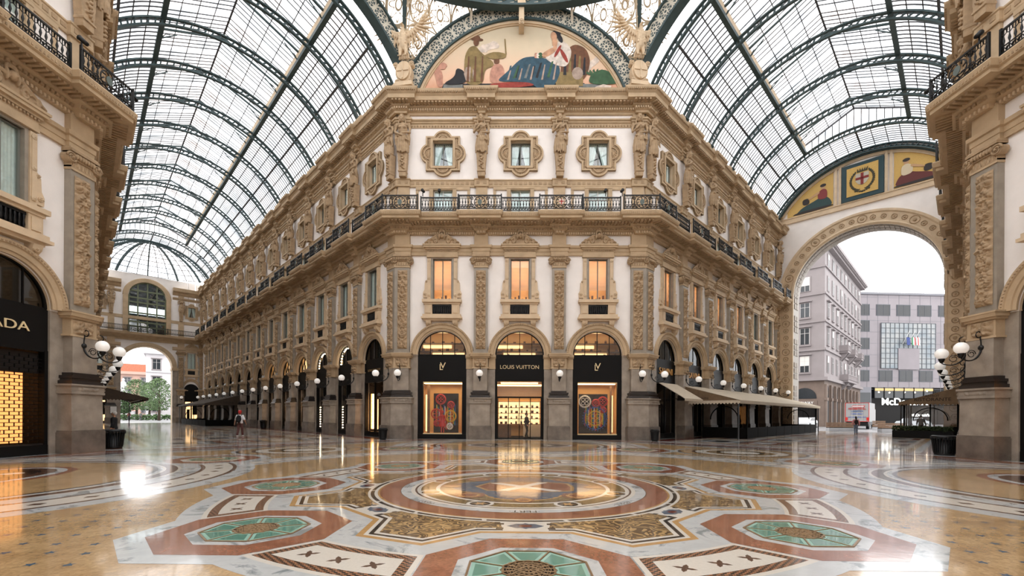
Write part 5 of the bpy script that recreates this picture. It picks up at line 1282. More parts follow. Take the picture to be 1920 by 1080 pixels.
for a,c_ in ((-7.3,-3.1),(3.1,7.3)):
    sweep(mb,[pos(Le,R(45),a)[:2],pos(Le,R(45),c_)[:2]],[(-.05,20.5),(.2,20.7),(.36,20.95),(.8,21.1),(.9,21.6),(-.05,21.66)],1); sweep(mb,[pos(Le,R(45),a)[:2],pos(Le,R(45),c_)[:2]],[(-.05,19.72),(.2,20.1),(.2,20.2),(-.05,20.22)],1)
    sweep(mb,[pos(Le,R(45),a)[:2],pos(Le,R(45),c_)[:2]],[(-.05,11.62),(.15,11.84),(.27,12.2),(-.05,12.22)],0)
tag(mb.build('trim_end_wall'),'stone bands and balcony slab across the end wall of the long arcade','moulding',kind='structure')
for k in range(3): put_rail(dict(P=Le,th=R(45)),-4.8+4.8*k,4.8,False,1.0,'black iron railing on the end wall balcony, %s section from the left'%ORD[k+1])

# ------------------------------------------------------------------ floor
def terr(name,c,c2,sc_,rough=.16):
    m,n,l,p=nt(name); t=tex_noise(n,l,sc_,4,.6); v=n.new('ShaderNodeTexVoronoi'); v.inputs['Scale'].default_value=34; tc=n.new('ShaderNodeTexCoord'); l.new(tc.outputs['Object'],v.inputs['Vector'])
    r=ramp(n,l,t.outputs['Fac'],[(.3,c2),(.65,c)]); hsv=n.new('ShaderNodeHueSaturation'); l.new(r.outputs[0],hsv.inputs['Color'])
    mr=n.new('ShaderNodeMapRange'); l.new(v.outputs['Color'],mr.inputs[0]); mr.inputs[3].default_value=.78; mr.inputs[4].default_value=1.2; l.new(mr.outputs[0],hsv.inputs['Value']); l.new(hsv.outputs[0],p.inputs['Base Color'])
    fl(m,n,l,p,rough); return m
def fl(m,n,l,p,rough=.2):
    p.inputs['Roughness'].default_value=rough; p.inputs['Specular IOR Level'].default_value=.5; p.inputs['Coat Weight'].default_value=.6; p.inputs['Coat IOR'].default_value=1.5; p.inputs['Coat Roughness'].default_value=.06
    t=tex_noise(n,l,1.6,3); b=n.new('ShaderNodeBump'); b.inputs['Strength'].default_value=.08; b.inputs['Distance'].default_value=.02; l.new(t.outputs['Fac'],b.inputs['Height']); l.new(b.outputs[0],p.inputs['Normal']); l.new(b.outputs[0],p.inputs['Coat Normal'])
def FM(name,c,var=.1,scale=3,c2=None):
    m=M(name,c,.16,var,scale,c2=c2); n=m.node_tree.nodes; fl(m,n,m.node_tree.links,n['Principled BSDF']); return m
def marble(name,c,vein):
    m,n,l,p=nt(name); t=tex_noise(n,l,1.3,8,.65,1.6); r=ramp(n,l,t.outputs['Fac'],[(.38,vein),(.48,c),(.62,tuple(x*.9 for x in c)),(.75,c)]); l.new(r.outputs[0],p.inputs['Base Color']); fl(m,n,l,p); return m
def arab(name,c,d,scale):
    m,n,l,p=nt(name); tc=n.new('ShaderNodeTexCoord'); t=n.new('ShaderNodeTexNoise'); t.inputs['Scale'].default_value=scale; t.inputs['Detail'].default_value=0; t.inputs['Distortion'].default_value=1.4; l.new(tc.outputs['Object'],t.inputs['Vector'])
    k=n.new('ShaderNodeMath'); k.operation='MULTIPLY'; k.inputs[1].default_value=26; l.new(t.outputs['Fac'],k.inputs[0]); s=n.new('ShaderNodeMath'); s.operation='SINE'; l.new(k.outputs[0],s.inputs[0])
    r=ramp(n,l,s.outputs[0],[(.0,d),(.30,c)],'CONSTANT'); l.new(r.outputs[0],p.inputs['Base Color']); fl(m,n,l,p); return m
fT=terr('tan_terrazzo',rgb(206,173,126),rgb(174,140,98),2.2); fG=marble('pale_grey_marble',rgb(206,210,210),rgb(140,150,152)); fR=M('x',(1,1,1)); fR=terr('red_brown_marble',rgb(164,108,82),rgb(138,86,64),3)
fW=FM('white_mosaic',rgb(226,220,208),.06,30); fB=FM('brown_mosaic',rgb(92,66,54),.25,20); fK=FM('black_mosaic',rgb(34,32,32),.1); fY=FM('ochre_mosaic',rgb(196,154,98),.15,12)
fA=arab('arabesque_mosaic',rgb(184,152,102),rgb(92,72,48),4.4); fA2=arab('leaf_mosaic',rgb(168,140,90),rgb(88,76,52),8); fBl=FM('blue_mosaic',rgb(84,104,124),.2,20); fSt=FM('blue_star_tile',rgb(58,96,122),.1); fD=marble('dark_grey_marble',rgb(120,124,124),rgb(70,72,74)); fDr=FM('dark_red_marble',rgb(110,50,40),.2,4)
fChk,n_,l_,p_=nt('checked_mosaic'); tc=n_.new('ShaderNodeTexCoord'); ck=n_.new('ShaderNodeTexChecker'); ck.inputs['Scale'].default_value=26; ck.inputs[1].default_value=(*rgb(160,112,82),1); ck.inputs[2].default_value=(*rgb(40,34,32),1); l_.new(tc.outputs['Object'],ck.inputs[0]); l_.new(ck.outputs[0],p_.inputs[0]); fl(fChk,n_,l_,p_)
FMATS=[fT,fG,fR,fW,fB,fK,fY,fA,fA2,fBl,fSt,fD,fDr,fChk]; T_,G_,R_,W_,B_,K_,Y_,A_,A2_,BL,ST,D_,DR,CH=range(14)
fm=MB(*FMATS); LZ=[0]
def lay(z): return z*.00018
def disc(cx,cy,r,mi,z,n=96): fm.add([(cx+r*math.cos(2*PI*i/n),cy+r*math.sin(2*PI*i/n),lay(z)) for i in range(n)],[tuple(range(n))],mi)
def annulus(cx,cy,r0,r1,mi,z,n=128,a0=0,a1=2*PI):
    v=[];f=[]
    for i in range(n+1):
        a=a0+(a1-a0)*i/n; v+=[(cx+r0*math.cos(a),cy+r0*math.sin(a),lay(z)),(cx+r1*math.cos(a),cy+r1*math.sin(a),lay(z))]
    fm.add(v,[(2*i,2*i+1,2*i+3,2*i+2) for i in range(n)],mi)
def poly(P,mi,z):
    P=list(P)
    if sum(P[i-1][0]*P[i][1]-P[i][0]*P[i-1][1] for i in range(len(P)))<0: P=P[::-1]
    fm.add([(x,y,lay(z)) for x,y in P],[tuple(range(len(P)))],mi)
def octa(cx,cy,r,rot=PI/8): return [(cx+r*math.cos(rot+PI*k/4),cy+r*math.sin(rot+PI*k/4)) for k in range(8)]
def inset(P,d):
    n=len(P); A=sum(P[i][0]*P[(i+1)%n][1]-P[(i+1)%n][0]*P[i][1] for i in range(n)); s=1 if A>0 else -1; out=[]
    for i in range(n):
        p0,p1,p2=Vector(P[i-1]),Vector(P[i]),Vector(P[(i+1)%n]); d0=(p1-p0).normalized(); d1=(p2-p1).normalized()
        n0=Vector((-d0.y,d0.x))*s; n1=Vector((-d1.y,d1.x))*s; m=n0+n1; m=m/max(.25,m.length_squared/2); out.append((p1.x+m.x*d,p1.y+m.y*d))
    return out
# base sheet with holes is not needed: opaque slabs laid in thin courses
fm.add([(-75,-20,-.02),(75,-20,-.02),(75,80,-.02),(-75,80,-.02)],[(0,1,2,3)],D_)
disc(0,0,24,T_,0)
# floor of both arms: bands of marble slabs
def arm_floor(P,th,L):
    c,s=math.cos(th),math.sin(th)
    def Q(u,d): return (P[0]+c*d-s*u,P[1]+s*d+c*u)
    def rect(u0,u1,d0,d1,mi,z): poly([Q(u0,d0),Q(u1,d0),Q(u1,d1),Q(u0,d1)],mi,z)
    rect(-7.4,7.4,-1,L+2.5,G_,1); rect(-6.6,-5.6,0,L,DR,2); rect(5.6,6.6,0,L,DR,2); rect(-6.9,-6.6,0,L,B_,2); rect(6.6,6.9,0,L,B_,2)
    d=1.0; k=0
    while d<L:
        rect(-5.3,5.3,d,d+4.1,Y_,2); rect(-5.0,5.0,d+.3,d+3.8,W_,3); rect(-4.8,4.8,d+.5,d+3.6,(D_,DR)[k%2],4)
        for j in range(4): rect(-4.4+2.3*j,-4.4+2.3*j+1.9,d+.8,d+3.3,(G_,T_,R_,G_)[(j+k)%4],5); rect(-4.0+2.3*j,-4.0+2.3*j+1.1,d+1.3,d+2.8,(B_,W_,G_,K_)[(j+k)%4],6)
        d+=4.5; k+=1
    poly([Q(-7.4,-1.0),Q(7.4,-1.0),Q(7.4,.6),Q(-7.4,.6)],R_,7); poly([Q(-7.4,-.7),Q(7.4,-.7),Q(7.4,.2),Q(-7.4,.2)],G_,8)
arm_floor(PL,R(135),LE); arm_floor(PRt,R(45),REn)
# skirting slabs along the octagon walls
def oct_band(r0,r1,mi,z):
    V=[(-7.8,18.5),(7.8,18.5),(17.5,7.8),(17.5,-7.8),(7.8,-18.5),(-7.8,-18.5),(-17.5,-7.8),(-17.5,7.8)]
    for i in range(8):
        a,b=Vector(V[i]),Vector(V[(i+1)%8]); k0,k1=r0/18.3,r1/18.3; poly([tuple(a*k0),tuple(b*k0),tuple(b*k1),tuple(a*k1)],mi,z)
oct_band(15.3,18.4,G_,1); oct_band(17.0,17.9,R_,2); oct_band(15.9,16.3,B_,2); oct_band(16.4,16.8,DR,2); oct_band(15.55,15.65,K_,2)
# side medallions on the four axes
def side_med(cx,cy,ang):
    disc(cx,cy,6.3,G_,3); annulus(cx,cy,5.0,5.85,B_,4); annulus(cx,cy,5.1,5.75,W_,5)
    n=46
    for k in range(n):
        a=2*PI*k/n; r=5.42; c,s=math.cos(a),math.sin(a); q=lambda u,v:(cx+c*(r+u)-s*v,cy+s*(r+u)+c*v); poly([q(-.11,0),q(0,-.13),q(.11,0),q(0,.13)],B_,6)
    annulus(cx,cy,4.15,4.55,W_,4); annulus(cx,cy,4.22,4.48,B_,5); disc(cx,cy,4.05,T_,4); annulus(cx,cy,3.95,4.05,K_,5)
    E=lambda a,b,mi,z:poly([(cx+a*math.cos(t_)*math.cos(ang)-b*math.sin(t_)*math.sin(ang),cy+a*math.cos(t_)*math.sin(ang)+b*math.sin(t_)*math.cos(ang)) for t_ in np.linspace(0,2*PI,48)[:-1]],mi,z)
    E(2.9,1.9,R_,5);E(2.7,1.7,G_,6);E(2.5,1.5,B_,7);E(2.2,1.2,K_,8)
    for k in range(14):
        a=2*PI*k/14; 
        px,py=1.6*math.cos(a),.85*math.sin(a); X=cx+px*math.cos(ang)-py*math.sin(ang); Y=cy+px*math.sin(ang)+py*math.cos(ang); disc(X,Y,.22,W_ if k%2 else A_,9,12)
    E(.9,.5,A_,9); E(.6,.3,W_,10)
for cx,cy,a in ((-13.1,0,PI/2),(13.1,0,PI/2),(0,13.1,0)): side_med(cx,cy,a)
# ring arcs on the diagonals joining the side medallions
for a in (PI/4,3*PI/4):
    w=.42
    annulus(0,0,8.75,10.1,G_,2.2,24,a-w,a+w); annulus(0,0,9.05,9.7,B_,2.4,24,a-w,a+w); annulus(0,0,9.12,9.63,W_,2.6,24,a-w,a+w)
    for k in range(14): b_=a-w+2*w*(k+.5)/14; c,s=math.cos(b_),math.sin(b_); q=lambda u,v:(c*(9.38+u)-s*v,s*(9.38+u)+c*v); poly([q(-.1,0),q(0,-.13),q(.1,0),q(0,.13)],B_,2.8)
    # emblem medallion toward each arcade mouth
    cx,cy=13.1*math.cos(a),13.1*math.sin(a)
    for rr,mi,z in ((2.6,G_,3),(2.45,K_,4),(2.35,T_,5),(1.9,B_,6),(1.75,W_,7),(1.3,A_,8),(.9,K_,9),(.75,W_,10)): disc(cx,cy,rr,mi,z,48)
for px,py in [(10.3*s,5.25*t_) for s in (-1,1) for t_ in (-1,1)]+[(5.25*s,10.4) for s in (-1,1)]:
    for rr,mi,z in ((1.75,G_,7),(1.42,R_,8),(.95,W_,9)): poly(octa(px,py,rr),mi,z)
# blue stars in the tan field
sk=[(5.07*math.cos(PI*k/4),5.07*math.sin(PI*k/4)) for k in range(8)]
for i in range(-40,41):
    for j in range(-40,41):
        x=i*.42+(.21 if j%2 else 0)+rnd.uniform(-.03,.03); y=j*.36+rnd.uniform(-.03,.03); r=math.hypot(x,y)
        if r<6.05 or r>13 or min(math.hypot(x-p[0],y-p[1]) for p in sk)<1.6 or any(math.hypot(x-cx,y-cy)<6.35 for cx,cy in ((-13.1,0),(13.1,0),(0,13.1),(0,-13.1))) : continue
        if 8.7<r<10.2 and abs(abs(math.atan2(y,x)-PI/2)-PI/4)<.5: continue
        a0=rnd.uniform(0,PI); poly([((x+(.065 if k%2==0 else .03)*math.cos(a0+PI*k/5)),(y+(.065 if k%2==0 else .03)*math.sin(a0+PI*k/5))) for k in range(10)],ST,2)
# grey marble body of the central figure
disc(0,0,5.92,G_,8,128)
for p in sk: poly(octa(*p,1.51),G_,9)
# ochre star with arabesques
outl=[]
for k in range(8):
    m=PI/8+PI*k/4
    for da,r in ((-13.6,3.75),(-6.4,4.45),(6.4,4.45),(13.6,3.75)): outl.append((r*math.cos(m+R(da)),r*math.sin(m+R(da))))
for d,mi,z in ((0,Y_,10),(.085,W_,11),(.14,K_,12),(.2,W_,13),(.26,A_,14)): poly(inset(outl,d),mi,z)
for k in range(8):   # little blocks and blue knots on the skylight axes
    a=PI*k/4; c,s=math.cos(a),math.sin(a); q=lambda u,v:(c*u-s*v,s*u+c*v)
    poly([q(3.1,-.36),q(3.6,-.3),q(3.6,.3),q(3.1,.36)],W_,15); poly([q(3.21,-.13),q(3.21,.13),q(3.33,.26),q(3.45,.13),q(3.45,-.13),q(3.33,-.26)][::1],BL,16); poly([q(3.17,0),q(3.33,.16),q(3.49,0),q(3.33,-.16)],BL,16.5)
    poly([q(3.33+.07*math.cos(t_),.1*math.sin(t_)) for t_ in np.linspace(0,2*PI,9)[:-1]],DR,17)
    for sg in (-1,1): poly([q(3.18,sg*.3),q(3.26,sg*.3),q(3.26,sg*.4),q(3.18,sg*.4)],K_,16); poly([q(3.42,sg*.3),q(3.5,sg*.3),q(3.5,sg*.4),q(3.42,sg*.4)],K_,16)
disc(0,0,3.14,W_,18,128); annulus(0,0,3.02,3.09,K_,19)
for k in range(16): a=PI/16+PI*k/8; c,s=math.cos(a),math.sin(a); q=lambda u,v:(c*u-s*v,s*u+c*v); poly([q(3.0,-.05),q(3.1,-.02),q(3.1,.05),q(3.0,.02)],W_,20)
disc(0,0,2.96,Y_,19,128); disc(0,0,2.92,R_,20,128); disc(0,0,2.53,K_,21,128); disc(0,0,2.515,G_,22,128); disc(0,0,2.32,W_,23,128); disc(0,0,2.24,B_,24,128); disc(0,0,2.2,W_,25,128); disc(0,0,2.12,A2_,26,128)
disc(0,0,1.82,W_,27,128); disc(0,0,1.74,B_,28,128); disc(0,0,1.68,A2_,29,128)
for k in range(8):
    a=PI/8+PI*k/4+.0; x,y=1.97*math.cos(a),1.97*math.sin(a)
    for rr,mi,z in ((.24,W_,29),(.18,K_,30)): disc(x,y,rr,mi,z,24)
    poly([(x+(.16 if j%2==0 else .06)*math.cos(PI*j/6),y+(.16 if j%2==0 else .06)*math.sin(PI*j/6)) for j in range(12)],Y_,31)
for k_,(x,y) in enumerate(((.75,0),(-.75,0),(0,.75),(0,-.75))): disc(x,y,.8,Y_,30+.2*k_,40)
poly([(-.98,-.98),(.98,-.98),(.98,.98),(-.98,.98)],Y_,31)
for k_,(x,y) in enumerate(((.75,0),(-.75,0),(0,.75),(0,-.75))): disc(x,y,.75,BL,32+.2*k_,40)
poly([(-.93,-.93),(.93,-.93),(.93,.93),(-.93,.93)],BL,33)
for i in range(-7,8):
    for j in range(-7,8):
        x,y=i*.2+(.1 if j%2 else 0),j*.2
        if math.hypot(x,y)<1.4 and not(-1<x<1.05 and abs(y)<.55): poly([(x-.05,y-.012),(x+.05,y-.012),(x+.05,y+.012),(x-.05,y+.012)],Y_,34)
sh=[(-.95,.0),(-.7,.45),(-.1,.62),(.5,.6),(.95,.45),(1.02,0),(.95,-.45),(.5,-.6),(-.1,-.62),(-.7,-.45)]
rotp=lambda P,a:[(x*math.cos(a)-y*math.sin(a),x*math.sin(a)+y*math.cos(a)) for x,y in P]
poly([(x*1.08,y*1.12) for x,y in sh],Y_,35); poly(sh,R_,36)
def clipx(P,f):   # clip polygon by half plane f>=0
    out=[]
    for i in range(len(P)):
        a,b=P[i],P[(i+1)%len(P)]; fa,fb=f(a),f(b)
        if fa>=0: out.append(a)
        if fa*fb<0: t_=fa/(fa-fb); out.append((a[0]+(b[0]-a[0])*t_,a[1]+(b[1]-a[1])*t_))
    return out
ca,sa=math.cos(R(-38)),math.sin(R(-38))
for k_,(dx,dy) in enumerate(((ca,sa),(-sa*1.0,ca))):
    P=clipx(clipx(sh,lambda p:.1-(-dy*p[0]+dx*p[1])),lambda p:.1+(-dy*p[0]+dx*p[1]))
    if len(P)>2: poly(P,W_,37+k_)
for k in range(4):  # scroll ornaments around the blue field
    a=PI/4+PI*k/2; 
    for rr,mi,z in ((.3,R_,39),(.22,Y_,40),(.15,R_,41)): disc(1.45*math.cos(a),1.45*math.sin(a),rr,mi,z,16)
    a=PI*k/2; 
    for rr,mi,z in ((.2,R_,42),(.15,Y_,43),(.1,R_,44)): disc(1.5*math.cos(a),1.5*math.sin(a),rr,mi,z,16)
# panels of white mosaic with dark flowers between the skylights
def edge_ang(r,g):
    """largest angle from the panel axis that stays clear of the neighbouring octagon"""
    ap=1.2*math.cos(PI/8)+g; lo,hi=0,PI/8
    for _ in range(30):
        m=(lo+hi)/2; x,y=r*math.cos(m),r*math.sin(m); cx,cy=5.07*math.cos(PI/8),5.07*math.sin(PI/8)
        d=max((x-cx)*math.cos(PI/8+PI*k/4)+(y-cy)*math.sin(PI/8+PI*k/4) for k in range(8))
        if d>ap: lo=m
        else: hi=m
    return lo
def sector(m,r0,r1,g):
    P=[]; n=8; e0,e1=edge_ang(r0,g),edge_ang(r1,g)
    for i in range(n+1): a=-e0+2*e0*i/n; P.append((r0*math.cos(m+a),r0*math.sin(m+a)))
    for i in range(1,5): r=r0+(r1-r0)*i/5; a=edge_ang(r,g); P.append((r*math.cos(m+a),r*math.sin(m+a)))
    for i in range(n+1): a=e1-2*e1*i/n; P.append((r1*math.cos(m+a),r1*math.sin(m+a)))
    for i in range(4,0,-1): r=r0+(r1-r0)*i/5; a=-edge_ang(r,g); P.append((r*math.cos(m+a),r*math.sin(m+a)))
    return P
for k in range(8):
    m=PI/8+PI*k/4
    poly(sector(m,4.76,5.62,.02),W_,10); poly(sector(m,4.82,5.55,.08),CH,11); poly(sector(m,4.94,5.42,.2),W_,12)
    for da in (-4.9,0,4.9):
        a=m+R(da); x,y=5.2*math.cos(a),5.2*math.sin(a); poly([(x+rr_*math.cos(a+PI/4+2*PI*j/16),y+rr_*math.sin(a+PI/4+2*PI*j/16)) for j,rr_ in enumerate([.125,.075,.03,.075]*4)],B_,13); disc(x,y,.045,B_,14,10)
for p in sk: poly(octa(*p,1.2),R_,15); poly(octa(*p,.8),G_,16)
# roman dates round the lettering band
for k,s_ in enumerate(('MDCCCXI','MDCCCLX','MDCCCXX','MDCCCLV','MDCCCXI','MDCCCLX','MDCCCXX','MDCCCLV')):
    cu=bpy.data.curves.new('d','FONT'); cu.body='·FERT·'; cu.size=.19; cu.align_x='CENTER'; cu.align_y='CENTER'; o=bpy.data.objects.new('d',cu); COL.objects.link(o)
    dg=bpy.context.evaluated_depsgraph_get(); me=bpy.data.meshes.new_from_object(o.evaluated_get(dg)); bpy.data.objects.remove(o)
    a=-PI/2+PI/4*k; v=[]
    for q in me.vertices: an=a-q.co.x/2.42; r=2.42+q.co.y; v.append((r*math.cos(an),r*math.sin(an),lay(23.5)))
    # letters read from the centre outwards
    fm.add(v,[tuple(p.vertices) for p in me.polygons],K_); bpy.data.meshes.remove(me)
floor=fm.build('floor',fix=False); tag(floor,'polished mosaic floor with round shield medallion and octagon pattern','floor',kind='structure')
# glass floor lights
pav=nt('green_pavement_glass')[0]; n_=pav.node_tree.nodes; p_=n_['Principled BSDF']; p_.inputs['Base Color'].default_value=(*rgb(96,150,134),1); p_.inputs['Roughness'].default_value=.08; p_.inputs['Coat Weight'].default_value=.6
pavr=simple('pale_green_glass_edge',rgb(150,192,176),.15); brass=M('worn_brass',rgb(150,122,88),.4,.2,12,metal=.5)
def floor_light(x,y,r,lb,src=[None]):
    if src[0] is None:
        t=thing('floor_light','x','floor light',(0,0,.012),0,'octagonal glass floor lights')
        for k in range(8):
            a0,a1=PI/8+PI*k/4,PI/8+PI*(k+1)/4; ri=.27; P=[(ri*math.cos(a0),ri*math.sin(a0)),(.64*math.cos(a0),.64*math.sin(a0)),(.64*math.cos(a1),.64*math.sin(a1)),(ri*math.cos(a1),ri*math.sin(a1))]
            b=MB(pavr,pav); b.prism(inset(P,.012),0,.003); b.prism(inset(P,.05),.0031,.0045,mi=1); b.build('glass_pane',t)
        b=MB(brass)
        for k in range(8): a=PI/8+PI*k/4; b.bar((.26*math.cos(a),.26*math.sin(a),.004),(.64*math.cos(a),.64*math.sin(a),.004),.016,.012)
        O=octa(0,0,.65); Oi=octa(0,0,.275)
        for i in range(8): b.bar((*O[i],.004),(*O[(i+1)%8],.004),.02,.012); b.bar((*Oi[i],.005),(*Oi[(i+1)%8],.005),.02,.014)
        b.build('brass_frame',t)
        b=MB(brass,black); b.prism(octa(0,0,.27),.0,.002,mi=1)
        for rr in (.06,.12,.18,.235):
            n=8 if rr<.1 else 16
            for k in range(n): a=2*PI*k/n; b.tube([(rr*math.cos(a)+.045*math.cos(q),rr*math.sin(a)+.045*math.sin(q),.005) for q in np.linspace(0,2*PI,9)],.006,4)
        b.build('round_grille',t); src[0]=t; t.location=(x,y,.0034); t['label']=lb; return t
    return dup(src[0],(x,y,.0034),0,lb)
DIR=['right of the medallion','back right of the medallion','directly behind the medallion','back left of the medallion','left of the medallion','front left of the medallion','nearest, at the bottom of the picture','front right of the medallion']
for k,p in enumerate(sk): floor_light(*p,1,'green glass octagon floor light with brass grille, '+DIR[k])
for (px,py),nm in zip([(-10.3,5.25),(10.3,5.25),(-5.25,10.4),(5.25,10.4)],['far left before the long arcade','far right before the street arcade','behind left near the facade','behind right near the facade']):
    q=floor_light(px,py,1,'distant green glass octagon floor light, '+nm); q.scale=(1.15,1.15,1)

# ------------------------------------------------------------------ awnings and terraces
canvasb=M('mid_brown_awning_canvas',rgb(134,110,84),.85,.12,5)
def awning(lb,F,s0,s1,proj,zt,zf,mat,txt=None,glass=False,near=1,logo=None):
    x,y,_=pos(F['P'],F['th'],s0); L=abs(s1-s0); sg=1 if s1>s0 else -1
    t=thing('terrace_awning',lb,'awning',(x,y,0),F['th'])
    P=lambda d,o,z:(sg*d,-o,z)
    b=MB(mat); th=.04
    b.add([P(0,.05,zt),P(L,.05,zt),P(L,proj,zf),P(0,proj,zf),P(0,.05,zt-th),P(L,.05,zt-th),P(L,proj,zf-th),P(0,proj,zf-th)],[(0,1,2,3),(4,7,6,5),(0,4,5,1),(1,5,6,2),(2,6,7,3),(3,7,4,0)])
    b.build('canopy',t)
    b=MB(canvas if mat is canvasl else mat); 
    b.prism([(-.05,zt-.05),(-proj,zf-.05),(-proj,zf),(-.05,zf)],-.02*sg,.02*sg,'x'); b.build('gable_cloth',t)
    b=MB(mat)
    n=int(proj/.22)
    for i in range(n):
        a,c=.05+(proj-.05)*i/n,.05+(proj-.05)*(i+1)/n; m=(a+c)/2; b.prism([(-a,zf),(-c,zf),(-c,zf-.16),(-m,zf-.26),(-a,zf-.16)],-.015,.015,'x')
    n=int(L/.22)
    for i in range(n):
        a,c=sg*L*i/n,sg*L*(i+1)/n; m=(a+c)/2; b.prism([(a,zf),(c,zf),(c,zf-.16),(m,zf-.24),(a,zf-.16)],-proj-.015,-proj+.015,'y')
    b.build('valance',t)
    b=MB(blackm)
    for d in ((.1,L-.1) if mat is not canvasd else (L-.1,)): b.box(sg*d-.04,sg*d+.04,-proj+.1,-proj+.18,0,zf-.02)
    b.box(*sorted((0,sg*L)),-proj+.1,-proj+.16,zf-.1,zf-.02); b.build('posts',t)
    if txt:
        for j,(tx,sz) in enumerate(txt): text(tx,sz,simple('awning_print',rgb(40,28,20),.8),.005,'printed_text',t,(-.035*sg,-proj*(.42 if len(txt)<3 else .52),zf+.15+.27*(len(txt)-1-j)),(PI/2,0,R(-90) if sg>0 else R(90)),sx=1.0)
    return t
aw=awning('long beige terrace awning with scalloped edge along the left wall of the street arcade',RB,5.3,28.3,4.0,3.75,2.6,canvasl,[('SAVINI',.2)])
awning('dark scalloped awning at the near left corner of the long arcade',WC,24.5,44,4.0,3.95,2.85,canvasd)
awning('brown restaurant awning printed RISTORANTE beside the right block',EC,-20.4,-28.0,3.9,3.9,2.7,canvasb,[('PIZZA',.16),('BISTROT',.2),('RISTORANTE',.34)])
awning('dark awning halfway down the right wall of the long arcade',LB,-37.9,-58,3.9,3.9,2.75,canvasd,[('Il Salotto',.4)])
x,y,_=pos(V4,R(45),3.18); t=thing('shop_awning','small sloping beige awning under the gold SAVINI sign','awning',(x,y,0),R(45))
b=MB(canvasl); b.add([(-1.35,-.1,3.75),(1.35,-.1,3.75),(1.35,-1.9,2.65),(-1.35,-1.9,2.65)],[(0,1,2,3)]); b.add([(-1.35,-.1,3.72),(1.35,-.1,3.72),(1.35,-1.9,2.62),(-1.35,-1.9,2.62)],[(0,3,2,1)]); b.box(-1.35,1.35,-1.92,-1.88,2.5,2.66); b.build('canopy',t)
b=MB(blackm); 
for sg in (-1,1): b.bar((sg*1.3,-.1,2.7),(sg*1.3,-1.88,2.62),.03)
b.build('arms',t)
matblack=simple('matt_black_frame',rgb(16,15,14),.8,spec=.1)
def terrace(lb,F,s0,s1,o0,o1,zt,th,gl=True):
    x,y,_=pos(F['P'],F['th'],s0); sg=1 if s1>s0 else -1; L=abs(s1-s0)
    t=thing('terrace_enclosure',lb,'glass enclosure',(x,y,0),F['th']); b=MB(matblack,darkroom)
    b.box(*sorted((0,sg*L)),-o1-.05,-o1,0,.75,0); n=max(1,int(L/2.2))
    for i in range(n+1): d=sg*L*i/n; b.box(d-.04,d+.04,-o1-.06,-o1+.02,0,zt if (gl or i in(0,n)) else .8)
    for d in (0,sg*L):
        b.box(d-.03,d+.03,-o1,-o0,0,.75)
        for k in range(3): o=o0+(o1-o0)*k/2; b.box(d-.04,d+.04,-o-.04,-o+.04,0,zt)
        b.box(d-.04,d+.04,-o1,-o0,zt-.06,zt)
    b.build('frame',t); 
    if gl: b=MB(shopglass); b.box(*sorted((0,sg*L)),-o1-.03,-o1-.02,.75,zt); b.build('side_glass',t)
    for d in (0,sg*L):
        b=MB(shopglass); b.box(d-.01,d+.01,-o1,-o0,.75,zt); b.build('end_glass',t)
        b=MB(matblack); om=(o0+o1)/2; b.tube([(d,-om+.95*math.cos(q),1.3+.95*math.sin(q)) for q in np.linspace(0,PI,15)],.04,6); b.build('arched_frame',t)
    return t
terrace('dark glazed restaurant enclosure under the long beige awning',RB,7.5,27.8,.7,3.7,2.55,0,False)
terrace('glazed enclosure under the RISTORANTE awning beside the near right block',EC,-21,-27.6,.7,3.6,2.6,0)
terrace('dark enclosure under the awning halfway down the long arcade',LB,-39,-57,.7,3.6,2.6,0,False)
leaf=M('hedge_leaf',rgb(52,66,34),.8,.4,8)
def hedge(lb,F,s0,s1,o):
    x,y,_=pos(F['P'],F['th'],s0,o); L=s1; t=thing('planter_hedge',lb,'planter',(x,y,0),F['th']-PI/2); b=MB(black); b.box(*sorted((0,L)),-.25,.25,0,.55); b.build('planter_box',t)
    m=MB(leaf); g=random.Random(3)
    for i in range(420):
        d=L*g.random(); z=.5+.38*g.random(); yy=g.uniform(-.24,.24); m.ell((d,yy,z),(.07,.06,.05),5,4)
    m.build('foliage',t); return t
hedge('low clipped hedge in a dark planter under the RISTORANTE awning',EC,-19.9,3.3,.9)

def px2(x,d,z=0):    # ground point straight out from a bearing; used only for laying out the place
    X=(x-960)/825*d; yw=R(.7); return (-.12+X*math.cos(yw)-d*math.sin(yw),-9.4+X*math.sin(yw)+d*math.cos(yw),z)
def litter_bin(lb,x,y,r=.33,h=.86,grp='litter bins'):
    t=thing('litter_bin',lb,'litter bin',(x,y,0),0,grp); b=MB(blackm); b.lathe([(r*.78,0),(r*.86,.04),(r*.8,.08),(r*.95,h*.82),(r*.86,h*.8),(r*.7,.1)],0,0,24)
    for k in range(28): a=2*PI*k/28; b.bar((r*.84*math.cos(a),r*.84*math.sin(a),.08),(r*1.02*math.cos(a),r*1.02*math.sin(a),h*.84),.03)
    b.build('slatted_body',t); b=MB(blackm); b.lathe([(r*1.0,h*.86),(r*1.1,h*.88),(r*1.1,h*.96),(r*.98,h),(r*.8,h),(r*.8,h*.86)],0,0,24)
    for k in range(24): a=2*PI*k/24; b.tube([(r*1.05*math.cos(a),r*1.05*math.sin(a),h*.78),(r*1.09*math.cos(a),r*1.09*math.sin(a),h*.9)],.02,4)
    b.build('rim',t); return t
_x,_y,_=px2(1771,17.9); litter_bin('black slatted litter bin standing before the near right pedestal',_x,_y,.38,.8)
_x,_y,_=px2(212,19.0); litter_bin('black litter bin at the foot of the near left pedestal',_x,_y,.38,.82)
_x,_y,_=px2(718,26.6); litter_bin('small black litter bin at the left corner pedestal of the central block',_x,_y,.24,.72)
_x,_y,_=px2(1228,26.6); litter_bin('small black litter bin at the right corner pedestal of the central block',_x,_y,.24,.72)
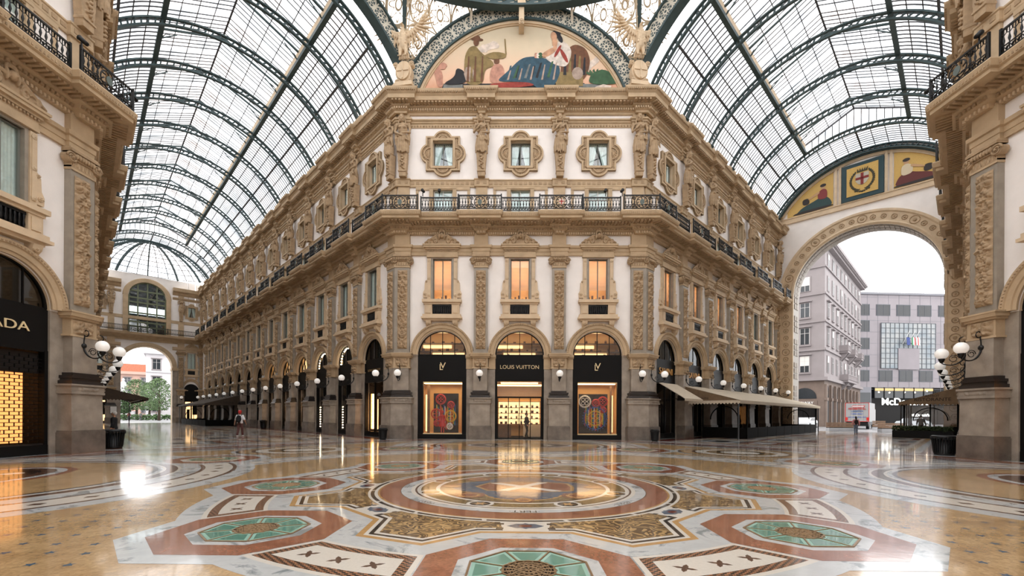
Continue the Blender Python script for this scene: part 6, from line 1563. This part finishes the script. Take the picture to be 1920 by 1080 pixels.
x,y,_=pos(V1,R(-45),-25.2,.95); litter_bin('black litter bin far down the right wall of the long arcade',x,y,.3,.9)
#@@PART4
# ------------------------------------------------------------------ the street beyond the right arch
pave=M('wet_grey_paving',rgb(150,150,152),.3,.2,.8); pinkst=M('pale_pink_stone',rgb(136,128,128),.7,.08,.6,.1,6); pinkd=M('weathered_street_stone',rgb(112,96,86),.7,.2,.7); panel=M('pink_grey_panels',rgb(128,121,125),.5,.1,.35); panelg=M('grey_panels',rgb(112,112,118),.5,.08,.4)
sglass=M('street_window_glass',rgb(44,48,52),.12,.2,.5); sframe=simple('pale_window_frame',rgb(190,186,184)); shutter=M('roller_blind',rgb(210,206,200),.7,.05)
b=MB(pave); b.add([(13,30,-.015),(140,30,-.015),(140,160,-.015),(13,160,-.015)],[(0,1,2,3)]); tag(b.build('ground_street',None,fix=False),'wet grey paving of the street beyond the right arch','ground',kind='structure')
b=MB(pave); b.add([(-200,40,-.012),(-45,40,-.012),(-45,220,-.012),(-200,220,-.012)],[(0,1,2,3)]); tag(b.build('ground_square',None,fix=False),'pale paving of the square beyond the left passage','ground',kind='structure')
gframe=simple('dark_grey_frame',rgb(74,78,84),.5)
def win(t,x,y0,z,w,h,face,lintel=True,blind=0,name='window',dark=False):
    """one window as its own part on the y- or x-facing side; face gives the placing matrix"""
    i=MB(gframe if dark else sframe,sglass,shutter,pinkst if not dark else gframe); i.box(-w/2-.14,w/2+.14,-.08,.02,-.1,h+.12,3); i.box(-w/2,w/2,-.1,-.07,0,h,1)
    for a in (-w/2,-.03,w/2-.06): i.box(a,a+.06,-.13,-.1,0,h,0)
    if not dark: i.box(-w/2,w/2,-.13,-.1,h*.68,h*.68+.05,0)
    if blind: i.box(-w/2,w/2,-.12,-.1,h*(1-blind),h,2)
    if lintel: i.box(-w/2-.3,w/2+.3,-.4,.02,h+.18,h+.34,3); i.box(-w/2-.2,w/2+.2,-.22,.02,-.3,-.12,3)
    i.xf(face@Matrix.Translation((x,y0,z))); return i.build(name,t)
cx_,cy_=47.3,59.2; H1=28.6; B1=thing('apartment_building','pale pink stone corner building with small balconies seen through the right arch','building',(cx_,cy_,0),0)
Mf=Matrix.Rotation(R(-45),4,'Z')      # face looking back to the crossing; x runs right, so building lies at negative x
Ms=Matrix.Rotation(R(45),4,'Z')       # long side on the street; x runs away along the street. outward is -y
bd=MB(pinkst,pinkd); 
bd.box(-20,0,0,34,7.2,H1,0); bd.box(-20,0,0,34,0,7.2,1); bd.xf(Mf); bd.build('walls',B1)
# the side wall face of this block lies along local (x=0): facing +x in Mf frame
side=Mf@Matrix.Rotation(PI/2,4,'Z')   # outward -y maps to +x of the front frame
cb=MB(pinkst); 
for z,o,h in ((7.2,.5,.5),(11.9,.25,.3),(16.3,.2,.25),(20.6,.2,.25),(24.8,.2,.2)): cb.box(-20,o,-o,34,z,z+h)
cb.box(-20,1.1,-1.1,34.5,H1-.2,H1+.3); cb.box(-20,.7,-.7,34.2,H1-.7,H1-.2)
for i in range(60): cb.box(.2,1.0,.1+.57*i,.3+.57*i,H1-.45,H1-.2)
cb.xf(Mf); cb.build('cornices',B1)
for fl_,z in enumerate((8.6,13.0,17.3,21.4,25.2)):
    hh=(2.5,2.5,2.2,2.2,1.9)[fl_]
    for k in range(3): win(B1,-2.6-3.6*k,0,z,1.3,hh,Mf,fl_<3,blind=(.6 if (k+fl_)%3==0 else 0))
    for k in range(9): win(B1,2.2+3.6*k,0,z,1.15,hh,side,fl_ in(1,2),blind=(.4 if (k*3+fl_)%4==0 else 0))
for k in range(3):   # ground floor arches on the side and doors
    pass
for k in range(9):
    i=MB(pinkd,sglass,black); x=2.2+3.6*k; i.box(x-.9,x+.9,-.05,.02,0,4.1,2); i.prism([(x-.8,4.6),(x+.8,4.6)]+[(x+.8*math.cos(PI*q/10),5.7+.8*math.sin(PI*q/10)) for q in range(11)],-.06,.02,'y',1); i.xf(side); i.build('arched_shop_opening',B1)
    i=MB(pinkd); i.box(x-1.8-.35,x-1.8+.35,-.3,.02,0,6.6); i.box(x-1.8-.45,x-1.8+.45,-.4,.02,4.1,4.5); i.xf(side); i.build('pier',B1)
i=MB(pinkd,sglass,black,fanE); x=-2.6; i.box(x-1.7,x+1.7,-.05,.02,0,3.2,2); i.box(x-1.7,x+1.7,-.1,.02,3.3,4.1,0); i.prism([(x-1.6,4.4),(x+1.6,4.4)]+[(x+1.6*math.cos(PI*q/12),4.6+1.5*math.sin(PI*q/12)) for q in range(13)],-.06,.02,'y',1); i.box(x-1.2,x-.9,-.1,-.06,4.7,5.0,3); i.xf(Mf); i.build('arched_shop_opening',B1)
q=text('SUBWAY',.6,whitep,.02,'lettering',B1,Mf@Vector((-2.6,-.14,3.7)),(PI/2,0,R(-45)))
def balc(xc,z,w):
    b=MB(pinkst); b.box(xc-w/2,xc+w/2,-1.2,0,z-.3,z); b.box(xc-w/2,xc+w/2,-1.25,-1.1,z+.9,z+1.05)
    n=int(w/.22)
    for k in range(n): b.lathe([(.05,z),(.07,z+.3),(.035,z+.5),(.06,z+.9)],xc-w/2+w*(k+.5)/n,-1.17,6)
    for sg in (-1,1): b.box(xc+sg*w/2-.12,xc+sg*w/2+.12,-1.27,0,z,z+1.0); b.prism([(0,z-.3),(-1.1,z-.3),(-.8,z-.8),(-.2,z-1.5),(0,z-1.6)],*sorted((xc+sg*w*.3-.15,xc+sg*w*.3+.15)),'x')
    b.xf(side); b.build('balcony',B1)
for k in (3,5,7): balc(2.2+3.6*k-1.8+1.8,12.9,2.6)
balc(2.2+3.6*4,7.9,9)
# fast-food corner: modern block
MX=72.6; MY=86.; B2=thing('office_building','modern pink and grey panelled office block with glazed grid and restaurant sign below','building',(MX,MY,0),R(4)); B2.scale=(1,1,1.05)
H2=27.; bd=MB(panel,panelg,black)
bd.box(0,40,0,14,7.6,H2,0); bd.box(0,3.4,-.05,14,0,7.6,1); bd.box(3.4,40,.6,14,0,7.6,2); 
for k in range(9): bd.box(0,40,-.03,0,7.2+2.35*k,7.24+2.35*k,1)
for k in range(17): bd.box(2.4*k,2.4*k+.04,-.03,0,6.6,H2,1)
bd.box(0,40,-.3,14,H2-.4,H2,1); bd.build('walls',B2)
r_=MB(sframe); 
for k in range(60): r_.box(.67*k,.67*k+.04,.2,.24,H2,H2+2.2)
for z in (H2+.7,H2+1.4,H2+2.1): r_.box(0,40,.2,.24,z,z+.05)
r_.build('roof_railing',B2)
I4=Matrix.Identity(4)
for z,xs in ((8.9,(1.7,6.6,11.2,15.8,20.5)),(11.9,(1.7,)),(15.5,(1.7,)),(19.1,(1.7,)),(22.4,(1.7,6.0,10.6,15.4,20.2))):
    for xx in xs: win(B2,xx,0,z,2.9 if xx>2 else 2.2,2.1,I4,False,dark=True)
g=MB(gframe,M('office_glazing',rgb(150,150,148),.2,.35,.4,c2=rgb(110,122,130)),panel); g.box(5.4,17.8,-.2,.02,11.5,20.8,1); g.box(9.2,14.0,-.35,-.2,11.3,15.6,2)
for k in range(13): x=5.4+k*1.033; g.box(x-.04,x+.04,-.28,-.2,11.5,20.8,0)
for k in range(10): z=11.5+k*1.033; g.box(5.4,17.8,-.28,-.2,z-.04,z+.04,0)
g.build('glazed_grid',B2)
g=MB(sglass,warmwall,bulbE,black,sframe); g.box(4.0,17.5,-.1,.6,5.4,7.6,0)
for k in range(7): x=4+k*2.25; g.box(x-.08,x+.08,-.2,0,5.4,7.6,3)
for (x,z) in ((5,5.4),(7.4,5.3),(10.9,5.4),(13.2,5.4),(16,5.7)): g.ell((x,-.15,z+1.2),(.16,.05,.12),8,6,2)
g.box(4,17.5,-.12,-.1,6.9,7.4,1); g.box(.5,3.2,-.1,0,4.2,6.5,0); g.build('upper_shop_window',B2)
sgn=emit('lit_white_sign',(.95,.95,.9),1.6); text("McDonald's",2.0,sgn,.06,'lettering',B2,(5.4,-.3,4.6),align='LEFT',sx=1.15,bold=.02)
text("McDonald's",.75,sgn,.05,'lettering',B2,(11.5,-.15,.2+.3),align='LEFT',sx=1.2,bold=.02).location=(12.2,-.3,1.9)
b=MB(black,simple('yellow_sign',rgb(250,190,40))); b.box(3.0,4.0,-.5,-.3,.8,4.0); b.tube([(3.25,-.52,3.2),(3.38,-.52,3.7),(3.5,-.52,3.3),(3.62,-.52,3.7),(3.75,-.52,3.2)],.05,5,1); b.build('projecting_sign',B2)
b=MB(whitep,simple('blue_flag',rgb(40,60,120)),simple('green_flag',rgb(40,130,80)),red); 
for x,cs in ((10.2,(1,1,1)),(11.4,(2,0,3)),(12.4,(0,3,0))):
    b.bar((x,-.3,16.5),(x+.3,-1.6,19.0),.06)
    for j,c_ in enumerate(cs): b.prism([(x+.25*j-.1,17.8),(x+.25*j+.15,17.6),(x+.25*j+.25,16.1),(x+.25*j,16.2)],-1.3,-1.25,'y',c_)
b.build('flags',B2)
B3=thing('street_block','pale office facade closing the street between the two buildings','building',(60,118,0),0); bd=MB(panelg); bd.box(-8,22,0,10,0,24); bd.build('walls',B3)
for z in (4,8,12,16,20):
    for k in range(7): win(B3,-5.5+4*k,0,z,1.8,2,I4,False)
# truck
tx,ty,_=px2(1607,56); t=thing('delivery_truck','white delivery truck with red and blue print on its back doors','truck',(tx,ty,0),R(-44))
b=MB(simple('truck_white',rgb(150,149,148)),sframe); b.box(-1.2,1.2,0,6,.95,3.35); b.box(-1.1,1.1,6.3,8,.7,2.6); b.build('box_body',t)
b=MB(red,simple('blue_print',rgb(60,90,160)),sframe); b.box(-1.22,1.22,-.03,0,.95,1.0); b.box(-1.22,1.22,-.03,0,3.31,3.36)
for sg in (-1,1): b.box(*sorted((sg*1.22,sg*1.17)),-.03,0,.95,3.36)
b.box(-.02,.02,-.05,0,1.05,3.27,2)
for sg in (-.5,.5): b.box(sg-.02,sg+.02,-.06,0,1.05,3.27,2)
b.prism([(-.6,2.75),(.7,2.75),(.8,3.0),(-.5,3.0)],-.04,-.03,'y',0); b.prism([(-.5,2.8),(.65,2.8),(.72,2.95),(-.42,2.95)],-.05,-.04,'y',2); b.build('door_markings',t)
text('PRONTO',.34,simple('red_print',rgb(190,40,40)),.01,'printed_text',t,(0,-.05,2.55),sx=1.3) if 0 else None
b=MB(red,simple('blue_print2',rgb(60,90,160))); 
b.box(-.6,.6,-.045,-.03,1.9,1.98,1); b.box(-.9,.9,-.045,-.03,1.5,1.56,1); b.build('printed_stripes',t)
text('PROMETICAL',.3,simple('red_truck_print',rgb(170,50,46)),.01,'lettering',t,(0,-.06,2.58),bold=.01); text('LOGISTICS',.25,simple('blue_truck_print',rgb(70,96,140)),.01,'lettering',t,(0,-.06,2.27),bold=.008)
b=MB(blackm); b.box(-1.1,1.1,.1,7.8,.55,.95); b.box(-1.15,1.15,-.1,.1,.4,.7); b.build('chassis',t)
for sx in (-1,1):
    for yy in (1.2,6.8): w=MB(blackm); w.prism([(yy+.48*math.cos(q),.48+.48*math.sin(q)) for q in np.linspace(0,2*PI,19)[:-1]],*sorted((sx*.8,sx*1.12)),'x'); w.build('wheel',t)
b=MB(red); 
for sg in (-1,1): b.box(*sorted((sg*.95,sg*1.15)),-.06,-.03,1.1,1.5)
b.build('tail_light',t)
def car(lb,px,d,rot,cm):
    x,y,_=px2(px,d); t=thing('parked_car',lb,'car',(x,y,0),rot,'parked cars'); b=MB(cm)
    prof=[(-2.1,.35),(-2.15,.75),(-1.9,.95),(-1.3,1.0),(-.7,1.42),(.6,1.45),(1.3,1.05),(2.0,.9),(2.15,.6),(2.1,.35)]
    b.prism(prof,-.85,.85,'y'); me=b.build('car_body',t); me.modifiers.new('b','BEVEL').width=.08
    g=MB(sglass); g.prism([(-1.15,1.0),(-.65,1.36),(.55,1.38),(1.1,1.03)],-.87,.87,'y'); g.prism([(-1.2,1.02),(-.72,1.38),(-.68,1.36),(-1.14,1.0)],-.7,.7,'y'); g.build('windows',t)
    for xx in (-1.35,1.35):
        for sy in (-1,1): w=MB(blackm,sframe); w.prism([(xx+.33*math.cos(q),.33+.33*math.sin(q)) for q in np.linspace(0,2*PI,17)[:-1]],*sorted((sy*.72,sy*.9)),'y'); w.prism([(xx+.2*math.cos(q),.33+.2*math.sin(q)) for q in np.linspace(0,2*PI,13)[:-1]],*sorted((sy*.9,sy*.92)),'y',1); w.build('wheel',t)
carw=M('white_car_paint',rgb(225,228,230),.2,0,coat=.5); cars=M('silver_car_paint',rgb(190,196,200),.2,0,coat=.5)
car('white car seen through the glass at the end of the long terrace',1512,62,R(40),carw); car('silver car behind the hedge in front of the restaurant sign',1712,66,R(8),cars)
def barrier(lb,x0,x1,d,h):
    a=px2(x0,d);c=px2(x1,d); th=math.atan2(c[1]-a[1],c[0]-a[0]); L=math.hypot(c[0]-a[0],c[1]-a[1]); t=thing('wooden_bench',lb,'bench',(a[0],a[1],0),th,'long wooden street benches'); b=MB(wood)
    for k in range(5): b.box(0,L,-.03,.03,.35+.12*k*h/.9,.45+.12*k*h/.9)
    b.box(0,L,-.5,.03,.42,.5); b.build('wood_slats',t); b=MB(pave); b.box(0,L,-.5,.05,0,.36); b.build('stone_base',t)
barrier('long low wooden bench left of the walking person in pink',1549,1600,48,.9); barrier('long low wooden bench between truck and hedge',1646,1700,45,.9); barrier('wooden planter wall behind the truck right of its wheels',1636,1660,52,1.2)
x,y,_=pos(V4,R(45),27.9,3.5)
# ------------------------------------------------------------------ square beyond the left passage
pale=M('pale_square_stone',rgb(196,192,194),.8,.06,.3); salmon=M('salmon_plaster',rgb(190,156,142),.8,.06,.3)
def far_building(lb,px,d,w,h,m,rot,roofc=None):
    x,y,_=px2(px,d); t=thing('square_building',lb,'building',(x,y,0),rot); b=MB(m); b.box(-w/2,w/2,0,12,0,h); b.box(-w/2-.5,w/2+.5,-.8,12,h,h+.9); b.box(-w/2,w/2,-.3,0,h*.45,h*.45+.4); b.box(-w/2,w/2,-.3,0,h*.72,h*.72+.3); b.build('walls',t)
    if roofc: b=MB(roofc); b.prism([(-w/2,h+.9),(w/2,h+.9),(w/2-3,h+3.4),(-w/2+3,h+3.4)],0,10,'y'); b.build('roof',t)
    n=int(w/4.2)
    for k in range(n):
        for z in (h*.12,h*.5,h*.77): win(t,-w/2+w*(k+.5)/n,0,z,1.7,h*.15,I4,True)
far_building('salmon building with tiled roof beyond the far passage',222,140,34,14,salmon,R(35),M('tile_roof',rgb(180,110,84),.8,.2))
far_building('pale palace front standing behind the trees beyond the far passage',332,118,13,17,pale,R(38))
bark=M('tree_bark',rgb(70,58,46),.9,.2); lf=M('tree_leaves',rgb(96,118,78),.8,.35,1.2); lf2=M('tree_leaves_dark',rgb(74,98,60),.8,.35,1.2)
def tree(lb,px,d,h,seed,m):
    x,y,_=px2(px,d); g=random.Random(seed); t=thing('tree',lb,'tree',(x,y,0),0,'trees in the square'); b=MB(bark); b.tube([(0,0,0),(.1,0,h*.35),(0,.1,h*.75)],[.28,.2,.08],8)
    for k in range(7): a=g.uniform(0,6.28); b.tube([(0,0,h*(.3+.05*k)),(math.cos(a)*h*.15,math.sin(a)*h*.15,h*(.45+.05*k))],[.09,.04],5)
    b.build('trunk',t); b=MB(m)
    for k in range(1700):
        a=g.uniform(0,2*PI); zz=g.random(); rr=h*.33*math.sin(PI*min(1,(zz*.85+.12)))**.7*g.random()**.4; z=h*(.25+.75*zz); s=g.uniform(.12,.26)
        u=Vector((g.gauss(0,1),g.gauss(0,1),g.gauss(0,1))).normalized(); v_=u.cross(Vector((g.gauss(0,1),g.gauss(0,1),1))).normalized(); c=Vector((rr*math.cos(a),rr*math.sin(a),z))
        b.add([c-u*s,c-v_*s*.6,c+u*s,c+v_*s*.6],[(0,1,2,3)])
    b.build('foliage',t,fix=False)
tree('broad green tree at the left inside the far passage view',256,100,9.2,1,lf); tree('green tree at the right inside the far passage view',298,92,8.8,2,lf); tree('darker tree behind the two front trees in the far passage',280,108,9,3,lf2); tree('small green tree partly behind the dark awning',232,98,6,4,lf2)
m=MB(lf2); g=random.Random(9); x,y,_=px2(272,97)
for i in range(500): m.ell((g.uniform(-6,6),g.uniform(-.6,.6),g.uniform(.1,1.2)),(.2,.2,.14),5,4)
tag(m.build('hedge',None,(x,y,0),R(38)),'low clipped hedge across the square beyond the left passage','hedge')
x,y,_=px2(231,104); t=thing('monument','pale stone monument on a stepped base beyond the left passage','monument',(x,y,0),R(35)); b=MB(pale); b.box(-3,3,-3,3,0,1); b.box(-2,2,-2,2,1,2); b.box(-1.2,1.2,-1.2,1.2,2,6); b.build('pedestal',t)
mb=MB(pale); mb.ell((0,0,9.4),(.28,.3,.36)); mb.tube([(0,0,6),(0,0,7.5),(0,0,9)],[.7,.55,.35],12); mb.tube([(.4,0,8.7),(.6,-.2,8),(.2,-.5,7.8)],.15,8); mb.tube([(-.4,0,8.7),(-.6,-.2,8),(-.2,-.5,7.8)],.15,8); link('statue_figure',sculpt('statue_figure',mb,.1,1,pale),t)

# ------------------------------------------------------------------ people
def person(lb,px,d,rot,h,top,legs,hair,cap=None,pack=None,stride=.18,skirt=None,loc=None,sleeve=True,arm=(0,0)):
    x,y,_=loc or px2(px,d); t=thing('person',lb,'person',(x,y,0),rot,None); k=h/1.75; Mx=Matrix.Scale(k,4)
    s=stride; ank=[(-.09,-s),(.09,s)]
    mb=MB(skin)
    mb.ell((0,-.01,1.63),(.075,.095,.115)); mb.ell((0,-.1,1.62),(.014,.022,.02)); mb.ell((0,-.092,1.575),(.025,.012,.008))
    for sg in (-1,1): mb.ell((sg*.03,-.088,1.645),(.012,.008,.008)); mb.ell((sg*.078,0,1.62),(.012,.02,.03))
    mb.tube([(0,.01,1.56),(0,.01,1.42)],[.05,.06],8); mb.tube([(0,0,1.44),(0,0,1.3),(0,0,1.1),(0,0,.95)],[.1,.115,.1,.11],12)
    hands=[]
    for sg,(fw,out) in ((-1,arm),(1,(-arm[0],arm[1]))):
        sh_=Vector((sg*.19,0,1.4)); el=Vector((sg*(.25+out),fw*.12,1.13)); wr=Vector((sg*(.27+out),-fw*.1-.06,.9)); mb.tube([sh_,el,wr],[.05,.04,.028],8)
        dv=(wr-el).normalized(); pc=wr+dv*.05; mb.ell(tuple(pc),(.022,.04,.05),8,6)
        for f in range(4): b0=pc+dv*.035+Vector((0,(f-1.5)*.018,0)); L=(.055,.07,.065,.05)[f]; mb.tube([b0,b0+dv*L*.5+Vector((-sg*.006,0,0)),b0+dv*L+Vector((-sg*.022,0,0))],[.0105,.009,.007],5)
        mb.tube([pc+Vector((-sg*.01,-.03,.02)),pc+Vector((-sg*.02,-.06,-.01)),pc+Vector((-sg*.022,-.062,-.04))],[.012,.01,.008],5)
    for (ax,ay) in ank: mb.tube([(ax,0,.92),(ax,-.04+ay*.4,.5),(ax,ay,.1)],[.09,.06,.04],8); mb.ell((ax,ay-.04,.04),(.045,.12,.04))
    mb.xf(Mx); link('body',sculpt('body',mb,.014,1,skin),t)
    c=MB(top); c.tube([(0,0,1.47),(0,0,1.4),(0,0,1.25),(0,0,1.08),(0,0,.9)],[.09,.185,.18,.165,.19],14)
    for i in range(len(c.v)): X,Y,Z=c.v[i]; c.v[i]=(X,Y*.76,Z)
    for sg,(fw,out) in ((-1,arm),(1,(-arm[0],arm[1]))):
        P=[(sg*.17,0,1.42),(sg*.21,0,1.3),(sg*(.25+out),fw*.12,1.13)]+([(sg*(.27+out),-fw*.1-.05,.93)] if sleeve else []); c.tube(P,[.078,.076,.066,.052][:len(P)],8); c.ell((sg*.17,0,1.4),(.08,.075,.08))
    c.xf(Mx); link('jacket' if sleeve else 'shirt',sculpt('top',c,.018,2,top),t)
    c=MB(legs); c.tube([(0,0,1.0),(0,0,.86)],[.14,.165],12)
    for (ax,ay) in ank: c.tube([(ax*.9,0,.9),(ax,-.05+ay*.4,.5),(ax,ay,.1)],[.105,.078,.07],8)
    c.xf(Mx); link('trousers',sculpt('trousers',c,.02,2,legs),t)
    for (ax,ay) in ank: c=MB(black if not cap else whitep); c.ell((ax,ay-.05,.05),(.05,.14,.05)); c.xf(Mx); c.build('shoe',t)
    c=MB(hair); c.ell((0,.02,1.66),(.088,.105,.115)); 
    if skirt: c.tube([(0,.06,1.66),(0,.1,1.5),(0,.1,1.36)],[.09,.07,.03],8)
    c.xf(Mx); c.build('hair',t)
    if cap: c=MB(cap); c.ell((0,.01,1.69),(.108,.125,.11)); c.ell((0,.04,1.62),(.104,.115,.1)); c.xf(Mx); c.build('hood',t)
    if pack:
        c=MB(pack); c.ell((0,.2,1.2),(.17,.12,.25)); c.ell((0,.29,1.1),(.12,.07,.13))
        for sg in (-1,1): c.tube([(sg*.12,.14,1.38),(sg*.13,.02,1.5),(sg*.13,-.13,1.36),(sg*.14,-.1,1.1),(sg*.12,.12,.98)],.02,6)
        c.xf(Mx); link('backpack',sculpt('backpack',c,.02,1,pack),t)
    return t
cl=lambda n,*c:M(n,rgb(*c),.85,.12,8)
hairb=cl('dark_hair',30,24,20); 
person('person in white t-shirt, red cap and black backpack walking away down the long arcade',450,29.3,R(190),1.73,cl('white_tshirt',225,225,225),cl('maroon_trousers',92,58,54),hairb,red,cl('black_backpack',18,18,20),.2,sleeve=False,arm=(.6,.06))
person('person in a pink jacket with long dark hair walking toward the right arch',1605,39.8,R(150),1.58,cl('pink_jacket',226,160,160),cl('blue_jeans',110,130,150),hairb,None,cl('dark_backpack',36,24,24),.12,skirt=1,arm=(.2,.02))
person('distant person in dark red at the left of the far passage',242,93,R(30),1.75,cl('dark_red_coat',96,50,46),cl('dark_trousers',40,40,46),hairb,stride=.15)
person('distant person in grey standing in the middle of the far passage',264,93,R(0),1.8,cl('grey_coat',100,100,96),cl('grey_trousers',70,70,70),hairb,stride=.1)
person('distant person in black at the right of the far passage',293,100,R(-30),1.75,cl('black_coat',30,30,34),cl('black_trousers',26,26,30),hairb,stride=.15)
x,y,_=pos(V1,0,8.3,-1.7); person('shop assistant in a black suit standing inside the central glass doors',0,0,R(70),1.7,cl('black_suit',22,20,20),cl('black_suit_trousers',20,18,18),hairb,loc=(x,y,0),stride=.1,arm=(.8,.0))
x,y,_=px2(1727,37); person('person in dark clothes walking past the planter hedge on the right',0,0,R(120),1.72,cl('dark_jacket',24,24,26),cl('dark_jeans',26,26,30),hairb,loc=(x,y,0),stride=.25,arm=(.4,.02))
x,y,_=px2(214,20.6); person('person in black leaning behind the litter bin beside the near left pedestal',0,0,R(-60),1.6,cl('black_hoodie',20,20,22),cl('black_jeans',18,18,20),cl('grey_hair',190,186,180),loc=(x,y,0),stride=.05)
# menu board at the far passage
x,y,_=pos(Le,R(45),-3.9,.7); t=thing('poster_stand','white framed notice on the stone pier left of the far passage','notice',(x,y,0),R(45)); b=MB(whitep,sframe); b.box(-.35,.35,-.03,0,1.5,2.5,0); b.build('notice',t); b=MB(blackm); b.box(-.38,.38,0,.03,1.45,2.55); b.box(-.03,.03,0,.04,0,1.5); b.build('frame',t)

# ------------------------------------------------------------------ light, sky, camera
w=bpy.data.worlds.new('sky'); sc.world=w; w.use_nodes=True; n=w.node_tree.nodes; l=w.node_tree.links; bg=n['Background']
tc=n.new('ShaderNodeTexCoord'); nz=n.new('ShaderNodeTexNoise'); nz.inputs['Scale'].default_value=2.2; nz.inputs['Detail'].default_value=4; l.new(tc.outputs['Generated'],nz.inputs['Vector'])
r=ramp(n,l,nz.outputs['Fac'],[(.35,(.86,.92,.97)),(.5,(.97,.97,.98)),(.65,(1,.94,.90))]); l.new(r.outputs[0],bg.inputs[0]); bg.inputs[1].default_value=3.3
def area(name,loc,rot,sx,sy,e,c):
    L=bpy.data.lights.new(name,'AREA'); L.shape='RECTANGLE'; L.size=sx; L.size_y=sy; L.energy=e; L.color=c; o=bpy.data.objects.new(name,L); COL.objects.link(o); o.location=loc; o.rotation_euler=rot; return o
def point(name,loc,e,c,r_=.15):
    L=bpy.data.lights.new(name,'POINT'); L.energy=e; L.color=c; L.shadow_soft_size=r_; o=bpy.data.objects.new(name,L); COL.objects.link(o); o.location=loc; return o
for i,s in enumerate((2.88,7.8,12.72)):
    x,y,_=pos(V1,0,s); area('shop_ceiling_lamp',(x,y+1.6,3.5),(0,0,0),2.8,2.2,42,(1,.74,.44)); area('upper_shop_lamp',(x,y+1.4,7.05),(0,0,0),3.2,1.9,17,(1,.72,.42)); point('window_room_lamp',(x,y+1.5,10.6),38,(1,.8,.6),.25)
for i in range(4): x,y,_=pos(V4,R(45),RB['bays'][i],-1.2); point('window_room_lamp',(x,y,10.5),34,(1,.76,.52),.25)
x,y,_=pos(V1,R(-45),LB['bays'][0],-.9); point('orange_shop_lamp',(x,y,1.6),60,(1,.5,.2))
for i in (3,4,5): x,y,_=pos(V1,R(-45),LB['bays'][i],-.9); point('warm_shop_lamp',(x,y,2.4),40,(1,.6,.3))
x,y,_=pos(V2,R(90),-2.86,-.7); point('window_display_lamp',(x,y,2.8),50,(1,.5,.18)); x,y,_=pos(V3,R(-90),2.86,-.7); point('window_display_lamp',(x,y,2.8),50,(1,.5,.18))
cam=bpy.data.cameras.new('camera'); co=bpy.data.objects.new('camera',cam); COL.objects.link(co); sc.camera=co
cam.sensor_width=36; cam.lens=825/1920*36; cam.shift_x=0; cam.shift_y=238.5/1920; cam.clip_end=600; cam.clip_start=.1
co.location=(-.12,-9.4,1.53); co.rotation_euler=(Matrix.Rotation(R(.7),3,'Z')@Matrix.Rotation(PI/2,3,'X')@Matrix.Rotation(.0055,3,'Z')).to_euler()
vs=sc.view_settings; sc.display_settings.display_device='sRGB'; vs.view_transform='Standard'; vs.look='None'; vs.gamma=1; vs.exposure=.08; vs.use_curve_mapping=False
cy=sc.cycles; cy.max_bounces=7; cy.diffuse_bounces=4; cy.glossy_bounces=3; cy.transmission_bounces=2; cy.transparent_max_bounces=10; cy.use_denoising=True; cy.sample_clamp_indirect=6; cy.caustics_reflective=False; cy.caustics_refractive=False

for o in COL.objects:
    if o.parent is None and o.get('label') and len(o['label'].replace('-',' ').split())>16: print('LONG',o.name,o['label'])
